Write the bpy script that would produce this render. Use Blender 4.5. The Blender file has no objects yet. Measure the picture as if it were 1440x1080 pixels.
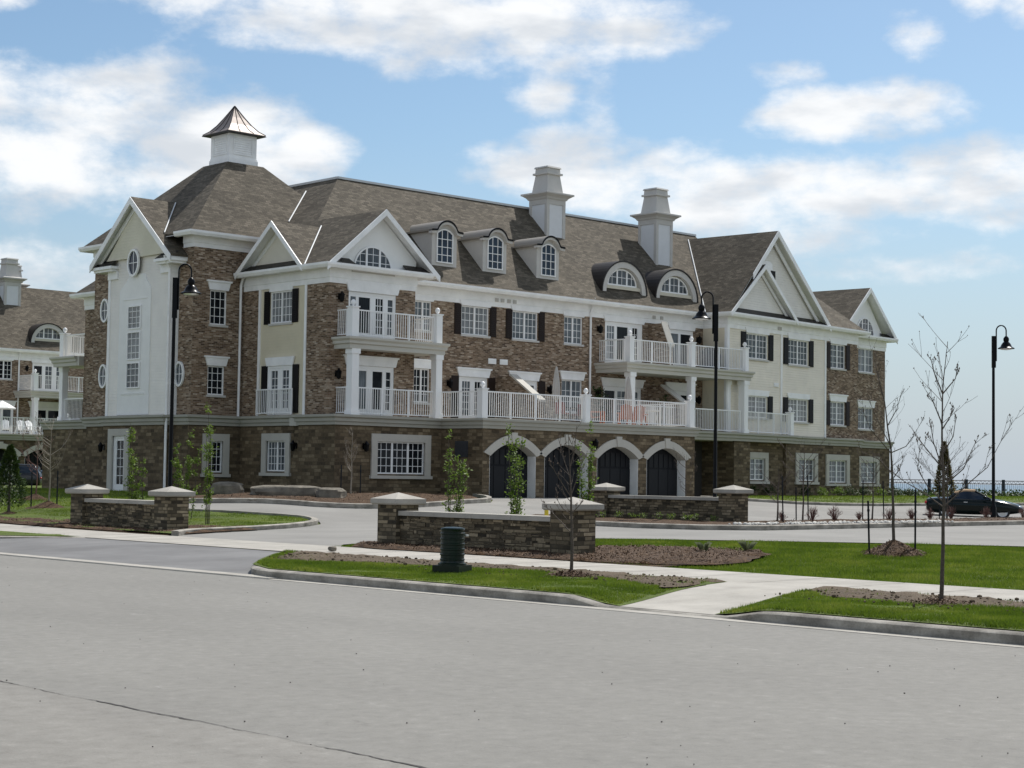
import bpy, math, random
import numpy as np
from mathutils import Vector, Matrix, Quaternion
from mathutils.geometry import delaunay_2d_cdt
R_ = math.radians
scene = bpy.context.scene
COL = scene.collection
random.seed(7)

# ------------------------------------------------------------------ camera
# World X runs along the long front of the apartment building, Y goes away behind it.
cam_d = bpy.data.cameras.new('camera')
cam = bpy.data.objects.new('camera', cam_d)
COL.objects.link(cam)
cam_d.sensor_width = 36.0
cam_d.lens = 61.03
cam_d.clip_end = 6000
cr = Vector((0.725961, -0.687580, 0.014635)); cu = Vector((-0.047190, -0.028572, 0.998477)); cw = Vector((0.686115, 0.725546, 0.053190))
CAMP = Vector((-41.473, -54.371, 1.75))
m = Matrix.Identity(4)
for i in range(3):
    m[i][0] = cr[i]; m[i][1] = cu[i]; m[i][2] = -cw[i]; m[i][3] = CAMP[i]
cam.matrix_world = m
scene.camera = cam

# ------------------------------------------------------------------ world and sun
SUN_EL = R_(53)
SUN_DIR = Vector((math.cos(R_(14)) * math.cos(SUN_EL), math.sin(R_(14)) * math.cos(SUN_EL), math.sin(SUN_EL)))
world = bpy.data.worlds.new('World'); scene.world = world
world.use_nodes = True
nt = world.node_tree; nt.nodes.clear()
def wn(t, **k):
    n = nt.nodes.new(t)
    for a, b in k.items(): setattr(n, a, b)
    return n
def wlink(a, b): nt.links.new(a, b)
def wset(sock, v):
    if hasattr(v, 'is_output'): wlink(v, sock)
    else: sock.default_value = v
def wm(op, a, b=None, c=None, clamp=False):
    n = wn('ShaderNodeMath', operation=op); n.use_clamp = clamp
    wset(n.inputs[0], a)
    if b is not None: wset(n.inputs[1], b)
    if c is not None: wset(n.inputs[2], c)
    return n.outputs[0]
def wv(op, a, b=None):
    n = wn('ShaderNodeVectorMath', operation=op)
    wset(n.inputs[0], a)
    if b is not None: wset(n.inputs[1], b)
    return n.outputs['Value'] if op in ('DOT_PRODUCT', 'LENGTH') else n.outputs['Vector']
sky = wn('ShaderNodeTexSky', sky_type='NISHITA')
sky.sun_disc = False
sky.sun_elevation = SUN_EL
sky.sun_rotation = math.atan2(SUN_DIR.x, SUN_DIR.y)
sky.altitude = 100; sky.air_density = 1.0; sky.dust_density = 0.9; sky.ozone_density = 2.2
tc = wn('ShaderNodeTexCoord')
D = tc.outputs['Generated']
SKY_FWD = (0.6870875, 0.7265747, 0.0); SKY_RT = (0.7265747, -0.6870875, 0.0)
dF = wv('DOT_PRODUCT', D, SKY_FWD); dR = wv('DOT_PRODUCT', D, SKY_RT)
az = wm('ARCTAN2', dR, dF)
sep = wn('ShaderNodeSeparateXYZ'); wlink(D, sep.inputs[0])
el = wm('ARCSINE', sep.outputs[2])
comb = wn('ShaderNodeCombineXYZ'); wlink(az, comb.inputs[0]); wlink(el, comb.inputs[1])
P2 = comb.outputs[0]
def cl(cx, cy, rx, ry, s=1.0):
    return ((cx - 720) / 2441., (670 + .0147 * (cx - 720) - cy) / 2441., rx / 2441., ry / 2441., s)
CLOUDS = [cl(130, 165, 215, 75), cl(300, 205, 170, 75), cl(40, 250, 200, 75), cl(290, 262, 180, 55), cl(425, 215, 70, 48),
          cl(250, 5, 150, 38, .9), cl(400, 20, 190, 62), cl(560, 35, 200, 80), cl(740, 35, 200, 85), cl(880, 45, 130, 50), cl(690, 80, 110, 40, .8),
          cl(760, 245, 120, 50), cl(880, 250, 170, 62), cl(1020, 285, 210, 60), cl(1180, 270, 190, 55), cl(1340, 265, 150, 60), cl(1440, 275, 130, 70), cl(1140, 335, 150, 30, .5),
          cl(770, 140, 55, 35, .6), cl(835, 165, 35, 60, .45), cl(790, 205, 80, 35, .8),
          cl(1150, 172, 95, 42), cl(1260, 165, 110, 45), cl(1210, 190, 130, 26, .8),
          cl(1280, 70, 42, 40, .6), cl(1360, 25, 38, 36, .8), cl(1430, 40, 45, 40, .8), cl(1100, 112, 60, 18, .4), cl(1280, 382, 130, 22, .35), cl(70, 395, 130, 40, .3), cl(10, 30, 40, 22, .5)]
dens = None
for (a, e, rx, ry, s) in CLOUDS:
    q = wv('MULTIPLY', wv('SUBTRACT', P2, (a, e, 0)), (1 / rx, 1 / ry, 0))
    q = wv('DOT_PRODUCT', q, q)
    v = wm('MULTIPLY', wm('MULTIPLY_ADD', q, -1.0, 1.0), s)
    dens = v if dens is None else wm('SMOOTH_MAX', dens, v, .35)
dens = wm('MAXIMUM', dens, -1.15)
# unseen scattered clouds outside the view, added to brighten and warm the fill light
ng = wn('ShaderNodeTexNoise'); ng.inputs['Scale'].default_value = 2.6; ng.inputs['Detail'].default_value = 4; wlink(D, ng.inputs['Vector'])
gd = wm('MULTIPLY_ADD', ng.outputs['Fac'], 6.0, -2.75)
m1 = wn('ShaderNodeMapRange', interpolation_type='SMOOTHSTEP'); wlink(wm('ABSOLUTE', az), m1.inputs[0]); m1.inputs[1].default_value = .33; m1.inputs[2].default_value = .5
m2 = wn('ShaderNodeMapRange', interpolation_type='SMOOTHSTEP'); wlink(el, m2.inputs[0]); m2.inputs[1].default_value = .31; m2.inputs[2].default_value = .42
om = wm('MAXIMUM', m1.outputs[0], m2.outputs[0])
dens = wm('MAXIMUM', dens, wm('MULTIPLY_ADD', om, wm('ADD', gd, 1.2), -1.2))
mp = wn('ShaderNodeMapping'); mp.inputs['Scale'].default_value = (1, 1.7, 1); wlink(P2, mp.inputs[0])
n1 = wn('ShaderNodeTexNoise'); n1.inputs['Scale'].default_value = 21; n1.inputs['Detail'].default_value = 8; n1.inputs['Roughness'].default_value = .6
wlink(mp.outputs[0], n1.inputs['Vector'])
n2 = wn('ShaderNodeTexNoise'); n2.inputs['Scale'].default_value = 9; n2.inputs['Detail'].default_value = 3
wlink(mp.outputs[0], n2.inputs['Vector'])
den2 = wm('ADD', dens, wm('MULTIPLY', wm('SUBTRACT', n1.outputs['Fac'], .5), 3.0))
den2 = wm('ADD', den2, wm('MULTIPLY', wm('SUBTRACT', n2.outputs['Fac'], .5), 1.2))
mr = wn('ShaderNodeMapRange', interpolation_type='SMOOTHSTEP'); wlink(den2, mr.inputs[0]); mr.inputs[1].default_value = -.15; mr.inputs[2].default_value = 1.15
alpha = mr.outputs[0]
# thick parts of a cloud are greyer than its thin edges
n3 = wn('ShaderNodeTexNoise'); n3.inputs['Scale'].default_value = 15; n3.inputs['Detail'].default_value = 5
mp3 = wn('ShaderNodeMapping'); mp3.inputs['Scale'].default_value = (.75, 2.3, 1); mp3.inputs['Location'].default_value = (3.1, .6, 0); wlink(P2, mp3.inputs[0]); wlink(mp3.outputs[0], n3.inputs['Vector'])
mr2 = wn('ShaderNodeMapRange', interpolation_type='SMOOTHSTEP'); wlink(n3.outputs['Fac'], mr2.inputs[0]); mr2.inputs[1].default_value = .40; mr2.inputs[2].default_value = .64
mixc = wn('ShaderNodeMix', data_type='RGBA'); wlink(mr2.outputs[0], mixc.inputs[0])
mixc.inputs[6].default_value = (9.3, 9.45, 9.6, 1); mixc.inputs[7].default_value = (6.6, 7.0, 7.5, 1)
skc = wv('MULTIPLY', sky.outputs[0], (.93, 1.03, 1.04))
hz = wn('ShaderNodeMapRange', interpolation_type='SMOOTHSTEP'); wlink(el, hz.inputs[0]); hz.inputs[1].default_value = -.02; hz.inputs[2].default_value = .21; hz.inputs[3].default_value = .93; hz.inputs[4].default_value = 0
mixh = wn('ShaderNodeMix', data_type='RGBA'); wlink(hz.outputs[0], mixh.inputs[0]); wlink(skc, mixh.inputs[6]); mixh.inputs[7].default_value = (4.75, 5.4, 6.2, 1)
mixs = wn('ShaderNodeMix', data_type='RGBA'); wlink(alpha, mixs.inputs[0])
wlink(mixh.outputs[2], mixs.inputs[6]); wlink(mixc.outputs[2], mixs.inputs[7])
bg = wn('ShaderNodeBackground'); bg.inputs['Strength'].default_value = 0.083
wlink(mixs.outputs[2], bg.inputs['Color'])
wo = wn('ShaderNodeOutputWorld'); wlink(bg.outputs[0], wo.inputs[0])
sun_d = bpy.data.lights.new('sun', 'SUN'); sun_d.energy = 3.8; sun_d.angle = R_(.53); sun_d.color = (1, .965, .91)
sun = bpy.data.objects.new('sun', sun_d); COL.objects.link(sun)
sun.rotation_euler = SUN_DIR.to_track_quat('Z', 'Y').to_euler()
scene.view_settings.view_transform = 'Standard'; scene.view_settings.look = 'None'
scene.view_settings.exposure = 0.36; scene.view_settings.gamma = 1.0
scene.cycles.max_bounces = 6; scene.cycles.diffuse_bounces = 3; scene.cycles.glossy_bounces = 3
scene.cycles.transparent_max_bounces = 8

# ------------------------------------------------------------------ materials
def new_mat(name):
    M = bpy.data.materials.new(name); M.use_nodes = True
    t = M.node_tree; b = t.nodes['Principled BSDF']
    return M, t, b
def nd(t, typ, **k):
    n = t.nodes.new(typ)
    for a, b in k.items(): setattr(n, a, b)
    return n
def plain(name, c, rough=.6, metal=0., noise=.0, nscale=3., spec=.5, bump=0., bscale=60.):
    M, t, b = new_mat(name)
    b.inputs['Base Color'].default_value = (*c, 1); b.inputs['Roughness'].default_value = rough; b.inputs['Metallic'].default_value = metal
    b.inputs['Specular IOR Level'].default_value = spec
    tcn = nd(t, 'ShaderNodeTexCoord')
    if noise > 0:
        n = nd(t, 'ShaderNodeTexNoise'); n.inputs['Scale'].default_value = nscale; n.inputs['Detail'].default_value = 6; n.inputs['Roughness'].default_value = .62
        t.links.new(tcn.outputs['Object'], n.inputs['Vector'])
        mr = nd(t, 'ShaderNodeMapRange'); t.links.new(n.outputs['Fac'], mr.inputs[0])
        mr.inputs[1].default_value = .3; mr.inputs[2].default_value = .7; mr.inputs[3].default_value = 1 - noise; mr.inputs[4].default_value = 1 + noise
        mx = nd(t, 'ShaderNodeVectorMath', operation='SCALE'); mx.inputs[0].default_value = c; t.links.new(mr.outputs[0], mx.inputs['Scale'])
        t.links.new(mx.outputs[0], b.inputs['Base Color'])
    if bump > 0:
        n = nd(t, 'ShaderNodeTexNoise'); n.inputs['Scale'].default_value = bscale; n.inputs['Detail'].default_value = 4
        t.links.new(tcn.outputs['Object'], n.inputs['Vector'])
        bp = nd(t, 'ShaderNodeBump'); bp.inputs['Strength'].default_value = bump; bp.inputs['Distance'].default_value = .02
        t.links.new(n.outputs['Fac'], bp.inputs['Height']); t.links.new(bp.outputs[0], b.inputs['Normal'])
    return M
def ramp(t, src, stops):
    r = nd(t, 'ShaderNodeValToRGB')
    while len(r.color_ramp.elements) > 1: r.color_ramp.elements.remove(r.color_ramp.elements[-1])
    r.color_ramp.elements[0].position = stops[0][0]; r.color_ramp.elements[0].color = (*stops[0][1], 1)
    for p, c in stops[1:]:
        e = r.color_ramp.elements.new(p); e.color = (*c, 1)
    if src is not None: t.links.new(src, r.inputs[0])
    return r.outputs[0]
def mixcol(t, fac, a, b, blend='MIX'):
    mx = nd(t, 'ShaderNodeMix', data_type='RGBA', blend_type=blend)
    for s, v in ((mx.inputs[0], fac), (mx.inputs[6], a), (mx.inputs[7], b)):
        if hasattr(v, 'is_output'): t.links.new(v, s)
        else: s.default_value = v if not isinstance(v, tuple) else (*v, 1)
    return mx.outputs[2]
def masonry(name, bw, bh, stops, mortar, msize, big=.35, rough=.85, jitter=0., bumpd=.012, squash=1.0):
    """courses of brick, stone or shingle laid in metres over the mesh's UVs; every unit gets its own colour"""
    M, t, b = new_mat(name)
    tcn = nd(t, 'ShaderNodeTexCoord'); uv = tcn.outputs['UV']
    vec = uv
    if jitter > 0:
        nz = nd(t, 'ShaderNodeTexNoise'); nz.inputs['Scale'].default_value = 1.3; t.links.new(uv, nz.inputs['Vector'])
        ad = nd(t, 'ShaderNodeVectorMath', operation='MULTIPLY_ADD'); t.links.new(nz.outputs['Color'], ad.inputs[0]); ad.inputs[1].default_value = (jitter, jitter * .25, 0); t.links.new(uv, ad.inputs[2]); vec = ad.outputs[0]
    br = nd(t, 'ShaderNodeTexBrick'); br.offset = .5; br.squash = squash; br.squash_frequency = 3
    br.inputs['Scale'].default_value = 1.0; br.inputs['Mortar Size'].default_value = msize; br.inputs['Mortar Smooth'].default_value = .25
    br.inputs['Brick Width'].default_value = bw; br.inputs['Row Height'].default_value = bh
    br.inputs['Color1'].default_value = (0, 0, 0, 1); br.inputs['Color2'].default_value = (1, 1, 1, 1); br.inputs['Mortar'].default_value = (.5, .5, .5, 1)
    t.links.new(vec, br.inputs['Vector'])
    col = ramp(t, br.outputs['Color'], stops)
    nz2 = nd(t, 'ShaderNodeTexNoise'); nz2.inputs['Scale'].default_value = big; nz2.inputs['Detail'].default_value = 5; t.links.new(uv, nz2.inputs['Vector'])
    nz3 = nd(t, 'ShaderNodeTexNoise'); nz3.inputs['Scale'].default_value = 9; nz3.inputs['Detail'].default_value = 5; t.links.new(uv, nz3.inputs['Vector'])
    f = nd(t, 'ShaderNodeMath', operation='ADD'); t.links.new(nz2.outputs['Fac'], f.inputs[0]); t.links.new(nz3.outputs['Fac'], f.inputs[1])
    mr = nd(t, 'ShaderNodeMapRange'); t.links.new(f.outputs[0], mr.inputs[0]); mr.inputs[1].default_value = .7; mr.inputs[2].default_value = 1.3; mr.inputs[3].default_value = .72; mr.inputs[4].default_value = 1.28
    sc = nd(t, 'ShaderNodeVectorMath', operation='SCALE'); t.links.new(col, sc.inputs[0]); t.links.new(mr.outputs[0], sc.inputs['Scale'])
    out = mixcol(t, br.outputs['Fac'], sc.outputs[0], mortar)
    t.links.new(out, b.inputs['Base Color']); b.inputs['Roughness'].default_value = rough; b.inputs['Specular IOR Level'].default_value = .25
    if bumpd > 0:
        iv = nd(t, 'ShaderNodeMath', operation='SUBTRACT'); iv.inputs[0].default_value = 1; t.links.new(br.outputs['Fac'], iv.inputs[1])
        hh = nd(t, 'ShaderNodeMath', operation='MULTIPLY_ADD'); t.links.new(nz3.outputs['Fac'], hh.inputs[0]); hh.inputs[1].default_value = .6; t.links.new(iv.outputs[0], hh.inputs[2])
        bp = nd(t, 'ShaderNodeBump'); bp.inputs['Strength'].default_value = .8; bp.inputs['Distance'].default_value = bumpd
        t.links.new(hh.outputs[0], bp.inputs['Height']); t.links.new(bp.outputs[0], b.inputs['Normal'])
    return M
MT = {}
MT['brick'] = masonry('brick', .205, .066, [(0, (.075, .047, .030)), (.22, (.15, .097, .060)), (.5, (.225, .153, .098)), (.78, (.305, .222, .152)), (1, (.46, .375, .29))], (.30, .245, .19), .008, big=.5)
MT['stone'] = masonry('rough_stone', .42, .14, [(0, (0.06975, 0.0516, 0.03192)), (.35, (0.1163, 0.086, 0.05168)), (.7, (0.1581, 0.1178, 0.0722)), (1, (0.2325, 0.1806, 0.114))], (0.1209, 0.09288, 0.05928), .010, big=.45, jitter=.12, bumpd=.03, squash=.65)
MT['wall_stone'] = masonry('garden_wall_stone', .34, .085, [(0, (0.0392, 0.0322, 0.02214)), (.3, (0.098, 0.07912, 0.05166)), (.6, (0.1764, 0.1408, 0.0902)), (.85, (0.2352, 0.1886, 0.123)), (1, (0.343, 0.276, 0.1845))], (0.0784, 0.06256, 0.041), .010, big=.8, jitter=.12, bumpd=.04, squash=.6)
MT['shingle'] = masonry('shingle', .27, .125, [(0, (0.07216, 0.0609, 0.04505)), (.4, (0.09856, 0.08352, 0.06205)), (.75, (0.1214, 0.1035, 0.0782)), (1, (0.1514, 0.1288, 0.09775))], (0.0616, 0.0522, 0.0391), .008, big=.6, rough=.9, jitter=.15, bumpd=.008)
def siding(name, c):
    M, t, b = new_mat(name)
    tcn = nd(t, 'ShaderNodeTexCoord'); sp = nd(t, 'ShaderNodeSeparateXYZ'); t.links.new(tcn.outputs['UV'], sp.inputs[0])
    md = nd(t, 'ShaderNodeMath', operation='FRACT'); ml = nd(t, 'ShaderNodeMath', operation='MULTIPLY'); ml.inputs[1].default_value = 1 / .125
    t.links.new(sp.outputs[1], ml.inputs[0]); t.links.new(ml.outputs[0], md.inputs[0])
    inv = nd(t, 'ShaderNodeMath', operation='SUBTRACT'); inv.inputs[0].default_value = 1; t.links.new(md.outputs[0], inv.inputs[1])
    bp = nd(t, 'ShaderNodeBump'); bp.inputs['Distance'].default_value = .06; bp.inputs['Strength'].default_value = 1.0
    t.links.new(inv.outputs[0], bp.inputs['Height']); t.links.new(bp.outputs[0], b.inputs['Normal'])
    n = nd(t, 'ShaderNodeTexNoise'); n.inputs['Scale'].default_value = 1.2; n.inputs['Detail'].default_value = 5; t.links.new(tcn.outputs['UV'], n.inputs['Vector'])
    mr = nd(t, 'ShaderNodeMapRange'); t.links.new(n.outputs['Fac'], mr.inputs[0]); mr.inputs[1].default_value = .3; mr.inputs[2].default_value = .7; mr.inputs[3].default_value = .94; mr.inputs[4].default_value = 1.05
    sc = nd(t, 'ShaderNodeVectorMath', operation='SCALE'); sc.inputs[0].default_value = c; t.links.new(mr.outputs[0], sc.inputs['Scale'])
    t.links.new(sc.outputs[0], b.inputs['Base Color']); b.inputs['Roughness'].default_value = .6
    return M
MT['cream'] = siding('cream_siding', (.86, .785, .62))
MT['pale'] = siding('pale_siding', (.86, .82, .72))
MT['white'] = plain('white_trim', (.88, .875, .86), .5, noise=.09, nscale=1.6)
MT['stucco'] = plain('white_stucco', (.87, .865, .84), .8, noise=.04, nscale=1.5)
MT['rail'] = plain('white_rail', (.88, .875, .86), .4)
MT['greytrim'] = plain('grey_stucco', (.55, .53, .495), .8, noise=.05, nscale=2)
MT['panel'] = plain('pale_panel', (.72, .73, .74), .7, noise=.03)
MT['cornice'] = plain('stone_cornice', (0.368, 0.3555, 0.304), .75, noise=.07, nscale=1.4)
MT['surround'] = plain('stone_surround', (.50, .475, .42), .8, noise=.06, nscale=2)
MT['slab'] = plain('balcony_fascia', (.52, .50, .44), .7, noise=.05, nscale=1.2)
MT['shutter'] = plain('black_shutter', (.010, .009, .009), .55, spec=.15)
MT['shutter2'] = plain('brown_shutter', (.024, .016, .013), .55, spec=.15)
MT['black'] = plain('black_metal', (.004, .004, .005), .3, spec=.12)
MT['darkroof'] = plain('dark_metal_roof', (.020, .016, .014), .5, noise=.15, nscale=5, spec=.3)
MT['tanmetal'] = plain('tan_metal', (.27, .245, .21), .5, noise=.06)
MT['copper'] = plain('weathered_copper', (.24, .195, .17), .5, metal=.25, noise=.18, nscale=3)
MT['flash'] = plain('dull_flashing', (.58, .60, .61), .6)
MT['garage'] = plain('garage_door', (.010, .011, .014), .5, noise=.1, nscale=2, spec=.12)
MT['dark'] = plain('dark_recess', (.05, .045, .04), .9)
MT['tan'] = plain('tan_render', (.60, .56, .45), .8, noise=.04)
def glass(name, c, rough=.06, spec=.6, wav=True):
    M, t, b = new_mat(name)
    b.inputs['Roughness'].default_value = rough; b.inputs['Specular IOR Level'].default_value = spec
    tcn = nd(t, 'ShaderNodeTexCoord')
    n = nd(t, 'ShaderNodeTexNoise'); n.inputs['Scale'].default_value = 1.3; n.inputs['Detail'].default_value = 2; t.links.new(tcn.outputs['Object'], n.inputs['Vector'])
    # blinds and curtains behind the glass, hanging in soft vertical folds
    wv_ = nd(t, 'ShaderNodeTexWave'); wv_.inputs['Scale'].default_value = 3.3; wv_.inputs['Distortion'].default_value = 2; t.links.new(tcn.outputs['UV'], wv_.inputs['Vector'])
    f = nd(t, 'ShaderNodeMath', operation='MULTIPLY_ADD'); t.links.new(wv_.outputs['Fac'], f.inputs[0]); f.inputs[1].default_value = .3; t.links.new(n.outputs['Fac'], f.inputs[2])
    col = ramp(t, f.outputs[0], [(.3, tuple(x * .45 for x in c)), (.9, tuple(min(1, x * 1.5) for x in c))])
    t.links.new(col, b.inputs['Base Color'])
    bp = nd(t, 'ShaderNodeBump'); bp.inputs['Strength'].default_value = .08; bp.inputs['Distance'].default_value = .05; t.links.new(n.outputs['Fac'], bp.inputs['Height']); t.links.new(bp.outputs[0], b.inputs['Normal'])
    return M
MT['glass'] = glass('curtained_glass', (.125, .142, .155), .06, .3)
MT['glass_b'] = glass('drawn_blind_glass', (.19, .20, .205), .05, .3)
MT['glass_c'] = glass('open_room_glass', (.06, .075, .085), .05, .3)
MT['glass_dark'] = glass('dark_glass', (.010, .012, .015), .05, .16)
MT['glass_blue'] = glass('blue_glass', (.030, .042, .062), .05, .22)
MT['glass_mid'] = glass('grey_glass', (.085, .095, .105), .05, .25)

def ground_mat(name, stops, scale, fine, rough=.9, bump=.4, bd=.02, cracks=False, patch=None):
    M, t, b = new_mat(name)
    tcn = nd(t, 'ShaderNodeTexCoord'); oc = tcn.outputs['Object']
    n = nd(t, 'ShaderNodeTexNoise'); n.inputs['Scale'].default_value = scale; n.inputs['Detail'].default_value = 9; n.inputs['Roughness'].default_value = .65; t.links.new(oc, n.inputs['Vector'])
    n2 = nd(t, 'ShaderNodeTexNoise'); n2.inputs['Scale'].default_value = fine; n2.inputs['Detail'].default_value = 3; n2.inputs['Roughness'].default_value = .7; t.links.new(oc, n2.inputs['Vector'])
    f = nd(t, 'ShaderNodeMath', operation='MULTIPLY_ADD'); t.links.new(n2.outputs['Fac'], f.inputs[0]); f.inputs[1].default_value = .5; t.links.new(n.outputs['Fac'], f.inputs[2])
    f2 = nd(t, 'ShaderNodeMath', operation='SUBTRACT'); t.links.new(f.outputs[0], f2.inputs[0]); f2.inputs[1].default_value = .25
    col = ramp(t, f2.outputs[0], stops)
    if patch:
        pm = nd(t, 'ShaderNodeMapping'); pm.inputs['Scale'].default_value = patch[2]; t.links.new(oc, pm.inputs[0])
        n4 = nd(t, 'ShaderNodeTexNoise'); n4.inputs['Scale'].default_value = patch[0]; n4.inputs['Detail'].default_value = 6; t.links.new(pm.outputs[0], n4.inputs['Vector'])
        mr = nd(t, 'ShaderNodeMapRange'); t.links.new(n4.outputs['Fac'], mr.inputs[0]); mr.inputs[1].default_value = .35; mr.inputs[2].default_value = .65; mr.inputs[3].default_value = 1 - patch[1]; mr.inputs[4].default_value = 1 + patch[1]
        sc = nd(t, 'ShaderNodeVectorMath', operation='SCALE'); t.links.new(col, sc.inputs[0]); t.links.new(mr.outputs[0], sc.inputs['Scale']); col = sc.outputs[0]
    if cracks:
        # hairline cracks: thin rims of large distorted cells, shown only here and there
        nzv = nd(t, 'ShaderNodeTexNoise'); nzv.inputs['Scale'].default_value = .9; nzv.inputs['Detail'].default_value = 5; t.links.new(oc, nzv.inputs['Vector'])
        ad = nd(t, 'ShaderNodeVectorMath', operation='MULTIPLY_ADD'); t.links.new(nzv.outputs['Color'], ad.inputs[0]); ad.inputs[1].default_value = (1.4, 1.4, 0); t.links.new(oc, ad.inputs[2])
        vo = nd(t, 'ShaderNodeTexVoronoi', feature='DISTANCE_TO_EDGE'); vo.inputs['Scale'].default_value = .16; t.links.new(ad.outputs[0], vo.inputs['Vector'])
        lt = nd(t, 'ShaderNodeMath', operation='LESS_THAN'); t.links.new(vo.outputs['Distance'], lt.inputs[0]); lt.inputs[1].default_value = .0011
        gt = nd(t, 'ShaderNodeMath', operation='GREATER_THAN'); t.links.new(n.outputs['Fac'], gt.inputs[0]); gt.inputs[1].default_value = .52
        mu = nd(t, 'ShaderNodeMath', operation='MULTIPLY'); t.links.new(lt.outputs[0], mu.inputs[0]); t.links.new(gt.outputs[0], mu.inputs[1])
        mu2 = nd(t, 'ShaderNodeMath', operation='MULTIPLY'); t.links.new(mu.outputs[0], mu2.inputs[0]); mu2.inputs[1].default_value = .45
        col = mixcol(t, mu2.outputs[0], col, (.13, .125, .12))
    if cracks:
        pm = nd(t, 'ShaderNodeMapping'); pm.inputs['Scale'].default_value = (1, .45, 1); t.links.new(oc, pm.inputs[0])
        n5 = nd(t, 'ShaderNodeTexNoise'); n5.inputs['Scale'].default_value = 3.4; n5.inputs['Detail'].default_value = 7; n5.inputs['Roughness'].default_value = .7; t.links.new(pm.outputs[0], n5.inputs['Vector'])
        for a_, b__, tgt, amt in ((.63, .72, (.36, .35, .325), .55), (.36, .29, (.12, .115, .105), .5)):
            m5 = nd(t, 'ShaderNodeMapRange'); t.links.new(n5.outputs['Fac'], m5.inputs[0]); m5.inputs[1].default_value = a_; m5.inputs[2].default_value = b__; m5.inputs[3].default_value = 0; m5.inputs[4].default_value = amt
            col = mixcol(t, m5.outputs[0], col, tgt)
    t.links.new(col, b.inputs['Base Color']); b.inputs['Roughness'].default_value = rough; b.inputs['Specular IOR Level'].default_value = .25
    bp = nd(t, 'ShaderNodeBump'); bp.inputs['Strength'].default_value = bump; bp.inputs['Distance'].default_value = bd
    t.links.new(n2.outputs['Fac'], bp.inputs['Height']); t.links.new(bp.outputs[0], b.inputs['Normal'])
    return M
MT['road'] = ground_mat('pale_asphalt', [(.22, (0.1674, 0.1601, 0.1433)), (.42, (0.2027, 0.1949, 0.1762)), (.6, (0.2232, 0.2141, 0.194)), (.82, (0.2883, 0.2782, 0.2536))], 7., 45, bump=.45, bd=.006, cracks=True, patch=(.6, .055, (1, .4, 1)))
MT['road_old'] = ground_mat('worn_asphalt', [(.22, (0.1721, 0.162, 0.1424)), (.45, (0.212, 0.2013, 0.1807)), (.62, (0.2325, 0.2214, 0.1994)), (.85, (0.3162, 0.302, 0.2741))], 6., 42, bump=.4, bd=.008, patch=(.7, .10, (1, .3, 1)))
MT['asphalt'] = ground_mat('dark_asphalt', [(.2, (.135, .132, .13)), (.8, (.2, .197, .193))], .5, 80, bump=.25, bd=.006, patch=(.5, .08, (1, 1, 1)))
MT['drive'] = ground_mat('drive_asphalt', [(.2, (0.2, 0.1931, 0.178)), (.8, (0.279, 0.269, 0.2492))], .4, 60, bump=.2, bd=.006, patch=(.35, .07, (1, 1, 1)))
MT['concrete'] = ground_mat('pale_concrete', [(.2, (.29, .27, .235)), (.5, (.37, .348, .308)), (.8, (.43, .405, .36))], 1.6, 40, bump=.2, bd=.006, patch=(1.4, .08, (1, 1, 1)))
MT['kerb'] = ground_mat('kerb_concrete', [(.2, (.15, .135, .11)), (.5, (.29, .27, .235)), (.8, (.40, .375, .33))], 2.6, 30, bump=.4, bd=.01, patch=(2.2, .3, (1, 1, 3)))
MT['soil'] = ground_mat('bare_soil', [(.2, (.06, .044, .028)), (.5, (.115, .085, .055)), (.8, (.17, .13, .088))], 1.8, 22, bump=1., bd=.05)
MT['mulch'] = ground_mat('bark_mulch', [(.25, (.022, .012, .006)), (.5, (.08, .045, .023)), (.75, (.16, .10, .055))], 6, 28, bump=1., bd=.06)
MT['lawn'] = ground_mat('lawn_soil', [(.2, (.05, .075, .010)), (.5, (.085, .12, .016)), (.8, (.14, .165, .032))], .5, 25, bump=.9, bd=.05, patch=(.8, .2, (1, 1, 1)))
def blade_mat(name, a, b_, c, scale=.6, trans=.35):
    M, t, b = new_mat(name)
    tcn = nd(t, 'ShaderNodeTexCoord')
    n = nd(t, 'ShaderNodeTexNoise'); n.inputs['Scale'].default_value = scale; n.inputs['Detail'].default_value = 8; n.inputs['Roughness'].default_value = .75; t.links.new(tcn.outputs['Object'], n.inputs['Vector'])
    col = ramp(t, n.outputs['Fac'], [(.3, a), (.5, b_), (.7, c)])
    t.links.new(col, b.inputs['Base Color']); b.inputs['Roughness'].default_value = .55; b.inputs['Specular IOR Level'].default_value = .3
    tr = nd(t, 'ShaderNodeBsdfTranslucent'); t.links.new(col, tr.inputs['Color'])
    mx = nd(t, 'ShaderNodeMixShader'); mx.inputs[0].default_value = trans
    t.links.new(b.outputs[0], mx.inputs[1]); t.links.new(tr.outputs[0], mx.inputs[2])
    t.links.new(mx.outputs[0], t.nodes['Material Output'].inputs['Surface'])
    return M
MT['grass'] = blade_mat('grass_blade', (.068, .118, .009), (.138, .205, .016), (.29, .315, .055), .8)
MT['leaf'] = blade_mat('spring_leaf', (.075, .125, .016), (.13, .20, .028), (.22, .28, .06), 6., .4)
MT['evergreen'] = blade_mat('evergreen_leaf', (.018, .035, .010), (.04, .07, .016), (.075, .11, .024), 2.5, .15)
MT['cedar'] = blade_mat('bronzed_cedar', (.08, .078, .035), (.14, .12, .055), (.21, .16, .08), 3., .4)
MT['redtwig'] = plain('reddish_twig', (.16, .075, .06), .8, noise=.3, nscale=5)
MT['bark'] = plain('tree_bark', (.085, .066, .052), .85, noise=.35, nscale=14, bump=.8, bscale=40)
MT['bark_pale'] = plain('pale_bark', (.27, .23, .18), .8, noise=.3, nscale=10)
MT['bud'] = plain('bud', (.11, .075, .05), .8)
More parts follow.
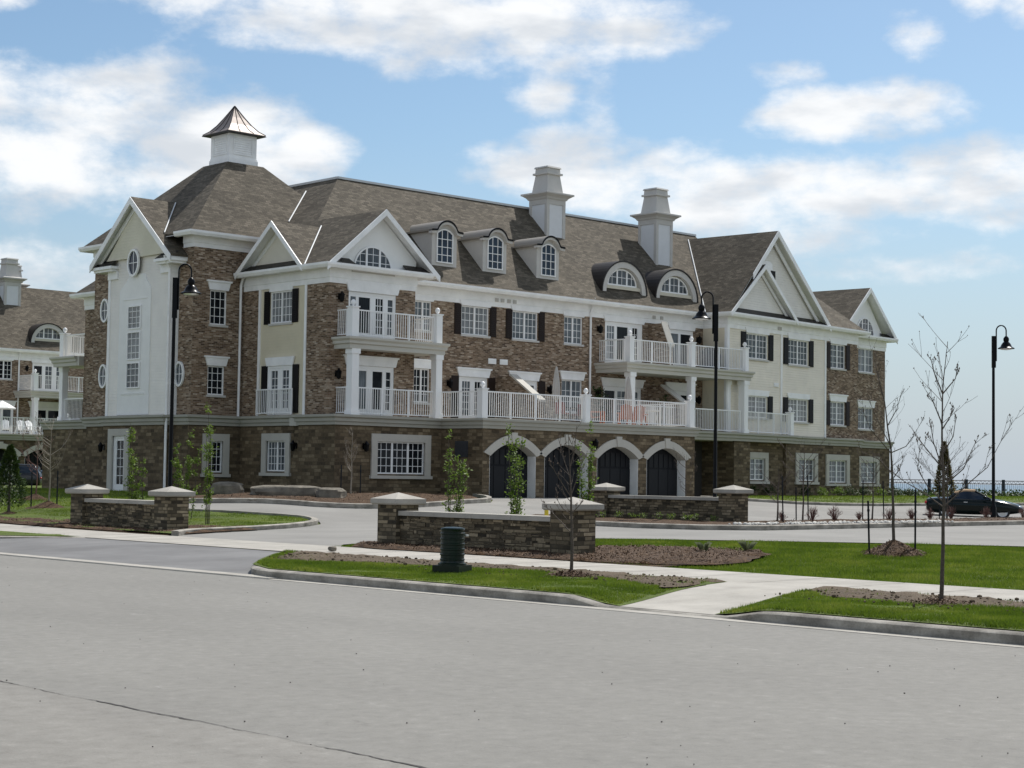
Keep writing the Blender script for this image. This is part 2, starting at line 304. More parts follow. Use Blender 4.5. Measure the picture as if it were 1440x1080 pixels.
MT['stake'] = plain('dark_stake', (.012, .014, .017), .6, spec=.15)
MT['rock'] = plain('grey_boulder', (.17, .15, .118), .9, noise=.45, nscale=3.2, bump=1., bscale=5)
MT['pebble'] = plain('white_pebble', (.55, .53, .48), .8, noise=.3, nscale=9)
MT['dkgreen'] = plain('dark_green_plastic', (.002, .011, .006), .3, noise=.2, nscale=4, spec=.3)
MT['yellow'] = plain('yellow_paint', (.62, .46, .02), .5)
MT['orange'] = plain('orange_plastic', (.40, .12, .045), .6)
MT['umbrella'] = plain('grey_canvas', (.48, .46, .43), .85, noise=.08, nscale=6)
MT['whitecanvas'] = plain('white_canvas', (.8, .79, .76), .8)
MT['carpaint'] = plain('deep_green_paint', (.002, .006, .005), .14, spec=.28)
MT['tancloth'] = plain('tan_cloth', (.42, .28, .16), .85)
MT['tyre'] = plain('tyre', (.018, .018, .018), .8)
MT['alloy'] = plain('alloy', (.55, .55, .55), .3, metal=.9)
MT['chrome'] = plain('lamp_glass', (.75, .76, .78), .1, metal=.4)
MT['redlens'] = plain('red_lens', (.42, .01, .012), .2)
MT['silver'] = plain('silver_paint', (.5, .52, .53), .25, metal=.5)
MT['whitepaint'] = plain('white_car_paint', (.7, .7, .7), .25)
MT['charcoal'] = plain('charcoal_paint', (.02, .021, .023), .25)
MT['bluepaint'] = plain('blue_car_paint', (.05, .10, .18), .2)
MT['iron'] = plain('blue_black_iron', (.016, .022, .036), .5)
MT['louvre'] = plain('dark_louvre', (.035, .038, .045), .5)
MT['pot'] = plain('dark_pot', (.05, .045, .04), .7)
MT['wood'] = plain('dark_wood', (.06, .045, .035), .7)

# ------------------------------------------------------------------ mesh tools
class MB:
    def __init__(s): s.v = []; s.f = []
    def add(s, vs, fs):
        o = len(s.v); s.v.extend([tuple(p) for p in vs]); s.f.extend([[i + o for i in f] for f in fs]); return s
    def hexa(s, p):      # 8 points: bottom ring 0-3, top ring 4-7
        return s.add(p, [(3, 2, 1, 0), (4, 5, 6, 7), (0, 1, 5, 4), (1, 2, 6, 5), (2, 3, 7, 6), (3, 0, 4, 7)])
    def box(s, x0, x1, y0, y1, z0, z1):
        return s.hexa([(x0, y0, z0), (x1, y0, z0), (x1, y1, z0), (x0, y1, z0), (x0, y0, z1), (x1, y0, z1), (x1, y1, z1), (x0, y1, z1)])
    def fbox(s, F, u0, u1, d0, d1, z0, z1):
        return s.hexa([F(u0, d0, z0), F(u1, d0, z0), F(u1, d1, z0), F(u0, d1, z0), F(u0, d0, z1), F(u1, d0, z1), F(u1, d1, z1), F(u0, d1, z1)])
    def prism(s, poly, off):
        n = len(poly); a = [Vector(p) for p in poly]; b = [p + Vector(off) for p in a]
        fs = [list(range(n)), list(range(2 * n - 1, n - 1, -1))] + [[(i + 1) % n, i, n + i, n + (i + 1) % n] for i in range(n)]
        return s.add(a + b, fs)
    def beam(s, p0, p1, o, w, h):   # straight board: o outward vector, w its thickness, h its height below p
        p0 = Vector(p0); p1 = Vector(p1); o = Vector(o).normalized() * w; dz = Vector((0, 0, -h))
        return s.hexa([p0 + dz, p1 + dz, p1 + dz + o, p0 + dz + o, p0, p1, p1 + o, p0 + o])
    def tube(s, pts, rad, n=6, cap=True):
        pts = [Vector(p) for p in pts]
        rad = rad if isinstance(rad, (list, tuple)) else [rad] * len(pts)
        o = len(s.v); ref = None
        for i, p in enumerate(pts):
            d = (pts[min(i + 1, len(pts) - 1)] - pts[max(i - 1, 0)])
            d = d.normalized() if d.length > 1e-9 else Vector((0, 0, 1))
            if ref is None: ref = Vector((1, 0, 0)) if abs(d.x) < .8 else Vector((0, 1, 0))
            a = d.cross(ref)
            a = a.normalized() if a.length > 1e-6 else d.orthogonal().normalized()
            b = d.cross(a); ref = b.cross(d) if False else ref
            for k in range(n):
                t = 2 * math.pi * k / n
                s.v.append(tuple(p + (a * math.cos(t) + b * math.sin(t)) * rad[i]))
        for i in range(len(pts) - 1):
            for k in range(n):
                s.f.append([o + i * n + k, o + i * n + (k + 1) % n, o + (i + 1) * n + (k + 1) % n, o + (i + 1) * n + k])
        if cap:
            s.f.append([o + k for k in range(n - 1, -1, -1)]); s.f.append([o + (len(pts) - 1) * n + k for k in range(n)])
        return s
    def lathe(s, c, prof, n=16):    # prof: (radius, z) from bottom to top
        o = len(s.v)
        for r, z in prof:
            for k in range(n):
                t = 2 * math.pi * k / n
                s.v.append((c[0] + r * math.cos(t), c[1] + r * math.sin(t), c[2] + z))
        for i in range(len(prof) - 1):
            for k in range(n):
                s.f.append([o + i * n + k, o + i * n + (k + 1) % n, o + (i + 1) * n + (k + 1) % n, o + (i + 1) * n + k])
        s.f.append([o + k for k in range(n - 1, -1, -1)]); s.f.append([o + (len(prof) - 1) * n + k for k in range(n)])
        return s
    def ball(s, c, r, n=10, m=6, sz=1.):
        return s.lathe(c, [(max(1e-4, r * math.sin(math.pi * i / m)), -r * sz * math.cos(math.pi * i / m)) for i in range(m + 1)], n)
    def sweep(s, poly, prof, closed_prof=True, z0=0.):
        """sweep a profile of (out, z) along a plan polyline; out is to the right of travel"""
        P = [Vector((p[0], p[1])) for p in poly]; n = len(P); N = []
        for i in range(n - 1):
            d = (P[i + 1] - P[i]).normalized(); N.append(Vector((d.y, -d.x)))
        k = len(prof); o = len(s.v)
        for i in range(n):
            if i == 0: mi = N[0]
            elif i == n - 1: mi = N[-1]
            else:
                mi = N[i - 1] + N[i]; mi = mi / max(.2, mi.dot(N[i]))
            zz = poly[i][2] if len(poly[i]) > 2 else z0
            for (a, z) in prof: s.v.append((P[i].x + mi.x * a, P[i].y + mi.y * a, z + zz))
        for i in range(n - 1):
            for j in range(k if closed_prof else k - 1):
                a = o + i * k + j; b = o + i * k + (j + 1) % k
                s.f.append([a, a + k, b + k, b])
        if closed_prof:
            s.f.append([o + j for j in range(k)]); s.f.append([o + (n - 1) * k + j for j in range(k - 1, -1, -1)])
        return s
def auto_uv(me):
    uvl = me.uv_layers.new(name='UVMap')
    nl = len(me.loops)
    co = np.empty(len(me.vertices) * 3, np.float32); me.vertices.foreach_get('co', co); co = co.reshape(-1, 3)
    li = np.empty(nl, np.int32); me.loops.foreach_get('vertex_index', li)
    npoly = len(me.polygons)
    nor = np.empty(npoly * 3, np.float32); me.polygons.foreach_get('normal', nor); nor = nor.reshape(-1, 3)
    tot = np.empty(npoly, np.int32); me.polygons.foreach_get('loop_total', tot)
    n = np.repeat(nor, tot, axis=0); p = co[li]
    t = np.stack([-n[:, 1], n[:, 0], np.zeros(nl)], 1); ln = np.linalg.norm(t, axis=1)
    flat = ln < .15
    t[flat] = (1, 0, 0); t /= np.linalg.norm(t, axis=1)[:, None]
    b = np.cross(n, t)
    uv = np.stack([(p * t).sum(1), (p * b).sum(1)], 1)
    uv[flat] = p[flat][:, :2]
    uvl.data.foreach_set('uv', uv.astype(np.float32).ravel())
def obj(name, mb, mat, parent=None, smooth=False, loc=None, uv=True):
    me = bpy.data.meshes.new(name)
    me.from_pydata(mb.v, [], mb.f); me.validate(); me.update()
    if uv: auto_uv(me)
    me.materials.append(MT[mat] if isinstance(mat, str) else mat)
    if smooth:
        me.polygons.foreach_set('use_smooth', [True] * len(me.polygons))
        if smooth != 'all':
            try: me.set_sharp_from_angle(angle=R_(40))
            except Exception: pass
    o = bpy.data.objects.new(name, me); COL.objects.link(o)
    if loc is not None: o.location = loc
    if parent is not None:
        o.parent = parent
        if parent.name in PINV: o.matrix_parent_inverse = PINV[parent.name]
    return o
def islands(name, mb, mat, parent):
    par = list(range(len(mb.v)))
    def find(a):
        while par[a] != a: par[a] = par[par[a]]; a = par[a]
        return a
    for f in mb.f:
        for q in f[1:]: par[find(q)] = find(f[0])
    grp = {}
    for f in mb.f: grp.setdefault(find(f[0]), []).append(f)
    out = None
    for fs in grp.values():
        m2 = MB(); ix = {}
        for f in fs:
            for q in f:
                if q not in ix: ix[q] = len(m2.v); m2.v.append(mb.v[q])
            m2.f.append([ix[q] for q in f])
        out = obj(name, m2, mat, parent)
    return out
PINV = {}
def regmat(o):     # remember where a thing stands so parts written in world coordinates stay put
    Mx = Matrix.LocRotScale(o.location, o.rotation_euler, o.scale)
    PINV[o.name] = Mx.inverted()
def tag(o, label, cat, group=None, kind=None):
    if label: o['label'] = label
    if cat: o['category'] = cat
    if group: o['group'] = group
    if kind: o['kind'] = kind
    return o
def thing(name, label, cat, loc=(0, 0, 0), rz=0., group=None, world=False):
    o = bpy.data.objects.new(name, None); COL.objects.link(o)
    o.location = loc; o.rotation_euler = (0, 0, rz); o.empty_display_size = .3
    tag(o, label, cat, group)
    if world: regmat(o)
    return o
def copy_thing(src, loc, rz, label, group=None):
    r = src.copy(); COL.objects.link(r); r.location = loc; r.rotation_euler = (0, 0, rz); r['label'] = label
    if group: r['group'] = group
    for ch in list(src.children):
        c = ch.copy(); COL.objects.link(c); c.parent = r
        for g in list(ch.children):
            d = g.copy(); COL.objects.link(d); d.parent = c
    return r
def struct(name, mb, mat, kind='structure', smooth=False):
    o = obj(name, mb, mat, None, smooth); o['kind'] = kind; return o

# ------------------------------------------------------------------ terrain
def ss(a, b, x):
    t = min(1., max(0., (x - a) / (b - a))); return t * t * (3 - 2 * t)
def gh(s, v):
    """height of the land; the lawns and drives climb gently from the road to the building"""
    return .14 + ss(-22, -4, s) * (.2 + .56 * ss(-16, -2, v))
def inside(poly, x, y):
    c = False; n = len(poly); j = n - 1
    for i in range(n):
        if (poly[i][1] > y) != (poly[j][1] > y) and x < (poly[j][0] - poly[i][0]) * (y - poly[i][1]) / (poly[j][1] - poly[i][1]) + poly[i][0]: c = not c
        j = i
    return c
def densify(poly, step):
    out = []
    n = len(poly)
    for i in range(n):
        a, b = poly[i], poly[(i + 1) % n]
        k = max(1, int(math.hypot(b[0] - a[0], b[1] - a[1]) / step))
        for j in range(k): out.append((a[0] + (b[0] - a[0]) * j / k, a[1] + (b[1] - a[1]) * j / k))
    return out
def smooth_poly(poly, it=2, closed=True):
    for _ in range(it):
        q = []; n = len(poly)
        rng = range(n) if closed else range(n - 1)
        if not closed: q.append(poly[0])
        for i in rng:
            a, b = poly[i], poly[(i + 1) % n]
            q.append((a[0] * .75 + b[0] * .25, a[1] * .75 + b[1] * .25)); q.append((a[0] * .25 + b[0] * .75, a[1] * .25 + b[1] * .75))
        if not closed: q.append(poly[-1])
        poly = q
    return poly
def wob(poly, amp, seed):
    r = random.Random(seed)
    return [(x + r.uniform(-amp, amp), y + r.uniform(-amp, amp)) for x, y in poly]
def patch_mb(poly, zf, step, bump=0., seed=1):
    poly = densify(poly, step)
    xs = [p[0] for p in poly]; ys = [p[1] for p in poly]
    pts = [Vector(p) for p in poly]; ne = len(pts)
    y = min(ys) + step * .5; r = random.Random(seed)
    while y < max(ys):
        x = min(xs) + step * .5
        while x < max(xs):
            q = (x + r.uniform(-.2, .2) * step, y + r.uniform(-.2, .2) * step)
            if inside(poly, *q): pts.append(Vector(q))
            x += step
        y += step
    vs, es, fs, *_ = delaunay_2d_cdt(pts, [(i, (i + 1) % ne) for i in range(ne)], [], 1, 1e-5)
    mb = MB()
    out = []
    for f in fs:
        a, b, c = vs[f[0]], vs[f[1]], vs[f[2]]
        out.append(list(f) if (b - a).cross(c - a) > 0 else list(f)[::-1])
    mb.v = [(p.x, p.y, zf(p.x, p.y) + (r.uniform(0, bump) if i >= ne and bump else 0)) for i, p in enumerate(vs)]; mb.f = out
    return mb

# ------------------------------------------------------------------ ground, road, drives
KX = -24.42                     # line of the road kerb
def zE(s, v):                   # the drive entrance dips to the gutter
    return max(0.012, gh(s, v) * ss(KX, -20.4, s))
DRIVE_EDGE_R = [(-24.45, -30.6), (-24.30, -29.9), (-23.8, -29.1), (-22.6, -27.7), (-21.3, -26.2), (-20.4, -25.4)]
DRIVE_EDGE_L = [(-20.2, -17.5), (-21.0, -16.7), (-22.4, -15.5), (-23.6, -14.2), (-24.2, -13.2), (-24.3, -11)]
def big_plane(x0, x1, y0, y1, zf, nx, ny):
    mb = MB()
    for j in range(ny + 1):
        for i in range(nx + 1):
            x = x0 + (x1 - x0) * (i / nx) ** 1; y = y0 + (y1 - y0) * j / ny
            mb.v.append((x, y, zf(x, y)))
    for j in range(ny):
        for i in range(nx):
            a = j * (nx + 1) + i; mb.f.append([a, a + 1, a + nx + 2, a + nx + 1])
    return mb
mb = MB(); mb.add([(-260, -260, 0), (KX - .22, -260, 0), (KX - .22, 260, 0), (-260, 260, 0)], [(0, 1, 2, 3)])
struct('road', mb, 'road')
# the old lane beyond the long joint is rougher
mb = MB(); r = random.Random(3)
ed = [(-34.62 + r.uniform(-.025, .025), -52 + i * .35) for i in range(120)]
mb.v = [(x, y, .004) for x, y in ed] + [(-60, y, .004) for x, y in ed]
n = len(ed); mb.f = [[i + 1, i, n + i, n + i + 1] for i in range(n - 1)]
struct('road_lane', mb, 'road_old')
mb = MB()
cr_ = []; ox = 0
for i in range(260): ox = ox * .93 + r.uniform(-.010, .010); cr_.append((-34.62 + ox + r.uniform(-.006, .006), -50.5 + i * .055))
wd = [max(.0015, .0055 * (1 + math.sin(i * .11) + .5 * math.sin(i * .37)) + r.uniform(0, .004)) * ss(0, 12, i) for i in range(260)]
mb.v = [(x - w, y, .008) for (x, y), w in zip(cr_, wd)] + [(x + w, y, .008) for (x, y), w in zip(cr_, wd)]
mb.f = [[260 + i, 260 + i + 1, i + 1, i] for i in range(259)]
struct('road_crack', mb, MT['dark'])
# base land under everything
def zbase(x, y): return gh(x, y) - .03 if x > -20.3 else -.08
def lawn_sheet():
    xs = [KX, -22, -20.31, -20.29] + [-20 + i * 1.0 for i in range(1, 44)] + [26 + 3 * i for i in range(40)]
    ys = [-200, -140, -100, -80, -66] + [-60 + i * 1.0 for i in range(90)] + [32 + 3 * i for i in range(40)]
    mb = MB()
    for y in ys:
        for x in xs: mb.v.append((x, y, zbase(x, y)))
    w = len(xs)
    for j in range(len(ys) - 1):
        for i in range(w - 1):
            cx = (xs[i] + xs[i + 1]) / 2 - CAMP.x; cy = (ys[j] + ys[j + 1]) / 2 - CAMP.y
            if cx * .7266 - cy * .6871 > 0 and cx * .6871 + cy * .7266 > 119: continue      # the shore
            a = j * w + i; mb.f.append([a, a + 1, a + w + 1, a + w])
    return mb
struct('lawn', lawn_sheet(), 'lawn', smooth=True)
# pavement along the road, crossing the drive
mb = patch_mb([(-20.35, -120), (-18.15, -120), (-18.15, 60), (-20.35, 60)], lambda x, y: gh(x, y) + .012, 1.1)
struct('pavement', mb, 'concrete')
mb = MB()
for k in range(-80, 30):
    yy = k * 1.5 + .2
    mb.add([(-20.35, yy, gh(-20.35, yy) + .0165), (-18.15, yy, gh(-18.15, yy) + .0165), (-18.15, yy + .022, gh(-18.15, yy) + .0165), (-20.35, yy + .022, gh(-20.35, yy) + .0165)], [(0, 1, 2, 3)])
struct('pavement_joint', mb, plain('joint', (.2, .185, .16), .9))
# entrance asphalt between gutter and pavement
ent = [(-24.40, -30.7)] + DRIVE_EDGE_R[1:] + DRIVE_EDGE_L + [(-24.3, 40), (-24.40, 40)]
struct('drive_entrance', patch_mb(ent, zE, .7), 'asphalt')
mb = MB(); mb.sweep([(-24.62, 60, 0), (-24.62, -30.8, 0)], [(0, .0), (0, .022), (-.26, .03), (-.26, 0)]); struct('gutter', mb, 'concrete')
# inner drive and garage forecourt
drv = [(-18.1, -24.3), (-17.4, -23.5), (-15.9, -23.0), (-13.4, -23.6), (-10.8, -25.1), (-9.3, -27.4), (-7.0, -31.2), (-5.0, -35.5), (2, -45), (60, -60), (60, -23.5), (13, -22.9), (6, -23.3), (0.9, -23.7), (-2.9, -23.9), (-4.4, -22.9), (-5.0, -21),
       (-4.2, -15), (-2.6, -13.2), (0.5, -12.7), (2.1, -13.6), (2.1, -19.4), (7.5, -19.3), (30, -18.9), (60, -18.8), (60, -8.3), (32.0, -8.3), (25, -8.6), (22.1, -8.3), (20.3, -7.6), (19.2, -5.9), (18.4, -3.3), (5.3, -3.3), (4.3, -5.0), (2.7, -6.6), (.6, -7.3), (-1.4, -8.3), (-3.4, -9.0), (-5.2, -9.2), (-6.4, -8.4), (-6.9, -6.9), (-7.4, -6), (-8.4, -5.4), (-9.2, -4.8),
       (-10.8, -5.2), (-11.3, -8.2), (-10.8, -9.1), (-10.4, -10.1), (-10.1, -11.2), (-9.9, -12.2), (-10.2, -13.1), (-10.9, -14.1), (-11.9, -14.9), (-13.1, -15.6), (-14.7, -16.2), (-16.1, -16.5), (-17.2, -16.9), (-18.1, -17.8)]
struct('drive', patch_mb(drv, lambda x, y: gh(x, y) + .004, .9), 'drive')
def kerb(name, line, top, width=.17, foot=-.05):
    mb = MB(); mb.sweep([(x, y, z) for x, y, z in line], [(0, foot), (.02, top - .02), (-.02, top), (-width, top), (-width, foot)])
    return struct(name, mb, 'kerb', smooth=True)
def kline(pts, zf, step=.5):
    out = []
    for i in range(len(pts) - 1):
        a, b = pts[i], pts[i + 1]; k = max(1, int(math.hypot(b[0] - a[0], b[1] - a[1]) / step))
        for j in range(k): x = a[0] + (b[0] - a[0]) * j / k; y = a[1] + (b[1] - a[1]) * j / k; out.append((x, y, zf(x, y)))
    x, y = pts[-1]; out.append((x, y, zf(x, y))); return out
def off_gh(d): return lambda x, y: gh(x, y) + d
# road kerbs (out of the kerb profile faces the road: travel runs towards +y on the left side ... -y)
RAMP = (-40.1, -38.3)            # dropped kerb where the path meets the road
def ktop(y):
    e = min(ss(RAMP[0] - .9, RAMP[0], y), ss(RAMP[1] + .9, RAMP[1], y)); return .135 - .11 * e
line = [(DRIVE_EDGE_R[5][0], DRIVE_EDGE_R[5][1])] + smooth_poly(DRIVE_EDGE_R[::-1][1:], 1, False) + [(KX, -31.2)]
mb = MB()
pts = [(x, y) for x, y in line] + [(KX, -31.2 - i * .3) for i in range(1, 300)]
prof_n = 5; k = len(pts); P = [Vector(p) for p in pts]
for i in range(k):
    d = (P[min(i + 1, k - 1)] - P[max(i - 1, 0)]).normalized(); nn = Vector((d.y, -d.x))
    tz = ktop(pts[i][1]); th = min(tz, .15)
    for a, z in ((0, -.04), (.015, th - .025), (-.02, th), (-.17, th + .002), (-.17, -.04)):
        mb.v.append((P[i].x + nn.x * a, P[i].y + nn.y * a, z))
for i in range(k - 1):
    for j in range(5):
        a = i * 5 + j; b = i * 5 + (j + 1) % 5; mb.f.append([a, a + 5, b + 5, b])
struct('road_kerb', mb, 'kerb', smooth=True)
kl = kline(smooth_poly(DRIVE_EDGE_L[::-1], 2, False), lambda x, y: 0.0, .4)
kl = [(KX + .1, 40, 0.0)] + [(x, y, z) for x, y, z in kl]
struct('entrance_kerb', MB().sweep(kl, [(0, -.05), (.02, .14), (-.02, .16), (-.17, .16), (-.17, -.05)]), 'kerb', smooth=True)
# flat concrete gutter pan in front of the kerb
struct('gutter_pan', MB().sweep([(KX - .24, -30.8, 0), (KX - .24, -121, 0)], [(0, -.02), (0, .006), (-.23, .010), (-.23, -.02)]), 'concrete')
# verges
def zv(x, y):
    t = (x - KX) / 4.; d = abs(y + 39.2 - 1.2 * t) - (.9 + .4 * t); e = 1 - ss(-.1, .9, d)
    zp = .03 + (gh(x, y) - .012) * ss(KX, -21.2, x)
    return (gh(x, y) + .008) * (1 - e) + (zp + .004) * e
vg = [(KX + .15, -31.0), (KX + .15, -30.3), (-23.7, -29.0), (-22.5, -27.55), (-21.2, -26.1), (-20.37, -25.3), (-20.37, -37.0), (-22.6, -37.75), (KX + .15, -38.35)]
struct('verge', patch_mb(vg, zv, .35, .03), 'lawn', smooth='all')
vg2 = [(KX + .15, -40.0), (-22.6, -39.45), (-20.37, -38.75), (-20.37, -120), (KX + .15, -120)]
struct('verge', patch_mb([(a, max(b, -62)) for a, b in vg2], zv, .35, .03), 'lawn', smooth='all')
vgl = [(-20.37, -17.2), (-21.0, -16.45), (-22.3, -15.3), (-23.4, -14.1), (-24.0, -13.1), (-24.1, -11), (-24.1, 40), (-20.37, 40)]
struct('verge', patch_mb(vgl, lambda x, y: gh(x, y) + .03, .8, .02), 'lawn', smooth='all')
def soilband(poly, seed): return wob(densify(poly, .22), .10, seed)
soilA = soilband([(-20.37, -25.9), (-21.3, -26.7), (-22.7, -28.2), (-22.5, -29.0), (-21.9, -30.2), (-21.35, -31.5), (-21.15, -33.5), (-21.25, -35.2), (-22.0, -36.6), (-22.3, -37.55), (-20.37, -36.95)], 4)
soilA = [(min(x, -20.34), y) for x, y in soilA]
struct('soil', patch_mb(soilA, lambda x, y: gh(x, y) + .03, .18, .045, 3), 'soil', smooth='all')
soilB = soilband([(-20.37, -38.8), (-21.3, -39.15), (-21.75, -39.8), (-21.9, -41.2), (-21.7, -42.4), (-21.5, -44), (-21.4, -50), (-21.2, -60), (-20.37, -60)], 5)
soilB = [(min(x, -20.34), y) for x, y in soilB]
struct('soil', patch_mb(soilB, lambda x, y: gh(x, y) + .03, .18, .045, 5), 'soil', smooth='all')
pth = [(KX + .13, -38.3), (-22.7, -37.75), (-21.3, -37.35), (-20.33, -36.6), (-20.33, -39.2), (-21.3, -39.15), (-22.7, -39.5), (KX + .13, -40.1)]
struct('path', patch_mb(pth, lambda x, y: .03 + (gh(x, y) - .012) * ss(KX, -21.2, x), .4), 'concrete')
# planting beds
def bed(poly, lift, seed, name='mulch_bed', st=.28, bm=.07):
    return struct(name, patch_mb(wob(densify(smooth_poly(poly, 1), .3), .05, seed), lambda x, y: gh(x, y) + lift, st, bm, seed), 'mulch', smooth='all')
bed([(-18.3, -25.0), (-17.3, -23.8), (-16.4, -23.4), (-15.6, -25), (-14.6, -28.4), (-13.4, -28.6), (-12.8, -30.2), (-13.0, -32.2), (-14.6, -33.0), (-16.6, -34.2), (-18.1, -33.2), (-18.1, -28)], .03, 1)
bed([(-18.1, -3), (-18.1, -17.5), (-16.0, -16.6), (-14.2, -16.1), (-13.9, -15.3), (-15.4, -13), (-16.4, -9), (-16.9, -3)], .04, 2)
bed([(-5.9, -8.7), (-6.7, -7.2), (-7.2, -6.2), (-9, -4.9), (-9.3, -3.4), (-6, -2.6), (-1, -.9), (3, -1.1), (4.0, -4.2), (2.5, -6.2), (.5, -7), (-1.5, -7.9), (-3.5, -8.7)], .10, 3, st=.4)
kerb('forecourt_kerb', kline(smooth_poly([(-10.2, -4.4), (-9.2, -4.8), (-8.4, -5.4), (-7.4, -6), (-6.9, -6.9), (-6.4, -8.4), (-5.2, -9.2), (-3.4, -9.0), (-1.4, -8.3), (.6, -7.3), (2.7, -6.6), (4.1, -5.1), (4.7, -3.6)], 1, False), off_gh(0)), .17)
struct('mulch_bed', patch_mb([(-18.14, -3), (-18.14, -17.45), (-16.3, -16.55), (-15.5, -14), (-16.6, -3)], lambda x, y: gh(x, y) + .018, .5), 'mulch')
struct('mulch_bed', patch_mb([(-18.14, -24.7), (-17.2, -23.75), (-16.2, -24), (-16.0, -33.5), (-18.14, -33.6)], lambda x, y: gh(x, y) + .016, .5), 'mulch')
# grass peninsula beside the inner drive
pen = [(-18.0, -17.6), (-17.1, -16.75), (-16.0, -16.35), (-14.7, -16.05), (-13.1, -15.45), (-12.0, -14.75), (-11.05, -13.95), (-10.4, -13.0), (-10.1, -12.2), (-10.3, -11.2), (-10.6, -10.1), (-11.0, -9.1), (-11.5, -8.2), (-11.0, -5.2), (-13, -3), (-16.6, -3), (-17.6, -8)]
struct('lawn', patch_mb(pen, lambda x, y: gh(x, y) + .06, .6, .02), 'lawn', smooth='all')
kerb('peninsula_kerb', kline(smooth_poly([(-11.2, -5.4), (-11.45, -8.2), (-10.95, -9.1), (-10.55, -10.1), (-10.2, -11.2), (-10.0, -12.2), (-10.3, -13.1), (-11.0, -14.1), (-12.0, -14.9), (-13.2, -15.6), (-14.8, -16.2), (-16.2, -16.5), (-17.2, -16.9), (-18.0, -17.7)], 1, False)[::-1], off_gh(0)), .13)
# island between the drive and the car park
isl = [(-4.2, -22.6), (-2.9, -23.7), (.9, -23.5), (6, -23.1), (13, -22.7), (60, -23.3), (60, -19), (30, -19.1), (7.5, -19.5), (2.3, -19.6), (1.9, -13.8), (.4, -12.9), (-2.4, -13.4), (-4.0, -15.1), (-4.8, -21)]
struct('island', patch_mb(isl, lambda x, y: gh(x, y) + .10, .6, .06), 'mulch', smooth='all')
kerb('island_kerb', kline([(-2.5, -13.3), (-4.2, -15), (-4.95, -21), (-4.4, -22.8), (-2.9, -23.85), (.9, -23.65), (6, -23.25), (13, -22.85), (60, -23.45)], off_gh(0), .8), .15)
kerb('lot_kerb', kline([(60, -8.2), (32.0, -8.2), (25, -8.5), (22.1, -8.2), (20.3, -7.5), (19.2, -5.8), (18.5, -3.4)], off_gh(0), .8)[::-1], .13)
struct('lawn', patch_mb([(18.6, -3.4), (19.3, -5.7), (20.4, -7.4), (22.1, -8.05), (25, -8.35), (32, -8.05), (60, -8.05), (60, 6), (25, 1.0)], lambda x, y: gh(x, y) + .04, 1.2, .02), 'lawn', smooth='all')
# lake beyond the fence
LAKE_Z = -2.5
def lake():
    FW = Vector((.6871, .7266, 0)); RT = Vector((.7266, -.6871, 0)); o = Vector((CAMP.x, CAMP.y, 0))
    mb = MB(); pts = []
    for dd in (118, 160, 260, 500, 1200, 5200):
        for xx in (-1.2, -.6, 0, .6, 1.2): p = o + FW * dd + RT * (dd * xx); pts.append((p.x, p.y, LAKE_Z))
    mb.v = pts
    for j in range(5):
        for i in range(4): a = j * 5 + i; mb.f.append([a, a + 1, a + 6, a + 5])
    M, t, b = new_mat('lake_water'); b.inputs['Base Color'].default_value = (.07, .125, .17, 1); b.inputs['Roughness'].default_value = .35; b.inputs['Specular IOR Level'].default_value = .3
    tcn = nd(t, 'ShaderNodeTexCoord'); n = nd(t, 'ShaderNodeTexNoise'); n.inputs['Scale'].default_value = .35; n.inputs['Detail'].default_value = 6; t.links.new(tcn.outputs['Object'], n.inputs['Vector'])
    bp = nd(t, 'ShaderNodeBump'); bp.inputs['Strength'].default_value = .6; bp.inputs['Distance'].default_value = .6; t.links.new(n.outputs['Fac'], bp.inputs['Height']); t.links.new(bp.outputs[0], b.inputs['Normal'])
    return struct('lake', mb, M)
lake()

# ------------------------------------------------------------------ building pieces
Z1, Z2, Z3 = 4.05, 7.12, 9.30     # first-floor terrace, top-floor balcony, top of the brick
EAVE = 9.95
def FrontF(v, s0=0.): return lambda u, d, z: Vector((s0 + u, v - d, z))
def LeftF(s): return lambda u, d, z: Vector((s - d, u, z))
CRX, CRY, BETA = 25.2, .65, R_(5.96)
UR = Vector((math.cos(BETA), math.sin(BETA), 0)); VR = Vector((-math.sin(BETA), math.cos(BETA), 0))
def RightF(v=0.): return lambda u, d, z: Vector((CRX, CRY, 0)) + UR * u + VR * (v - d) + Vector((0, 0, z))
def fr(u, v): p = RightF(0)(u, -v, 0); return (p.x, p.y)

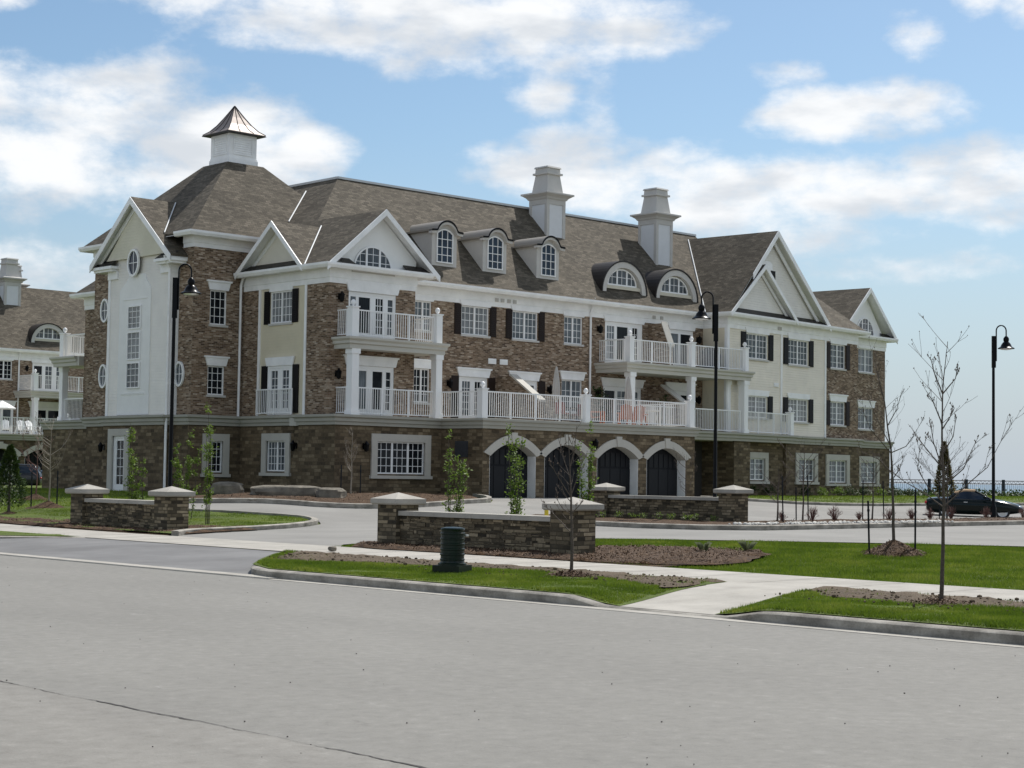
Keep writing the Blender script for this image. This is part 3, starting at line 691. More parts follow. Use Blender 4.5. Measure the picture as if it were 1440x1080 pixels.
def wall(parent, F, u0, u1, z0, z1, mat, holes=(), depth=.16, name='wall', arches=()):
    """flat wall with real openings and reveals; holes = (ua, ub, za, zb)"""
    us = sorted(set([u0, u1] + [h[i] for h in holes for i in (0, 1)])); zs = sorted(set([z0, z1] + [h[i] for h in holes for i in (2, 3)]))
    mb = MB(); idx = {}
    def V(u, z, d=0.):
        k = (round(u, 5), round(z, 5), d)
        if k not in idx: idx[k] = len(mb.v); mb.v.append(tuple(F(u, d, z)))
        return idx[k]
    for i in range(len(us) - 1):
        for j in range(len(zs) - 1):
            cu_, cz_ = (us[i] + us[i + 1]) / 2, (zs[j] + zs[j + 1]) / 2
            if any(h[0] < cu_ < h[1] and h[2] < cz_ < h[3] for h in holes): continue
            mb.f.append([V(us[i], zs[j]), V(us[i + 1], zs[j]), V(us[i + 1], zs[j + 1]), V(us[i], zs[j + 1])])
    for h in holes:
        for a, b in (((h[0], h[2]), (h[0], h[3])), ((h[0], h[3]), (h[1], h[3])), ((h[1], h[3]), (h[1], h[2])), ((h[1], h[2]), (h[0], h[2]))):
            mb.f.append([V(*a), V(*b), V(*b, -depth), V(*a, -depth)])
    for (uc, hw, zs_, rise) in arches:      # fill above a segmental arch inside its square opening
        n = 14; A = []
        for i in range(n + 1):
            u = uc - hw + 2 * hw * i / n; A.append((u, zs_ + rise * (1 - ((u - uc) / hw) ** 2)))
        top = zs_ + rise + .02
        for i in range(n):
            mb.f.append([V(*A[i]), V(*A[i + 1]), V(A[i + 1][0], top), V(A[i][0], top)])
            mb.f.append([V(*A[i + 1]), V(*A[i]), V(*A[i], -depth), V(*A[i + 1], -depth)])
    return obj(name, mb, mat, parent)

def frame_grid(mb, F, u0, u1, z0, z1, cols, nx, nz, d0, fw=.055, mw=.022, arch=False):
    mb.fbox(F, u0, u0 + fw, d0, d0 + .06, z0, z1); mb.fbox(F, u1 - fw, u1, d0, d0 + .06, z0, z1)
    mb.fbox(F, u0 + fw, u1 - fw, d0, d0 + .06, z0, z0 + fw); mb.fbox(F, u0 + fw, u1 - fw, d0, d0 + .06, z1 - fw, z1)
    for c in range(1, cols):
        uc = u0 + (u1 - u0) * c / cols; mb.fbox(F, uc - .045, uc + .045, d0, d0 + .055, z0 + fw, z1 - fw)
    cw_ = (u1 - u0) / cols
    for c in range(cols):
        for i in range(1, nx):
            uu = u0 + cw_ * c + cw_ * i / nx; mb.fbox(F, uu - mw / 2, uu + mw / 2, d0 + .002, d0 + .03, z0 + fw, z1 - fw)
    for i in range(1, nz):
        zz = z0 + (z1 - z0) * i / nz; mb.fbox(F, u0 + fw, u1 - fw, d0 + .004, d0 + .028, zz - mw / 2, zz + mw / 2)

WR = random.Random(17)
def window(parent, F, u0, u1, z0, z1, cols=2, nx=2, nz=4, gl='glass', shutters=None, lintel=True, surround=None, shw=.38, d=-.10, ltop=None, sill=True):
    if gl == 'glass': gl = WR.choice(('glass', 'glass', 'glass_b', 'glass_c'))
    mb = MB(); frame_grid(mb, F, u0, u1, z0, z1, cols, nx, nz, d)
    w = obj('window', mb, 'rail', parent)
    obj('pane', MB().fbox(F, u0 + .03, u1 - .03, d - .02, d + .012, z0 + .03, z1 - .03), gl, w)
    if surround:
        t = .30; mb = MB()
        mb.fbox(F, u0 - t, u0, -.10, .07, z0 - .06, z1 + t); mb.fbox(F, u1, u1 + t, -.10, .07, z0 - .06, z1 + t); mb.fbox(F, u0, u1, -.10, .07, z1, z1 + t)
        mb.fbox(F, u0 - t - .06, u1 + t + .06, -.10, .12, z0 - .19, z0 - .063)
        obj('surround', mb, 'surround', w)
    elif sill:
        obj('sill', MB().fbox(F, u0 - .06, u1 + .06, -.10, .07, z0 - .09, z0 - .002), 'greytrim', w)
    if lintel:
        lt = ltop or z1 + .33; mb = MB()
        a = .10
        mb.hexa([F(u0 - .05, 0.003, z1 + .003), F(u1 + .05, 0.003, z1 + .003), F(u1 + .05, .07, z1 + .003), F(u0 - .05, .07, z1 + .003), F(u0 - .05 - a, 0.003, lt), F(u1 + .05 + a, 0.003, lt), F(u1 + .05 + a, .07, lt), F(u0 - .05 - a, .07, lt)])
        if not ltop: mb.fbox(F, u0 - .2, u1 + .2, .003, .11, lt, lt + .07)
        obj('lintel', mb, 'white', w)
    if shutters:
        for ua, ub in ((u0 - shw - .04, u0 - .04), (u1 + .04, u1 + shw + .04)):
            mb = MB(); mb.fbox(F, ua, ub, .004, .045, z0 - .02, z1 + .04)
            n = int((z1 - z0) / .09)
            for i in range(n):
                zz = z0 + .06 + (z1 - z0 - .08) * i / n; mb.hexa([F(ua + .06, .045, zz), F(ub - .06, .045, zz), F(ub - .06, .062, zz), F(ua + .06, .062, zz), F(ua + .06, .045, zz + .06), F(ub - .06, .045, zz + .06), F(ub - .06, .05, zz + .06), F(ua + .06, .05, zz + .06)])
            obj('shutter', mb, shutters, parent)
    return w
def doors(parent, F, u0, u1, z0, z1, leaves, lintel=True, ltop=None, d=-.10):
    """a row of glazed leaves: list of (share, glass, nx, white) ; white leaves have wide stiles"""
    mb = MB()
    mb.fbox(F, u0, u0 + .07, d, d + .08, z0, z1); mb.fbox(F, u1 - .07, u1, d, d + .08, z0, z1); mb.fbox(F, u0 + .07, u1 - .07, d, d + .08, z1 - .1, z1)
    dr = obj('door', mb, 'rail', parent)
    tot = sum(l[0] for l in leaves); u = u0 + .07
    for share, gl, nx, st in leaves:
        ub = u + (u1 - u0 - .14) * share / tot
        mb = MB()
        mb.fbox(F, u, u + st, d + .005, d + .06, z0, z1 - .1); mb.fbox(F, ub - st, ub, d + .005, d + .06, z0, z1 - .1)
        mb.fbox(F, u + st, ub - st, d + .005, d + .06, z0, z0 + .28); mb.fbox(F, u + st, ub - st, d + .005, d + .06, z1 - .2, z1 - .1)
        for i in range(1, nx): uu = u + st + (ub - u - 2 * st) * i / nx; mb.fbox(F, uu - .012, uu + .012, d + .008, d + .04, z0 + .28, z1 - .2)
        if nx > 0:
            for i in range(1, 5): zz = z0 + .28 + (z1 - z0 - .48) * i / 5; mb.fbox(F, u + st, ub - st, d + .01, d + .038, zz - .012, zz + .012)
        lf = obj('leaf', mb, 'rail', dr)
        obj('pane', MB().fbox(F, u + st * .8, ub - st * .8, d - .01, d + .02, z0 + .2, z1 - .15), gl, dr)
        u = ub
    if lintel:
        mb = MB(); lt = ltop or z1 + .33; a = .1
        mb.hexa([F(u0 - .05, 0.003, z1 + .003), F(u1 + .05, 0.003, z1 + .003), F(u1 + .05, .07, z1 + .003), F(u0 - .05, .07, z1 + .003), F(u0 - .05 - a, 0.003, lt), F(u1 + .05 + a, 0.003, lt), F(u1 + .05 + a, .07, lt), F(u0 - .05 - a, .07, lt)])
        if not ltop: mb.fbox(F, u0 - .2, u1 + .2, .003, .11, lt, lt + .07)
        obj('lintel', mb, 'white', dr)
    return dr
def arc_window(parent, F, uc, z0, hw, hh, mull=(), nx=6, rows=(.42,), fr=.06, d=0.02, gl='glass_mid', n=20, sill=True, name='window'):
    """half-round light"""
    mb = MB()
    o = [(uc + hw * math.cos(math.pi * i / n), z0 + hh * math.sin(math.pi * i / n)) for i in range(n + 1)]
    q = [(uc + (hw - fr) * math.cos(math.pi * i / n), z0 + (hh - fr) * math.sin(math.pi * i / n)) for i in range(n + 1)]
    for i in range(n):
        mb.hexa([F(*x) for x in ((o[i][0], d, o[i][1]), (o[i + 1][0], d, o[i + 1][1]), (q[i + 1][0], d, q[i + 1][1]), (q[i][0], d, q[i][1]), (o[i][0], d + .05, o[i][1]), (o[i + 1][0], d + .05, o[i + 1][1]), (q[i + 1][0], d + .05, q[i + 1][1]), (q[i][0], d + .05, q[i][1]))])
    mb.fbox(F, uc - hw, uc + hw, d, d + .05, z0 - fr, z0)
    def zt(u): return z0 + (hh - fr * .5) * math.sqrt(max(0, 1 - ((u - uc) / (hw - fr * .5)) ** 2))
    for x in mull: mb.fbox(F, uc + x - .045, uc + x + .045, d, d + .045, z0, zt(uc + x))
    for i in range(1, nx):
        u = uc - hw + 2 * hw * i / nx; mb.fbox(F, u - .011, u + .011, d, d + .03, z0, zt(u))
    for rr in rows:
        zz = z0 + hh * rr; hu = (hw - fr) * math.sqrt(max(0, 1 - rr * rr)); mb.fbox(F, uc - hu, uc + hu, d + .001, d + .028, zz - .011, zz + .011)
    w = obj(name, mb, 'rail', parent)
    pts = [F(x, d - .02, z) for x, z in q]
    obj('pane', MB().prism(pts, F(0, d + .012, 0) - F(0, d - .02, 0)), gl, w)
    if sill: obj('sill', MB().fbox(F, uc - hw - .1, uc + hw + .1, .002, .12, z0 - fr - .08, z0 - fr - .002), 'greytrim', w)
    return w
def oval_window(parent, F, uc, zc, a, b, gl='glass_blue', fr=.085, d=.02, n=28, bars=(0,)):
    mb = MB(); o = [(uc + (a + fr) * math.cos(2 * math.pi * i / n), zc + (b + fr) * math.sin(2 * math.pi * i / n)) for i in range(n)]; q = [(uc + a * math.cos(2 * math.pi * i / n), zc + b * math.sin(2 * math.pi * i / n)) for i in range(n)]
    for i in range(n):
        j = (i + 1) % n
        mb.hexa([F(*x) for x in ((o[i][0], d - .01, o[i][1]), (o[j][0], d - .01, o[j][1]), (q[j][0], d - .01, q[j][1]), (q[i][0], d - .01, q[i][1]), (o[i][0], d + .07, o[i][1]), (o[j][0], d + .07, o[j][1]), (q[j][0], d + .07, q[j][1]), (q[i][0], d + .07, q[i][1]))])
    mb.fbox(F, uc - .014, uc + .014, d, d + .035, zc - b, zc + b); mb.fbox(F, uc - a, uc + a, d + .001, d + .034, zc - .014, zc + .014)
    w = obj('oval_window', mb, 'rail', parent)
    obj('pane', MB().prism([F(x, d - .015, z) for x, z in q], F(0, d + .012, 0) - F(0, d - .015, 0)), gl, w)
    return w
def railing(parent, p0, p1, z0, z1, posts=True, sp=.118):
    p0 = Vector((p0[0], p0[1], 0)); p1 = Vector((p1[0], p1[1], 0)); d = p1 - p0; d.normalize(); p0 = p0 - d * .08; p1 = p1 + d * .08; L = (p1 - p0).length; nrm = Vector((d.y, -d.x, 0))
    F = lambda u, dd, z: p0 + d * u + nrm * dd + Vector((0, 0, z))
    mb = MB(); mb.fbox(F, 0, L, -.03, .03, z1 - .05, z1); mb.fbox(F, 0, L, -.02, .02, z0 + .06, z0 + .10)
    n = max(2, int(L / sp))
    for i in range(1, n): u = L * i / n; mb.fbox(F, u - .011, u + .011, -.011, .011, z0 + .10, z1 - .05)
    np_ = max(1, round(L / 1.55))
    for i in range(0, np_ + 1):
        u = min(max(L * i / np_, .028), L - .028); mb.fbox(F, u - .027, u + .027, -.027, .027, z0, z1 - .004)
    return obj('railing', mb, 'rail', parent)
def newel(parent, x, y, z0, z1, w=.44, rot=0., ball=True, mat='rail'):
    w *= .68
    c, s_ = math.cos(rot), math.sin(rot)
    F = lambda u, d, z: Vector((x + u * c - d * s_, y + u * s_ + d * c, z))
    mb = MB(); h = w / 2; mb.fbox(F, -h, h, -h, h, z0, z1); mb.fbox(F, -h - .035, h + .035, -h - .035, h + .035, z1, z1 + .05)
    p = obj('post', mb, mat, parent)
    if ball: obj('finial', MB().lathe((x, y, z1 + .05), [(.06, 0), (.035, .04), (.08, .07), (.108, .15), (.08, .23), (.03, .265), (.001, .27)], 14), 'rail', p, True)
    return p
def column(parent, x, y, z0, z1, w=.38, rot=0.):
    w *= .70
    c, s_ = math.cos(rot), math.sin(rot)
    F = lambda u, d, z: Vector((x + u * c - d * s_, y + u * s_ + d * c, z))
    mb = MB(); h = w / 2; mb.fbox(F, -h, h, -h, h, z0 + .2, z1 - .2); mb.fbox(F, -h - .04, h + .04, -h - .04, h + .04, z0, z0 + .2); mb.fbox(F, -h - .04, h + .04, -h - .04, h + .04, z1 - .2, z1)
    return obj('column', mb, 'rail', parent)
BAND = [(-.02, 3.66), (.07, 3.66), (.07, 3.78), (.13, 3.80), (.13, 3.92), (.21, 3.97), (.21, 4.06), (-.02, 4.08)]
SLABP = [(-.02, -.46), (.02, -.46), (.02, -.30), (.09, -.26), (.09, -.16), (.17, -.08), (.17, 0), (-.02, 0)]
GUT = [(.02, -.02), (.30, -.10), (.34, -.14), (.50, -.13), (.56, -.02), (.56, .07), (.50, .07), (.02, .04)]      # gutter and soffit, z about the eave
FRZ = [(-.01, Z3 - .02), (.035, Z3 - .02), (.035, Z3 + .18), (.06, Z3 + .2), (.06, EAVE - .06), (-.01, EAVE - .06)]
def lantern(parent, F, u, z):
    mb = MB(); mb.fbox(F, u - .06, u + .06, .0, .03, z - .12, z + .12); mb.fbox(F, u - .015, u + .015, .03, .16, z + .08, z + .11)
    c = F(u, .17, z)
    mb.lathe((c.x, c.y, c.z - .22), [(.03, 0), (.09, .04), (.12, .26), (.14, .28), (.05, .38), (.01, .44)], 6)
    obj('wall_lantern', mb, 'black', parent)
def downspout(parent, F, u, z0, z1, kick=.25):
    mb = MB(); mb.tube([F(u, .32, z1 + .3), F(u, .30, z1 + .12), F(u, .07, z1 - kick), F(u, .07, z0)], .055, 6); obj('downspout', mb, 'white', parent)
def vent(parent, F, u0, u1, z0, z1, mat='white'):
    mb = MB(); mb.fbox(F, u0, u1, .002, .03, z0, z1)
    n = max(2, int((z1 - z0) / .07))
    for i in range(n): zz = z0 + .02 + (z1 - z0 - .04) * i / n; mb.fbox(F, u0 + .03, u1 - .03, .03, .05, zz, zz + .03)
    obj('vent', mb, mat, parent)
def chimney(parent, x0, x1, y0, y1, zb, zc, zt):
    mb = MB(); mb.box(x0 + .04, x1 - .04, y0 + .04, y1 - .04, zb, zc - .02)
    ch = obj('chimney', mb, 'panel', parent)
    mb = MB(); w = .17
    for xa, ya in ((x0, y0), (x1 - w, y0), (x0, y1 - w), (x1 - w, y1 - w)): mb.box(xa, xa + w, ya, ya + w, zb, zc - .27)
    mb.box(x0 - .002, x1 + .002, y0 - .002, y1 + .002, zc - .27, zc - .02)
    cx, cy = (x0 + x1) / 2, (y0 + y1) / 2; hw = (x1 - x0) / 2
    def ring(hx, z): return [(cx - hx, cy - hx, z), (cx + hx, cy - hx, z), (cx + hx, cy + hx, z), (cx - hx, cy + hx, z)]
    def fr_(a, za, b, zb_): mb.hexa(ring(a, za) + ring(b, zb_))
    fr_(hw + .04, zc - .02, hw + .10, zc + .08); fr_(hw + .10, zc + .08, hw + .27, zc + .2); fr_(hw + .30, zc + .2, hw + .30, zc + .28); fr_(hw + .30, zc + .28, hw - .1, zc + .38)
    obj('trim', mb, 'greytrim', ch)
    mb = MB(); a0, a1 = hw * .86, hw * .62; zr = zc + .36 + (zt - zc - .36) * .68
    fr_(a0, zc + .33, a0 + (a1 - a0) * .8, zr); fr_(a1 + .13, zr, a1 + .13, zr + .09); fr_(a1 + .045, zr + .09, a1 + .03, zt - .08); fr_(a1 + .09, zt - .08, a1 + .05, zt)
    obj('flue', mb, 'greytrim', ch)
    return ch
def dormer(parent, sc, vf, z0, hw=.72, ze=12.42, top=12.84, vb=5.4):
    n = 16
    def arc(h, zb, rise): return [(sc + h * (2 * i / n - 1), zb + rise * (1 - (2 * i / n - 1) ** 2)) for i in range(n + 1)]
    a = arc(hw, ze - .08, .34)
    face = [(sc - hw, z0)] + a + [(sc + hw, z0)]
    mb = MB().prism([(u, vf, z) for u, z in face], (0, vb - vf, 0)); dm = obj('dormer', mb, 'greytrim', parent)
    F = FrontF(vf)
    # roof: short flat wings and a swept arch
    def prof(g): 
        a_ = hw * .80; rs = top - ze - .02; R0 = (a_ * a_ + rs * rs) / (2 * rs); L = [(sc - hw - .17, ze - .03 + g), (sc - a_ - .05, ze - .01 + g)]
        L += [(sc + a_ * (2 * i / n - 1), ze + .02 + g + math.sqrt(max(0, R0 * R0 - (a_ * (2 * i / n - 1)) ** 2)) - (R0 - rs)) for i in range(n + 1)] + [(sc + a_ + .05, ze - .01 + g), (sc + hw + .17, ze - .03 + g)]
        return L
    lo, hi = prof(-.16), prof(-.02); ring = lo + hi[::-1]
    obj('arch_trim', MB().prism([(u, vf - .22, z) for u, z in ring], (0, .24, 0)), 'greytrim', dm)
    lo, hi = prof(-.06), prof(.02); ring = lo + hi[::-1]
    obj('roof', MB().prism([(u, vf - .20, z) for u, z in ring], (0, vb - vf, 0)), 'tanmetal', dm); obj('drip_edge', MB().prism([(u, vf - .26, z) for u, z in ring], (0, .055, 0)), 'black', dm)
    # arched 12-light sash
    mb = MB(); u0, u1 = sc - .47, sc + .47; zb = z0 + .16; zt = ze - .13; rise = .2
    arcp = lambda h, zz, ri: [(sc + h * (2 * i / n - 1), zz + ri * (1 - (2 * i / n - 1) ** 2)) for i in range(n + 1)]
    o = arcp(.47, zt, rise); q = arcp(.42, zt - .02, rise - .03)
    for i in range(n): mb.hexa([F(o[i][0], .004, o[i][1]), F(o[i + 1][0], .004, o[i + 1][1]), F(q[i + 1][0], .004, q[i + 1][1]), F(q[i][0], .004, q[i][1]), F(o[i][0], .06, o[i][1]), F(o[i + 1][0], .06, o[i + 1][1]), F(q[i + 1][0], .06, q[i + 1][1]), F(q[i][0], .06, q[i][1])])
    mb.fbox(F, u0, u0 + .05, .004, .06, zb, zt); mb.fbox(F, u1 - .05, u1, .004, .06, zb, zt); mb.fbox(F, u0 + .05, u1 - .05, .004, .06, zb, zb + .05)
    for i in (1, 2): uu = u0 + (u1 - u0) * i / 3; mb.fbox(F, uu - .014, uu + .014, .01, .045, zb + .05, zt + rise * .86)
    for i in (1, 2, 3): zz = zb + (zt + .1 - zb) * i / 4; mb.fbox(F, u0 + .05, u1 - .05, .012, .043, zz - .014, zz + .014)
    w = obj('window', mb, 'rail', dm)
    obj('pane', MB().prism([F(u0 + .04, .002, zb + .03), F(u1 - .04, .002, zb + .03)] + [F(x, .002, z) for x, z in q[::-1]], (0, -.015, 0)), 'glass_blue', w)
    return dm
def eyebrow(parent, sc, vf, z0, R=1.56, H=1.52, back=2.2, win=1.02):
    n = 24
    def arc(a, b): return [(sc + a * math.cos(math.pi * i / n), z0 + b * math.sin(math.pi * i / n)) for i in range(n + 1)]
    o, q = arc(R, H), arc(R - .30, H - .30)
    mb = MB()
    for i in range(n): mb.hexa([(o[i][0], vf, o[i][1]), (o[i + 1][0], vf, o[i + 1][1]), (q[i + 1][0], vf, q[i + 1][1]), (q[i][0], vf, q[i][1]), (o[i][0], vf + .30, o[i][1]), (o[i + 1][0], vf + .30, o[i + 1][1]), (q[i + 1][0], vf + .30, q[i + 1][1]), (q[i][0], vf + .30, q[i][1])])
    eb = obj('eyebrow_dormer', mb, 'greytrim', parent)
    o2 = arc(R + .05, H + .05); o3 = arc(R - .02, H - .02); mb = MB()
    for i in range(n): mb.hexa([(o2[i][0], vf - .04, o2[i][1]), (o2[i + 1][0], vf - .04, o2[i + 1][1]), (o3[i + 1][0], vf - .04, o3[i + 1][1]), (o3[i][0], vf - .04, o3[i][1]), (o2[i][0], vf + back, o2[i][1]), (o2[i + 1][0], vf + back, o2[i + 1][1]), (o3[i + 1][0], vf + back, o3[i + 1][1]), (o3[i][0], vf + back, o3[i][1])])
    obj('roof', mb, 'darkroof', eb)
    mb = MB().prism([(x, vf + .22, z) for x, z in arc(R - .2, H - .2)], (0, .2, 0)); mb.box(sc - R + .31, sc + R - .31, vf + .1, vf + .22, z0 + .18, z0 + .34)
    obj('face', mb, 'tan', eb)
    F = FrontF(vf + .22); arc_window(eb, F, sc, z0 + .42, win, win * .74, (-.34, .34), 6, (.45,), .07, .01, 'glass_mid', sill=False)
    return eb
def roofplane(parent, name, polys, mat='shingle', t=.10, soffit=True):
    mb = MB(); sf = MB()
    for p in polys:
        mb.prism(p, (0, 0, -t)); sf.prism([(q[0], q[1], q[2] - t - .003) for q in p], (0, 0, -.02))
    r = obj(name, mb, mat, parent)
    if soffit: obj('soffit', sf, 'white', r)
    return r
PANELM = plain('garage_panel', (.014, .015, .018), .4, spec=.15)
def garage(parent, F, uc, hw, z0, zs, rise):
    n = 14; mb = MB()
    A = [(uc - hw + 2 * hw * i / n, zs + rise * (1 - (2 * i / n - 1) ** 2)) for i in range(n + 1)]
    B = [(uc + (hw + .34) * (2 * i / n - 1), zs + .12 + (rise + .20) * (1 - (2 * i / n - 1) ** 2)) for i in range(n + 1)]
    for i in range(n): mb.hexa([F(A[i][0], -.5, A[i][1] - .012), F(A[i + 1][0], -.5, A[i + 1][1] - .012), F(B[i + 1][0], -.5, B[i + 1][1]), F(B[i][0], -.5, B[i][1]), F(A[i][0], .06, A[i][1] - .012), F(A[i + 1][0], .06, A[i + 1][1] - .012), F(B[i + 1][0], .06, B[i + 1][1]), F(B[i][0], .06, B[i][1])])
    mb.hexa([F(uc - .11, -.01, zs + rise - .02), F(uc + .11, -.01, zs + rise - .02), F(uc + .11, .10, zs + rise - .02), F(uc - .11, .10, zs + rise - .02), F(uc - .17, -.01, zs + rise + .42), F(uc + .17, -.01, zs + rise + .42), F(uc + .17, .10, zs + rise + .42), F(uc - .17, .10, zs + rise + .42)])
    g = obj('garage_door', MB().fbox(F, uc - hw - .02, uc + hw + .02, -.56, -.48, z0, zs + rise + .02), 'garage', parent)
    obj('arch', mb, 'surround', g)
    mb = MB()
    for i in range(4): uu = uc - hw + 2 * hw * i / 4; mb.fbox(F, uu + .02, uu + 2 * hw / 4 - .02, -.478, -.46, z0 + .1, zs - .42)
    for i in range(8): uu = uc - hw + 2 * hw * i / 8; mb.fbox(F, uu + .04, uu + 2 * hw / 8 - .04, -.478, -.46, zs - .34, zs + rise * .5)
    obj('door_panel', mb, PANELM, g)
    mb = MB()
    for sg in (-1, 1): a, b = sorted((uc + sg * (hw - .014), uc + sg * (hw + .05))); mb.fbox(F, a, b, -.5, -.002, z0, zs + .01)
    islands('jamb', mb, 'white', g)

# ------------------------------------------------------------------ the apartment building
GB = .88           # ground at the building
def apartment():
    B = thing('apartment_building', 'long brick and cream apartment block with a white cupola, gables, terraces and arched garage doors', 'building', (0, 0, GB), world=True, group='apartment blocks')
    # ---------------- tower at the left end
    TF = FrontF(5.9); TL = LeftF(-2.47)
    wall(B, TF, -2.47, 0.0, 4.0, 11.0, 'brick', [(-1.64, -.83, 7.82, 9.25), (-1.68, -.87, 4.92, 6.12)])
    wall(B, FrontF(5.9), 0.0, 6.0, 9.8, 11.0, 'brick')
    wall(B, TL, 5.9, 13.75, 4.0, 11.0, 'brick')
    wall(B, lambda u, d, z: Vector((-2.47 + u, 13.75 + d, z)), 0, 8, 4.0, 11.0, 'brick')
    window(B, TF, -1.64, -.83, 7.82, 9.25, 1, 3, 4, 'glass_dark'); window(B, TF, -1.68, -.87, 4.92, 6.12, 1, 3, 4, 'glass_dark')
    oval_window(B, TL, 12.75, 8.72, .26, .44, 'glass_mid', d=.03); oval_window(B, TL, 12.75, 5.85, .26, .44, 'glass_mid', d=.03); oval_window(B, TL, 6.7, 5.75, .26, .44, 'glass_mid', d=.03)
    TE = 11.50
    fz = [(-.01, 10.95), (.05, 10.95), (.05, 11.12), (.08, 11.14), (.08, TE - .06), (-.01, TE - .06)]
    loop = [(6.5, 13.75), (-2.47, 13.75), (-2.47, 5.9), (6.5, 5.9)]
    for lp in ([(6.5, 13.75), (-2.47, 13.75), (-2.47, 12.3)], [(-2.47, 6.62), (-2.47, 5.9), (6.5, 5.9)]):
        obj('frieze', MB().sweep(lp, fz), 'white', B); obj('eave', MB().sweep(lp, [(a, z + TE) for a, z in GUT]), 'white', B)
    ov = .47; zc = 15.30; hc = .95; cx, cy = 2.0, 9.82; zr = TE + .04
    e = [(-2.47 - ov, 5.9 - ov), (6.5 + ov, 5.9 - ov), (6.5 + ov, 13.75 + ov), (-2.47 - ov, 13.75 + ov)]; c4 = [(cx - hc, cy - hc), (cx + hc, cy - hc), (cx + hc, cy + hc), (cx - hc, cy + hc)]
    roofplane(B, 'roof', [[(*e[i], zr), (*e[(i + 1) % 4], zr), (*c4[(i + 1) % 4], zc), (*c4[i], zc)] for i in range(4)])
    # cupola
    mb = MB(); h = .72
    mb.box(cx - h, cx + h, cy - h, cy + h, zc - .4, zc + 1.40); mb.box(cx - h - .05, cx + h + .05, cy - h - .05, cy + h + .05, zc - .35, zc + .24); mb.box(cx - h - .02, cx + h + .02, cy - h - .02, cy + h + .02, zc + .24, zc + .32)
    cu_ = obj('cupola', mb, 'white', B)
    mb = MB()
    for F, o in ((FrontF(cy - h), cx), (LeftF(cx - h), cy)):
        for a, b, c, d in ((o - .52, o - .46, .42, 1.28), (o + .46, o + .52, .42, 1.28)): mb.fbox(F, a, b, .002, .025, zc + c, zc + d)
        mb.fbox(F, o - .46, o + .46, .002, .025, zc + 1.22, zc + 1.28); mb.fbox(F, o - .46, o + .46, .002, .025, zc + .42, zc + .48)
        for i in range(7): zz = zc + .52 + .095 * i; mb.hexa([F(o - .45, .0, zz), F(o + .45, .0, zz), F(o + .45, .02, zz), F(o - .45, .02, zz), F(o - .45, 0, zz + .07), F(o + .45, 0, zz + .07), F(o + .45, .004, zz + .07), F(o - .45, .004, zz + .07)])
    obj('louver', mb, 'white', cu_)
    mb = MB(); prof = [(1.0, 1.36), (1.0, 1.40), (.78, 1.56), (.56, 1.82), (.34, 2.16), (.14, 2.50), (.015, 2.72)]
    for i in range(len(prof) - 1):
        (a, za), (b, zb_) = prof[i], prof[i + 1]
        mb.hexa([(cx - a, cy - a, zc + za), (cx + a, cy - a, zc + za), (cx + a, cy + a, zc + za), (cx - a, cy + a, zc + za), (cx - b, cy - b, zc + zb_), (cx + b, cy - b, zc + zb_), (cx + b, cy + b, zc + zb_), (cx - b, cy + b, zc + zb_)])
    obj('cupola_roof', mb, 'copper', cu_)
    mb = MB()
    for k in range(4):
        for fct in (1., .36, -.36):
            pts = []
            for a, z in prof[1:]:
                q = [(a * fct, -a), (a, a * fct), (-a * fct, a), (-a, -a * fct)][k]; pts.append((cx + q[0], cy + q[1], zc + z + .012))
            mb.tube(pts, .014, 4)
    mb.box(cx - 1.02, cx + 1.02, cy - 1.02, cy + 1.02, zc + 1.335, zc + 1.362)
    obj('seam', mb, 'darkroof', cu_)
    # panel bay on the tower's end face
    PL = LeftF(-2.87); va, vb = 6.95, 11.85; vm = 9.55
    mb = MB(); mb.box(-2.86, -2.47, va, vb, 4.0, 10.747); obj('bay_wall', mb, 'pale', B)
    mb = MB()
    for a in (va, vb - .14): mb.box(-2.90, -2.46, a - .02, a + .16, 4.08, 10.2)
    islands('corner_board', mb, 'white', B)
    n = 14; sh = [(8.42, 4.10), (8.42, 9.35)]
    # bell-shaped white panel
    for i in range(n + 1):
        t = i / n; sh.append((8.42 + .42 * ss(0, 1, t) + .0, 9.35 + .55 * t))
    sh += [(8.95, 10.05), (10.15, 10.05)]
    for i in range(n + 1):
        t = 1 - i / n; sh.append((10.90 - .62 * ss(0, 1, t), 9.35 + .55 * t))
    sh += [(10.90, 4.10)]
    mb = MB().prism([PL(u, -.02, z) for u, z in sh], PL(0, .05, 0) - PL(0, 0, 0))
    for z in (8.98, 4.95, 5.0): mb.fbox(PL, 8.7, 10.6, .03, .05, z, z + .035)
    obj('panel', mb, 'stucco', B)
    for z0, z1 in ((5.22, 6.32), (6.42, 7.62), (7.72, 8.72)): window(B, PL, 9.10, 10.14, z0, z1, 1, 3, 4, 'glass', None, False, None, d=.035, sill=False)
    oval_window(B, LeftF(-2.99), 9.62, 10.52, .37, .50, 'glass_blue', d=.03)
    # its little gable
    ga, gb, gz0, gz1 = 6.35, 12.75, 10.62, 13.30
    mb = MB().prism([(-2.99, va - .06, 10.752), (-2.99, vb + .06, 10.752), (-2.99, vm, 12.98)], (.5, 0, 0)); obj('gable_wall', mb, 'pale', B)
    roofplane(B, 'gable_roof', [[(-3.30, vm, gz1), (-3.30, ga, gz0), (-.9, ga, gz0), (.2, vm, gz1)], [(-3.30, gb, gz0), (-3.30, vm, gz1), (.2, vm, gz1), (-.9, gb, gz0)]], t=.09)
    mb = MB()
    for fa in (ga, gb): mb.beam((-3.30, fa, gz0 - .02), (-3.30, vm, gz1 - .02), (-1, 0, 0), .04, .30); mb.beam((-3.04, fa + (.25 if fa < vm else -.25), gz0 + .08), (-3.04, vm, gz1 - .25), (1, 0, 0), .05, .24)
    islands('rake', mb, 'white', B)
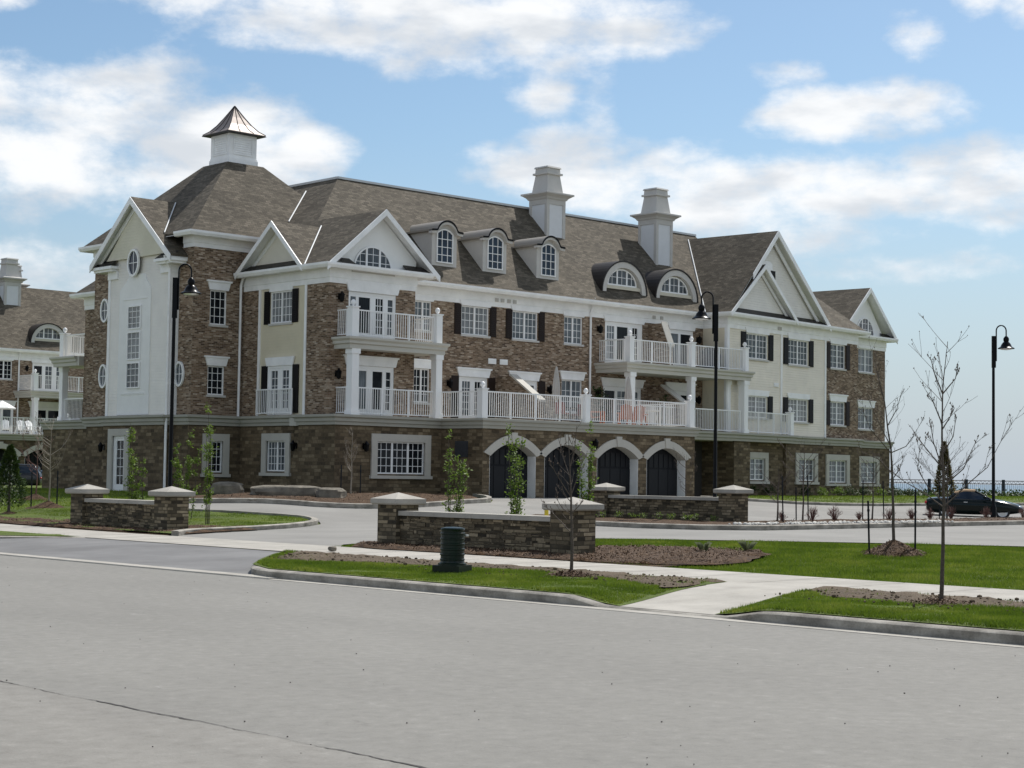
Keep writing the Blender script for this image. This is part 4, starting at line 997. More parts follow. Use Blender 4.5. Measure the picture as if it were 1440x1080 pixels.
    for a, b in ((ga + .02, va + .75), (vb - .75, gb - .02)):
        mb = MB(); mb.box(-3.26, -2.4, a, b, 10.38, 10.50); mb.box(-3.16, -2.4, a + .08, b - .06, 10.28, 10.379); mb.box(-2.93, -2.4, max(a, va - .04), min(b, vb + .04), 9.95, 10.279)
        obj('return', mb, 'white', B)
    mb = MB()
    for a, b in ((ga + .05, va + .72), (vb - .72, gb - .05)): mb.prism([(-3.25, a, 10.502), (-3.25, b, 10.502), (-2.87, b, 10.80), (-2.87, a, 10.80)], (0, 0, -.001))
    islands('return_roof', mb, 'darkroof', B)
    def tv_(z): return (-2.94 + (z - 11.54) / .942 - .03, 6.35 + (z - 10.62) / .8375 - .03, z + .03)
    obj('flashing', MB().tube([tv_(11.6), tv_(13.25)], .03, 5), 'flash', B)
    def tm_(z): return (-.5 + (z - 9.95) / .845 - .03, 5.43 + (z - 11.54) / 1.093 - .02, z + .03)
    obj('flashing', MB().tube([tm_(12.55), tm_(14.3)], .032, 5), 'flash', B)
    # ---------------- tower base
    TBL = LeftF(-2.62); TBF = FrontF(5.75)
    wall(B, TBL, 5.75, 13.9, .3, 3.70, 'stone', [(9.93, 10.95, .9, 3.22)])
    wall(B, TBF, -2.62, -.1, .3, 3.70, 'stone', [(-1.66, -.97, 1.74, 3.02)])
    PB = LeftF(-3.0)
    wall(B, PB, 7.0, 11.8, .3, 3.70, 'stone', [(9.93, 10.95, .9, 3.22)])
    for v in (7.0, 11.8): wall(B, FrontF(v, -3.0), 0, .38, .3, 3.70, 'stone')
    dr = doors(B, PB, 9.93, 10.95, .9, 3.22, [(1, 'glass_dark', 2, .16)], lintel=False)
    mb = MB(); mb.fbox(PB, 9.6, 9.93, -.1, .08, .8, 3.52); mb.fbox(PB, 10.95, 11.28, -.1, .08, .8, 3.52); mb.fbox(PB, 9.93, 10.95, -.1, .08, 3.22, 3.52); obj('surround', mb, 'surround', dr)
    window(B, TBF, -1.66, -.97, 1.74, 3.02, 1, 3, 4, 'glass_dark', None, False, True)
    lantern(B, PB, 11.7 - .0, 2.75); downspout(B, LeftF(-2.9), 7.02 - .12, .7, 10.3, .2); downspout(B, TF, -.18, .9, 9.9, .35)
    # rear wing seen past the tower
    wall(B, LeftF(-.1), 13.75, 18.7, 4.0, 9.35, 'brick'); wall(B, LeftF(-.7), 13.9, 19.9, .3, 3.7, 'stone')
    wall(B, lambda u, d, z: Vector((u, 18.7 + d, z)), -.1, 8, 4.0, 9.35, 'brick')
    rl = [(8, 18.7), (-.1, 18.7), (-.1, 13.75)]
    obj('frieze', MB().sweep(rl, FRZ), 'white', B); obj('eave', MB().sweep(rl, [(a, z + EAVE) for a, z in GUT]), 'white', B)
    roofplane(B, 'roof', [[(-.57, 13.0, EAVE + .03), (-.57, 19.17, EAVE + .03), (4.5, 14.2, 14.6), (4.5, 13.0, 14.6)][::-1], [(-.57, 19.17, EAVE + .03), (9, 19.17, EAVE + .03), (9, 14.2, 14.6), (4.5, 14.2, 14.6)][::-1]])
    bl = obj('balcony', MB().box(-.35, 6, 18.72, 21.1, 6.66, 7.1), 'slab', B)
    obj('edge', MB().sweep([(6, 21.1), (-.35, 21.1), (-.35, 18.9)], [(a, z + 7.12) for a, z in SLABP]), 'slab', bl)
    newel(bl, .0, 20.75, 7.12, 8.25, .5); railing(bl, (.0, 20.5), (.0, 18.8), 7.12, 8.2); newel(bl, 3.5, 20.75, 7.12, 8.25, .5); railing(bl, (.3, 20.75), (3.2, 20.75), 7.12, 8.2)
    column(bl, 0.0, 20.75, 4.08, 6.66, .42); railing(bl, (.0, 20.5), (.0, 18.8), 4.08, 5.15)
    obj('terrace_floor', MB().box(-.7, 6, 18.72, 21.3, 3.7, 4.06), 'slab', bl)
    wall(B, LeftF(-.7), 19.9, 21.3, .3, 3.7, 'stone')
    # ---------------- cream end bay, brick corner and gabled front
    E0 = LeftF(0.0)
    wall(B, E0, 4.76, 5.9, 4.0, 9.33, 'brick'); wall(B, E0, 0, 1.46, 4.0, 9.33, 'brick')
    wall(B, LeftF(.02), 1.46, 4.76, 4.0, 9.33, 'cream', [(2.46, 3.93, 7.84, 9.14), (2.34, 4.02, 4.1, 6.1)])
    mb = MB()
    for a in (1.46, 4.62): mb.box(-.03, .05, a, a + .14, 4.08, 9.30)
    islands('corner_board', mb, 'white', B)
    window(B, E0, 2.46, 3.93, 7.84, 9.14, 2, 3, 4, 'glass', 'shutter', False, d=-.08)
    obj('lintel', MB().fbox(E0, 2.40, 3.99, -.01, .05, 9.145, 9.40), 'white', B)
    doors(B, E0, 2.34, 4.02, 4.1, 6.1, [(1, 'glass_mid', 2, .17), (1, 'glass_mid', 2, .17)], True, 6.45, -.06)
    for ua, ub in ((1.92, 2.30), (4.06, 4.44)): obj('shutter', MB().fbox(E0, ua, ub, -.015, .045, 4.16, 6.12), 'shutter', B)
    railing(B, (-.16, 4.5), (-.16, 2.2), 4.1, 5.16)
    GF = FrontF(0.0)
    wall(B, GF, 0, 4.4, 4.0, 9.33, 'brick', [(.95, 3.38, 7.12, 9.02), (.92, 3.34, 4.08, 6.08)])
    wall(B, lambda u, d, z: Vector((4.4 + d, u, z)), 0, 2.1, 4.0, 9.33, 'brick')
    doors(B, GF, .95, 3.38, 7.12, 9.02, [(.5, 'glass', 1, .05), (1.0, 'glass_dark', 0, .09), (1.0, 'glass_dark', 3, .19), (.5, 'glass_mid', 1, .06)], True, 9.35)
    doors(B, GF, .92, 3.34, 4.08, 6.08, [(.5, 'glass_mid', 1, .05), (1.05, 'glass', 0, .19), (1.0, 'glass_dark', 0, .12), (.5, 'glass_dark', 1, .07)])
    lantern(B, GF, .48, 8.75); lantern(B, GF, .40, 5.7)
    MF = FrontF(2.1)
    # ---------------- long front
    W3 = [(6.16, 7.10), (8.83, 10.46), (11.90, 13.48), (15.19, 16.40)]
    holes = [(a, b, 7.93, 9.20) for a, b in W3] + [(17.93, 20.55, 7.12, 9.16), (22.5, 24.30, 7.12, 9.10)] + [(6.16, 7.05, 4.85, 6.30), (8.75, 10.42, 4.08, 6.08), (11.85, 13.50, 4.08, 6.08), (15.08, 16.42, 4.75, 6.25), (17.85, 20.5, 4.08, 6.08), (22.4, 24.3, 4.08, 6.08)]
    wall(B, MF, 4.4, 25.3, 4.0, 9.33, 'brick', holes)
    window(B, MF, *W3[0], 7.93, 9.20, 2, 2, 4, 'glass', None, True, ltop=9.34); window(B, MF, *W3[1], 7.93, 9.20, 2, 3, 4, 'glass', 'shutter2', True, ltop=9.42)
    window(B, MF, *W3[2], 7.93, 9.20, 2, 3, 4, 'glass', 'shutter2', True, ltop=9.42); window(B, MF, *W3[3], 7.93, 9.20, 2, 2, 4, 'glass', None, True, ltop=9.42)
    doors(B, MF, 17.93, 20.55, 7.12, 9.16, [(.85, 'glass', 3, .10), (1.1, 'glass_dark', 0, .08), (1.0, 'glass_dark', 2, .24)], True, 9.42)
    doors(B, MF, 22.5, 24.30, 7.12, 9.10, [(1, 'glass', 0, .1), (1.2, 'glass_dark', 0, .07)], True, 9.42)
    window(B, MF, 6.16, 7.05, 4.85, 6.30, 2, 2, 4, 'glass_dark', None, True)
    doors(B, MF, 8.75, 10.42, 4.08, 6.08, [(1, 'glass_mid', 3, .15), (1, 'glass_dark', 3, .13)]); doors(B, MF, 11.85, 13.50, 4.08, 6.08, [(1, 'glass_mid', 2, .13), (1, 'glass_mid', 0, .09)])
    window(B, MF, 15.08, 16.42, 4.75, 6.25, 2, 2, 3, 'glass', None, True)
    doors(B, MF, 17.85, 20.5, 4.08, 6.08, [(1, 'glass_dark', 0, .07), (1, 'glass', 2, .12), (1, 'glass', 2, .12)]); doors(B, MF, 22.4, 24.3, 4.08, 6.08, [(1, 'glass', 0, .1), (1, 'glass_dark', 0, .1)])
    for ua, ub in ((8.30, 8.70), (10.47, 10.86), (13.56, 13.98)): obj('shutter', MB().fbox(MF, ua, ub, .004, .05, 4.12, 6.1), 'shutter2', B)
    for u, z in ((14.2, 5.75), (17.45, 8.75), (17.4, 5.75), (24.6, 8.7), (24.6, 5.7), (8.1, 5.75)): lantern(B, MF, u, z)
    vent(B, MF, 11.15, 11.62, 6.72, 6.96); vent(B, MF, 10.45, 10.92, 6.72, 6.96); 
    for u in (10.75, 11.1, 11.5, 11.85, 21.2, 21.75): vent(B, FrontF(2.03), u, u + .2, 9.50, 9.66, 'greytrim')
    downspout(B, MF, 16.88, 4.1, EAVE - .1, .42)
    for u, z0 in ((11.0, 4.08), (20.95, 7.12), (20.95, 4.08)):     # sloping brick privacy walls with pale coping
        mb = MB().prism([(u, 2.1, z0), (u, -.6 if z0 < 5 else .75, z0), (u, -.6 if z0 < 5 else .75, z0 + .95), (u, 1.2, z0 + 2.1), (u, 2.1, z0 + 2.1)], (.3, 0, 0))
        pw = obj('privacy_wall', mb, 'brick', B)
        y0 = -.6 if z0 < 5 else .75
        cp = MB(); cp.hexa([(u - .06, y0 - .06, z0 + .93), (u + .36, y0 - .06, z0 + .93), (u + .36, 1.2, z0 + 2.102), (u - .06, 1.2, z0 + 2.102), (u - .06, y0 - .06, z0 + 1.02), (u + .36, y0 - .06, z0 + 1.02), (u + .36, 1.2, z0 + 2.19), (u - .06, 1.2, z0 + 2.19)])
        obj('coping', cp, 'surround', pw)
    # ---------------- right-hand block
    RF = RightF(0.0)
    wall(B, lambda u, d, z: Vector((CRX, CRY, 0)) + VR * u - UR * d + Vector((0, 0, z)), 0, 1.6, 4.0, 9.33, 'cream')
    wall(B, RF, 0, 9.5, 4.0, 9.33, 'cream', [(1.70, 3.70, 7.88, 9.15), (5.70, 7.68, 7.80, 9.12), (1.72, 3.68, 4.9, 6.0), (5.70, 7.68, 4.82, 6.02)])
    mb = MB()
    for u in (0.0, 5.0 - .06, 9.36): mb.fbox(RF, u, u + .15, -.02, .04, 4.08, 9.32)
    mb.box(CRX - .04, CRX + .0, CRY - .0, CRY + .15, 4.08, 9.32); islands('corner_board', mb, 'white', B)
    for u0, u1, z0, z1, lt in ((1.70, 3.70, 7.88, 9.15, 9.42), (5.70, 7.68, 7.80, 9.12, 9.42), (1.72, 3.68, 4.9, 6.0, 6.30), (5.70, 7.68, 4.82, 6.02, 6.30)):
        window(B, RF, u0, u1, z0, z1, 2, 3, 4, 'glass', 'shutter', True, ltop=lt, shw=.46)
    wall(B, RF, 9.5, 12.85, 4.0, 9.33, 'brick', [(9.98, 11.55, 7.85, 9.16), (9.98, 11.55, 4.78, 6.05)])
    window(B, RF, 9.98, 11.55, 7.85, 9.16, 2, 2, 4, 'glass', 'shutter2', True, ltop=9.42, shw=.42); window(B, RF, 9.98, 11.55, 4.78, 6.05, 2, 2, 4, 'glass', 'shutter2', True, shw=.42)
    RB = RightF(1.1)
    wall(B, RB, 12.85, 18.05, 4.0, 9.33, 'brick', [(14.95, 16.65, 7.95, 9.30), (14.95, 16.65, 4.72, 5.95)])
    window(B, RB, 14.95, 16.65, 7.95, 9.30, 2, 2, 3, 'glass', None, True, ltop=9.42); window(B, RB, 14.95, 16.65, 4.72, 5.95, 2, 2, 3, 'glass', None, True)
    wall(B, lambda u, d, z: Vector((CRX, CRY, 0)) + UR * (18.05 + d) + VR * (1.1 + u) + Vector((0, 0, z)), 0, 9, .3, 9.33, 'brick')
    vent(B, RightF(-.07), 4.55, 4.9, 9.5, 9.66, 'greytrim'); vent(B, RF, 4.3, 4.75, 6.55, 6.75)
    # friezes and eaves along the whole front
    front = [(0, 5.85), (0, 0), (4.4, 0), (4.4, 2.1), (25.05, 2.1), fr(0, 0), fr(12.85, 0), fr(12.85, 1.1), fr(18.05, 1.1), fr(18.05, 9)]
    obj('frieze', MB().sweep(front, FRZ), 'white', B)
    obj('eave', MB().sweep(front, [(a, z + EAVE) for a, z in GUT]), 'white', B)
    # ---------------- roofs
    zt = 14.85; k1 = 4.95; es, ev = -.5, 1.58
    g = 2.4; gz = 12.40; er = 5.3
    top0 = (5.3, 6.5, zt)
    main = [[(er, ev, EAVE + .02), (29.5, ev, EAVE + .02), (29.5, 6.5, zt), top0, (g, 4.03, gz)],
            [(es, -.47, EAVE), (g, -.47, gz), (g, 4.03, gz), top0, (5.3, 12.5, zt), (es, 12.5, EAVE)],
            [(g, -.47, gz), (er, -.47, EAVE), (er, ev, EAVE + .02), (g, 4.03, gz)],
            [(5.3, 6.5, zt), (29.5, 6.5, zt), (29.5, 12.5, zt), (5.3, 12.5, zt)],
            [(5.3, 12.5, zt), (29.5, 12.5, zt), (29.5, 17.4, EAVE), (5.3, 17.4, EAVE)]]
    # the left plane has to stay behind the gable's left slope
    roofplane(B, 'roof', main, t=.08)
    obj('flashing', MB().beam((5.25, 6.46, zt + .06), (29.5, 6.46, zt + .06), (0, -1, 0), .05, .10).beam((5.27, 6.46, zt + .06), (5.27, 12.5, zt + .06), (-1, 0, 0), .05, .10), 'flash', B)
    # big front gable: stucco face, rakes, half-round light
    mb = MB().prism([(.0, .0, 9.74), (4.42, 0, 9.74), (4.42, 0, 10.5), (g, 0, 12.28), (0, 0, 10.3)], (0, .25, 0)); obj('gable_wall', mb, 'stucco', B)
    mb = MB()
    for fa in (es, er): mb.beam((fa, -.47, EAVE + .0), (g, -.47, gz - .0), (0, -1, 0), .05, .26)
    islands('rake', mb, 'white', B)
    arc_window(B, GF, 2.12, 9.92, .99, .98, (-.34, .34), 6, (.33, .66), .06, .02, 'glass_mid')
    mb = MB(); mb.prism([(.28, -.45, 10.02), (1.02, -.45, 10.02), (.92, -.02, 10.30), (.45, -.02, 10.30)], (0, 0, -.04)); mb.prism([(3.6, -.45, 10.02), (4.9, -.45, 10.02), (4.7, -.02, 10.30), (3.7, -.02, 10.30)], (0, 0, -.04)); islands('return_roof', mb, 'darkroof', B)
    # cut the wide eave under the half-round light: the gutter returns stay at the corners only
    # small gable over the cream bay
    c0, c1, cc, cz = 1.12, 5.75, 3.25, 11.98
    roofplane(B, 'gable_roof', [[(es - .02, cc, cz), (es - .02, c0, EAVE + .06), (-.46, c0, EAVE + .06), (1.95, cc, cz)], [(es - .02, c1, EAVE + .06), (es - .02, cc, cz), (1.95, cc, cz), (-.46, c1, EAVE + .06)]], t=.07)
    mb = MB()
    for fa in (c0, c1): mb.beam((es - .02, fa, EAVE + .05), (es - .02, cc, cz - .01), (-1, 0, 0), .05, .24); mb.beam((-.10, fa + (.2 if fa < cc else -.2), EAVE + .10), (-.10, cc, cz - .22), (1, 0, 0), .05, .2)
    islands('rake', mb, 'white', B)
    obj('gable_wall', MB().prism([(-.08, c0 + .1, 9.98), (-.08, c1 - .1, 9.98), (-.08, cc, cz - .08)], (.1, 0, 0)), 'pale', B)
    obj('return_roof', MB().prism([(-.50, c0 + .12, EAVE + .065), (-.50, c1 - .12, EAVE + .065), (-.08, c1 - .35, EAVE + .36), (-.08, c0 + .35, EAVE + .36)], (0, 0, -.01)), 'darkroof', B)
    mb = MB(); mb.tube([(-.44, c0 - .03, EAVE + .09), (1.95, cc - .03, cz + .05)], .03, 5); islands('flashing', mb, 'flash', B)
    for sc in (8.10, 11.10, 14.45): dormer(B, sc, 2.48, 10.84)
    chimney(B, 16.78, 18.04, 4.95, 6.2, 12.9, 15.20, 16.82); chimney(B, 23.80, 25.06, 4.18, 5.43, 12.3, 14.93, 16.55)
    eyebrow(B, 19.36, 2.2, 10.60); eyebrow(B, 23.15, 2.2, 10.56)
    # right block: tall gable, small gable, hipped end, end gable
    V3 = lambda u, v, z: RightF(0)(u, -v, z)
    ea = -.47; gs, gz2 = 3.88, 14.52
    roofplane(B, 'roof', [[V3(gs, ea, gz2), V3(-.47, ea, EAVE + .05), V3(-.47, 6.5, EAVE + .05), V3(gs, 9, gz2)][::-1][::-1], [V3(9.2, ea, EAVE + .05), V3(gs, ea, gz2), V3(gs, 9, gz2), V3(9.2, 9, EAVE + .05)]], t=.08)
    roofplane(B, 'roof', [[V3(8.9, ea, EAVE), V3(13.32, ea, EAVE), V3(9.0, 3.85, 13.9), V3(8.0, 3.85, 13.9)], [V3(13.32, ea, EAVE), V3(13.32, 9, EAVE), V3(9.0, 9, 13.9), V3(9.0, 3.85, 13.9)], [V3(8.0, 3.85, 13.9), V3(9, 3.85, 13.9), V3(9, 9, 13.9), V3(8, 9, 13.9)]], t=.08)
    RGF = RightF(-.02)
    obj('gable_wall', MB().prism([RGF(.0, 0, 9.74), RGF(8.9, 0, 9.74), RGF(gs, 0, gz2 - .16)], VR * .12), 'pale', B)
    mb = MB()
    mb.beam(V3(1.55, ea, gz2 - (gs - 1.55) * 1.038 - .0), V3(gs, ea, gz2), -VR, .05, .30); mb.beam(V3(9.2, ea, EAVE + .05), V3(gs, ea, gz2), -VR, .05, .30)
    mb.beam(V3(8.7, -.12, EAVE + .12), V3(gs, -.12, gz2 - .32), -VR, .06, .26); mb.beam(V3(2.2, -.12, gz2 - 2.0), V3(gs, -.12, gz2 - .32), -VR, .06, .26)
    islands('rake', mb, 'white', B)
    RGW = RightF(-.03)
    window(B, RGW, 3.10, 3.80, 11.2, 12.5, 1, 2, 4, 'glass_mid', None, False, d=.01, sill=False)
    obj('lintel', MB().fbox(RGW, 2.95, 3.95, .0, .08, 12.502, 12.75).prism([RGW(3.45 + .5 * math.cos(math.pi * i / 10), .0, 12.75 + .2 * math.sin(math.pi * i / 10)) for i in range(11)], RGW(0, .08, 0) - RGW(0, 0, 0)), 'white', B)
    for ua, ub in ((2.62, 3.04), (3.86, 4.28)): obj('shutter', MB().fbox(RGW, ua, ub, .005, .05, 11.15, 12.5), 'shutter', B)
    s0, s1, sm, sz = -.47, 5.75, 2.62, 12.66
    roofplane(B, 'gable_roof', [[V3(sm, ea - .06, sz), V3(s0, ea - .06, EAVE + .09), V3(s0, .2, EAVE + .09), V3(sm, .2, sz)], [V3(s1, ea - .06, EAVE + .09), V3(sm, ea - .06, sz), V3(sm, .2, sz), V3(s1, .2, EAVE + .09)]], t=.07)
    obj('gable_wall', MB().prism([RightF(-.16)(s0 + .3, 0, 9.97), RightF(-.16)(s1 - .3, 0, 9.97), RightF(-.16)(sm, 0, sz - .13)], VR * .1), 'pale', B)
    mb = MB()
    for fa in (s0, s1): mb.beam(V3(fa, ea - .06, EAVE + .08), V3(sm, ea - .06, sz), -VR, .05, .24); mb.beam(V3(fa + (.28 if fa < sm else -.28), -.2, EAVE + .12), V3(sm, -.2, sz - .25), -VR, .05, .2)
    islands('rake', mb, 'white', B)
    mb = MB(); mb.prism([V3(s0 + .25, -.50, EAVE + .064), V3(s1 - .2, -.50, EAVE + .064), V3(s1 - .45, -.17, EAVE + .36), V3(s0 + .5, -.17, EAVE + .36)], (0, 0, -.01)); mb.prism([V3(s1 + .1, -.50, EAVE + .064), V3(8.95, -.50, EAVE + .064), V3(8.6, -.04, EAVE + .36), V3(s1 - .1, -.04, EAVE + .36)], (0, 0, -.01)); islands('return_roof', mb, 'darkroof', B)
    e0, e1, em, ez, eva = 12.3, 18.6, 15.45, 12.72, .62
    roofplane(B, 'gable_roof', [[V3(em, eva, ez), V3(e0, eva, EAVE + .05), V3(e0, 8, EAVE + .05), V3(em, 8, ez)], [V3(e1, eva, EAVE + .05), V3(em, eva, ez), V3(em, 8, ez), V3(e1, 8, EAVE + .05)]], t=.08)
    obj('gable_wall', MB().prism([RightF(1.08)(e0 + .3, 0, 9.74), RightF(1.08)(e1 - .5, 0, 9.74), RightF(1.08)(em, 0, ez - .14)], VR * .15), 'stucco', B)
    mb = MB()
    for fa in (e0, e1): mb.beam(V3(fa, eva, EAVE + .04), V3(em, eva, ez), -VR, .05, .26)
    islands('rake', mb, 'white', B)
    arc_window(B, RightF(1.08), 15.6, 10.05, 1.0, 1.0, (-.34, .34), 6, (.33, .66), .06, .02, 'glass_mid')
    obj('return_roof', MB().prism([V3(17.3, .70, EAVE + .06), V3(18.5, .70, EAVE + .06), V3(18.3, 1.06, EAVE + .34), V3(17.35, 1.06, EAVE + .34)], (0, 0, -.02)), 'darkroof', B)
    def rv_(z):
        sR = -.47 + (z - 10.0) / 1.038; v = 1.58 + (z - 9.97) / .992; vR = (v - CRY - math.sin(BETA) * sR) / math.cos(BETA); p = V3(sR, vR, z); return (p.x - .03, p.y - .03, z + .03)
    obj('flashing', MB().tube([rv_(10.05), rv_(12), rv_(14.45)], .035, 5), 'flash', B)
    # ---------------- stone base, terrace and balconies
    tv = -.92; t1 = 5.15; jv = -3.2; j0, j1 = 5.35, 18.3
    EB = LeftF(-.10)
    wall(B, EB, 1.46, 5.75, .3, 3.70, 'stone', [(2.51, 3.85, 1.82, 3.05)]); window(B, EB, 2.51, 3.85, 1.82, 3.05, 2, 3, 4, 'glass_mid', None, False, True)
    wall(B, LeftF(-.30), tv, 1.46, .3, 3.70, 'stone'); wall(B, lambda u, d, z: Vector((-.30 + u, 1.46 + d, z)), 0, .2, .3, 3.7, 'stone')
    TFR = FrontF(tv)
    wall(B, TFR, -.30, t1, .3, 3.70, 'stone', [(1.78, 4.25, 1.78, 3.06)]); window(B, TFR, 1.78, 4.25, 1.78, 3.06, 3, 3, 4, 'glass_dark', None, False, True)
    lantern(B, TFR, 1.12, 2.85); lantern(B, EB, 1.85, 2.85)
    a = Vector((t1, tv, 0)); b = Vector((j0, jv, 0)); dj = (b - a).normalized(); nj = Vector((dj.y, -dj.x, 0)); JL = (b - a).length
    JF = lambda u, d, z: a + dj * u + nj * d + Vector((0, 0, z))
    wall(B, JF, 0, JL, .3, 3.70, 'stone'); vent(B, JF, .8, 1.5, 2.5, 3.15, 'louvre')
    JV = FrontF(jv); gc = [7.03, 10.12, 13.25, 16.38]
    wall(B, JV, j0, j1, .3, 3.70, 'stone', [(c - 1.29, c + 1.29, .3, 3.13) for c in gc], .1, arches=[(c, 1.29, 2.58, .53) for c in gc])
    wall(B, lambda u, d, z: Vector((j1 + d, jv + u, z)), 0, 5.3, .3, 3.7, 'stone')
    for c in gc: garage(B, JV, c, 1.29, .55, 2.58, .53)
    lantern(B, JV, 11.70, 3.2)
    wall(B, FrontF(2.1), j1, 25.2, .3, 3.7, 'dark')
    # right block base
    wall(B, RightF(-.45), .0, 1.45, .3, 3.70, 'stone'); wall(B, RightF(.05), 1.45, 5.35, .3, 3.7, 'stone', [(1.95, 3.55, 1.75, 2.85)]); window(B, RightF(.05), 1.95, 3.55, 1.75, 2.85, 2, 2, 4, 'glass', None, False, True)
    wall(B, lambda u, d, z: V3(1.45 + d, -.45 + u, z), 0, 1.2, .3, 3.7, 'stone'); wall(B, lambda u, d, z: V3(.0 - d, -.45 + u, z), 0, 3, .3, 3.7, 'stone'); wall(B, lambda u, d, z: V3(5.35 - d, -.12 + u, z), 0, .9, .3, 3.7, 'stone')
    wall(B, RightF(-.12), 5.35, 12.95, .3, 3.7, 'stone', [(6.55, 8.15, 1.75, 2.9), (9.62, 11.5, 1.68, 2.88)])
    window(B, RightF(-.12), 6.55, 8.15, 1.75, 2.9, 2, 2, 4, 'glass_mid', None, False, True); window(B, RightF(-.12), 9.62, 11.5, 1.68, 2.88, 2, 2, 4, 'glass', None, False, True)
    wall(B, RightF(.98), 12.95, 18.4, .3, 3.7, 'stone', [(15.0, 16.8, 1.68, 2.88)]); window(B, RightF(.98), 15.0, 16.8, 1.68, 2.88, 2, 2, 4, 'glass', None, False, True)
    wall(B, lambda u, d, z: V3(18.4 + d, .98 + u, z), 0, 8, .3, 3.7, 'stone')
    base = [(-.7, 21.3), (-.7, 13.9), (-2.62, 13.9), (-2.62, 11.8), (-3.0, 11.8), (-3.0, 7.0), (-2.62, 7.0), (-2.62, 5.75), (-.10, 5.75), (-.10, 1.46), (-.30, 1.46), (-.30, tv), (t1, tv), (j0, jv), (j1, jv), (j1, .15)]
    obj('cornice', MB().sweep(base, BAND), 'cornice', B)
    base2 = [(j1, .15), (CRX - .3, .15), fr(0, -.5), fr(5.4, -.5), fr(5.4, -.12), fr(12.95, -.12), fr(12.95, .98), fr(18.4, .98), fr(18.4, 8)]
    obj('cornice', MB().sweep(base2, BAND), 'cornice', B)
    mb = MB(); mb.prism([(-.28, tv + .02, 4.02), (t1, tv + .02, 4.02), (j0, jv + .02, 4.02), (j1, jv + .02, 4.02), (j1, .17, 4.02), (25.1, .17, 4.02), (25.1, 2.1, 4.02), (-.28, 2.1, 4.02)], (0, 0, -.38))
    te = obj('terrace', mb, 'slab', B)
    obj('terrace_floor', MB().prism([V3(-.4, 2, 4.015), V3(-.2, -.48, 4.015), V3(5.4, -.48, 4.015), V3(5.4, 1, 4.015)], (0, 0, -.35)), 'slab', te)
    pv = -.82
    def rail(p0, p1, z0=Z1 + .03, z1=5.17): railing(te, p0, p1, z0, z1)
    rail((.42, 0), (.42, pv + .2)); rail((.75, pv), (4.75, pv)); rail((5.1, pv), (5.36, -2.9)); 
    newel(te, 5.42, -3.08, Z1, 5.22); newel(te, 11.35, -3.08, Z1, 5.22); newel(te, 18.08, -3.08, Z1, 5.22)
    rail((5.66, -3.08), (11.12, -3.08)); rail((11.58, -3.08), (17.85, -3.08)); rail((18.08, -2.85), (18.08, .25)); rail((18.3, .27), (21.9, .27)); rail((22.25, .27), (25.7, .27))
    a2 = RightF(-.42)
    railing(te, (a2(.85, 0, 0).x, a2(.85, 0, 0).y), (a2(5.0, 0, 0).x, a2(5.0, 0, 0).y), Z1 + .03, 5.17)
    q = a2(5.22, 0, 0); newel(te, q.x, q.y, Z1, 5.22, rot=BETA); q2 = a2(5.22, -.4, 0); railing(te, (q.x, q.y), (q2.x, q2.y), Z1 + .03, 5.17)
    # upper balcony, left
    def balcony(poly, ups, name='balcony'):
        b_ = obj(name, MB().prism([(x, y, Z2 - .02) for x, y in poly], (0, 0, -.42)), 'slab', B)
        obj('edge', MB().sweep(ups, [(a_, z + Z2) for a_, z in SLABP]), 'slab', b_)
        return b_
    bl = balcony([(.28, 0), (.28, -1.02), (5.15, -1.02), (5.15, 2.1), (4.4, 2.1), (4.4, 0)], [(.28, 0), (.28, -1.02), (5.15, -1.02), (5.15, 2.1)])
    newel(bl, .55, pv, Z2, 8.28, .48); newel(bl, 4.92, pv, Z2, 8.28, .44); railing(bl, (.42, 0), (.42, pv + .25), Z2 + .03, 8.22); railing(bl, (.8, pv), (4.68, pv), Z2 + .03, 8.22); railing(bl, (4.92, pv + .2), (4.92, 2.05), Z2 + .03, 8.22)
    column(bl, .58, pv, Z1, Z2 - .46, .50); column(bl, 4.92, pv, Z1, Z2 - .46, .46)
    # upper balcony, right
    rv = .30
    pe = RightF(-.42)(.9, 0, 0)
    bl = balcony([(17.35, 2.1), (17.35, .12), (25.3, .12), (pe.x + .25, pe.y - .2), (pe.x + .25, pe.y + .45), (25.25, 2.1)], [(17.35, 2.1), (17.35, .12), (25.3, .12), (pe.x + .25, pe.y - .2), (pe.x + .25, pe.y + .42)])
    newel(bl, 17.72, rv, Z2, 8.28, .46); newel(bl, 22.08, rv, Z2, 8.28, .44); newel(bl, pe.x, pe.y - .02, Z2, 8.28, .44, rot=BETA)
    railing(bl, (17.55, 2.1), (17.55, rv + .25), Z2 + .03, 8.22); railing(bl, (17.96, rv), (21.85, rv), Z2 + .03, 8.22); railing(bl, (22.32, rv), (pe.x - .22, pe.y - .06), Z2 + .03, 8.22)
    column(bl, 17.78, rv, Z1, Z2 - .46, .46); column(bl, 22.08, rv, Z1, Z2 - .46, .42); column(bl, pe.x - .05, pe.y, Z1, Z2 - .46, .50, BETA); column(bl, pe.x - .75, pe.y + .45, Z1, Z2 - .46, .34, BETA)
    # far end balconies
    bl = obj('balcony', MB().prism([V3(18.1, 2.5, Z2), V3(19.0, 2.5, Z2), V3(19.0, 7, Z2), V3(18.1, 7, Z2)], (0, 0, -.45)), 'slab', B)
    p0, p1 = V3(18.85, 2.7, 0), V3(18.85, 7, 0); railing(bl, (p0.x, p0.y), (p1.x, p1.y), Z2 + .03, 8.22); column(bl, p0.x, p0.y, Z1, Z2 - .46, .3, BETA); railing(bl, (p0.x, p0.y), (V3(18.1, 2.7, 0).x, V3(18.1, 2.7, 0).y), Z2 + .03, 8.22); railing(bl, (p0.x, p0.y), (p1.x, p1.y), Z1 + .03, 5.17)
    return B
MAIN = apartment()
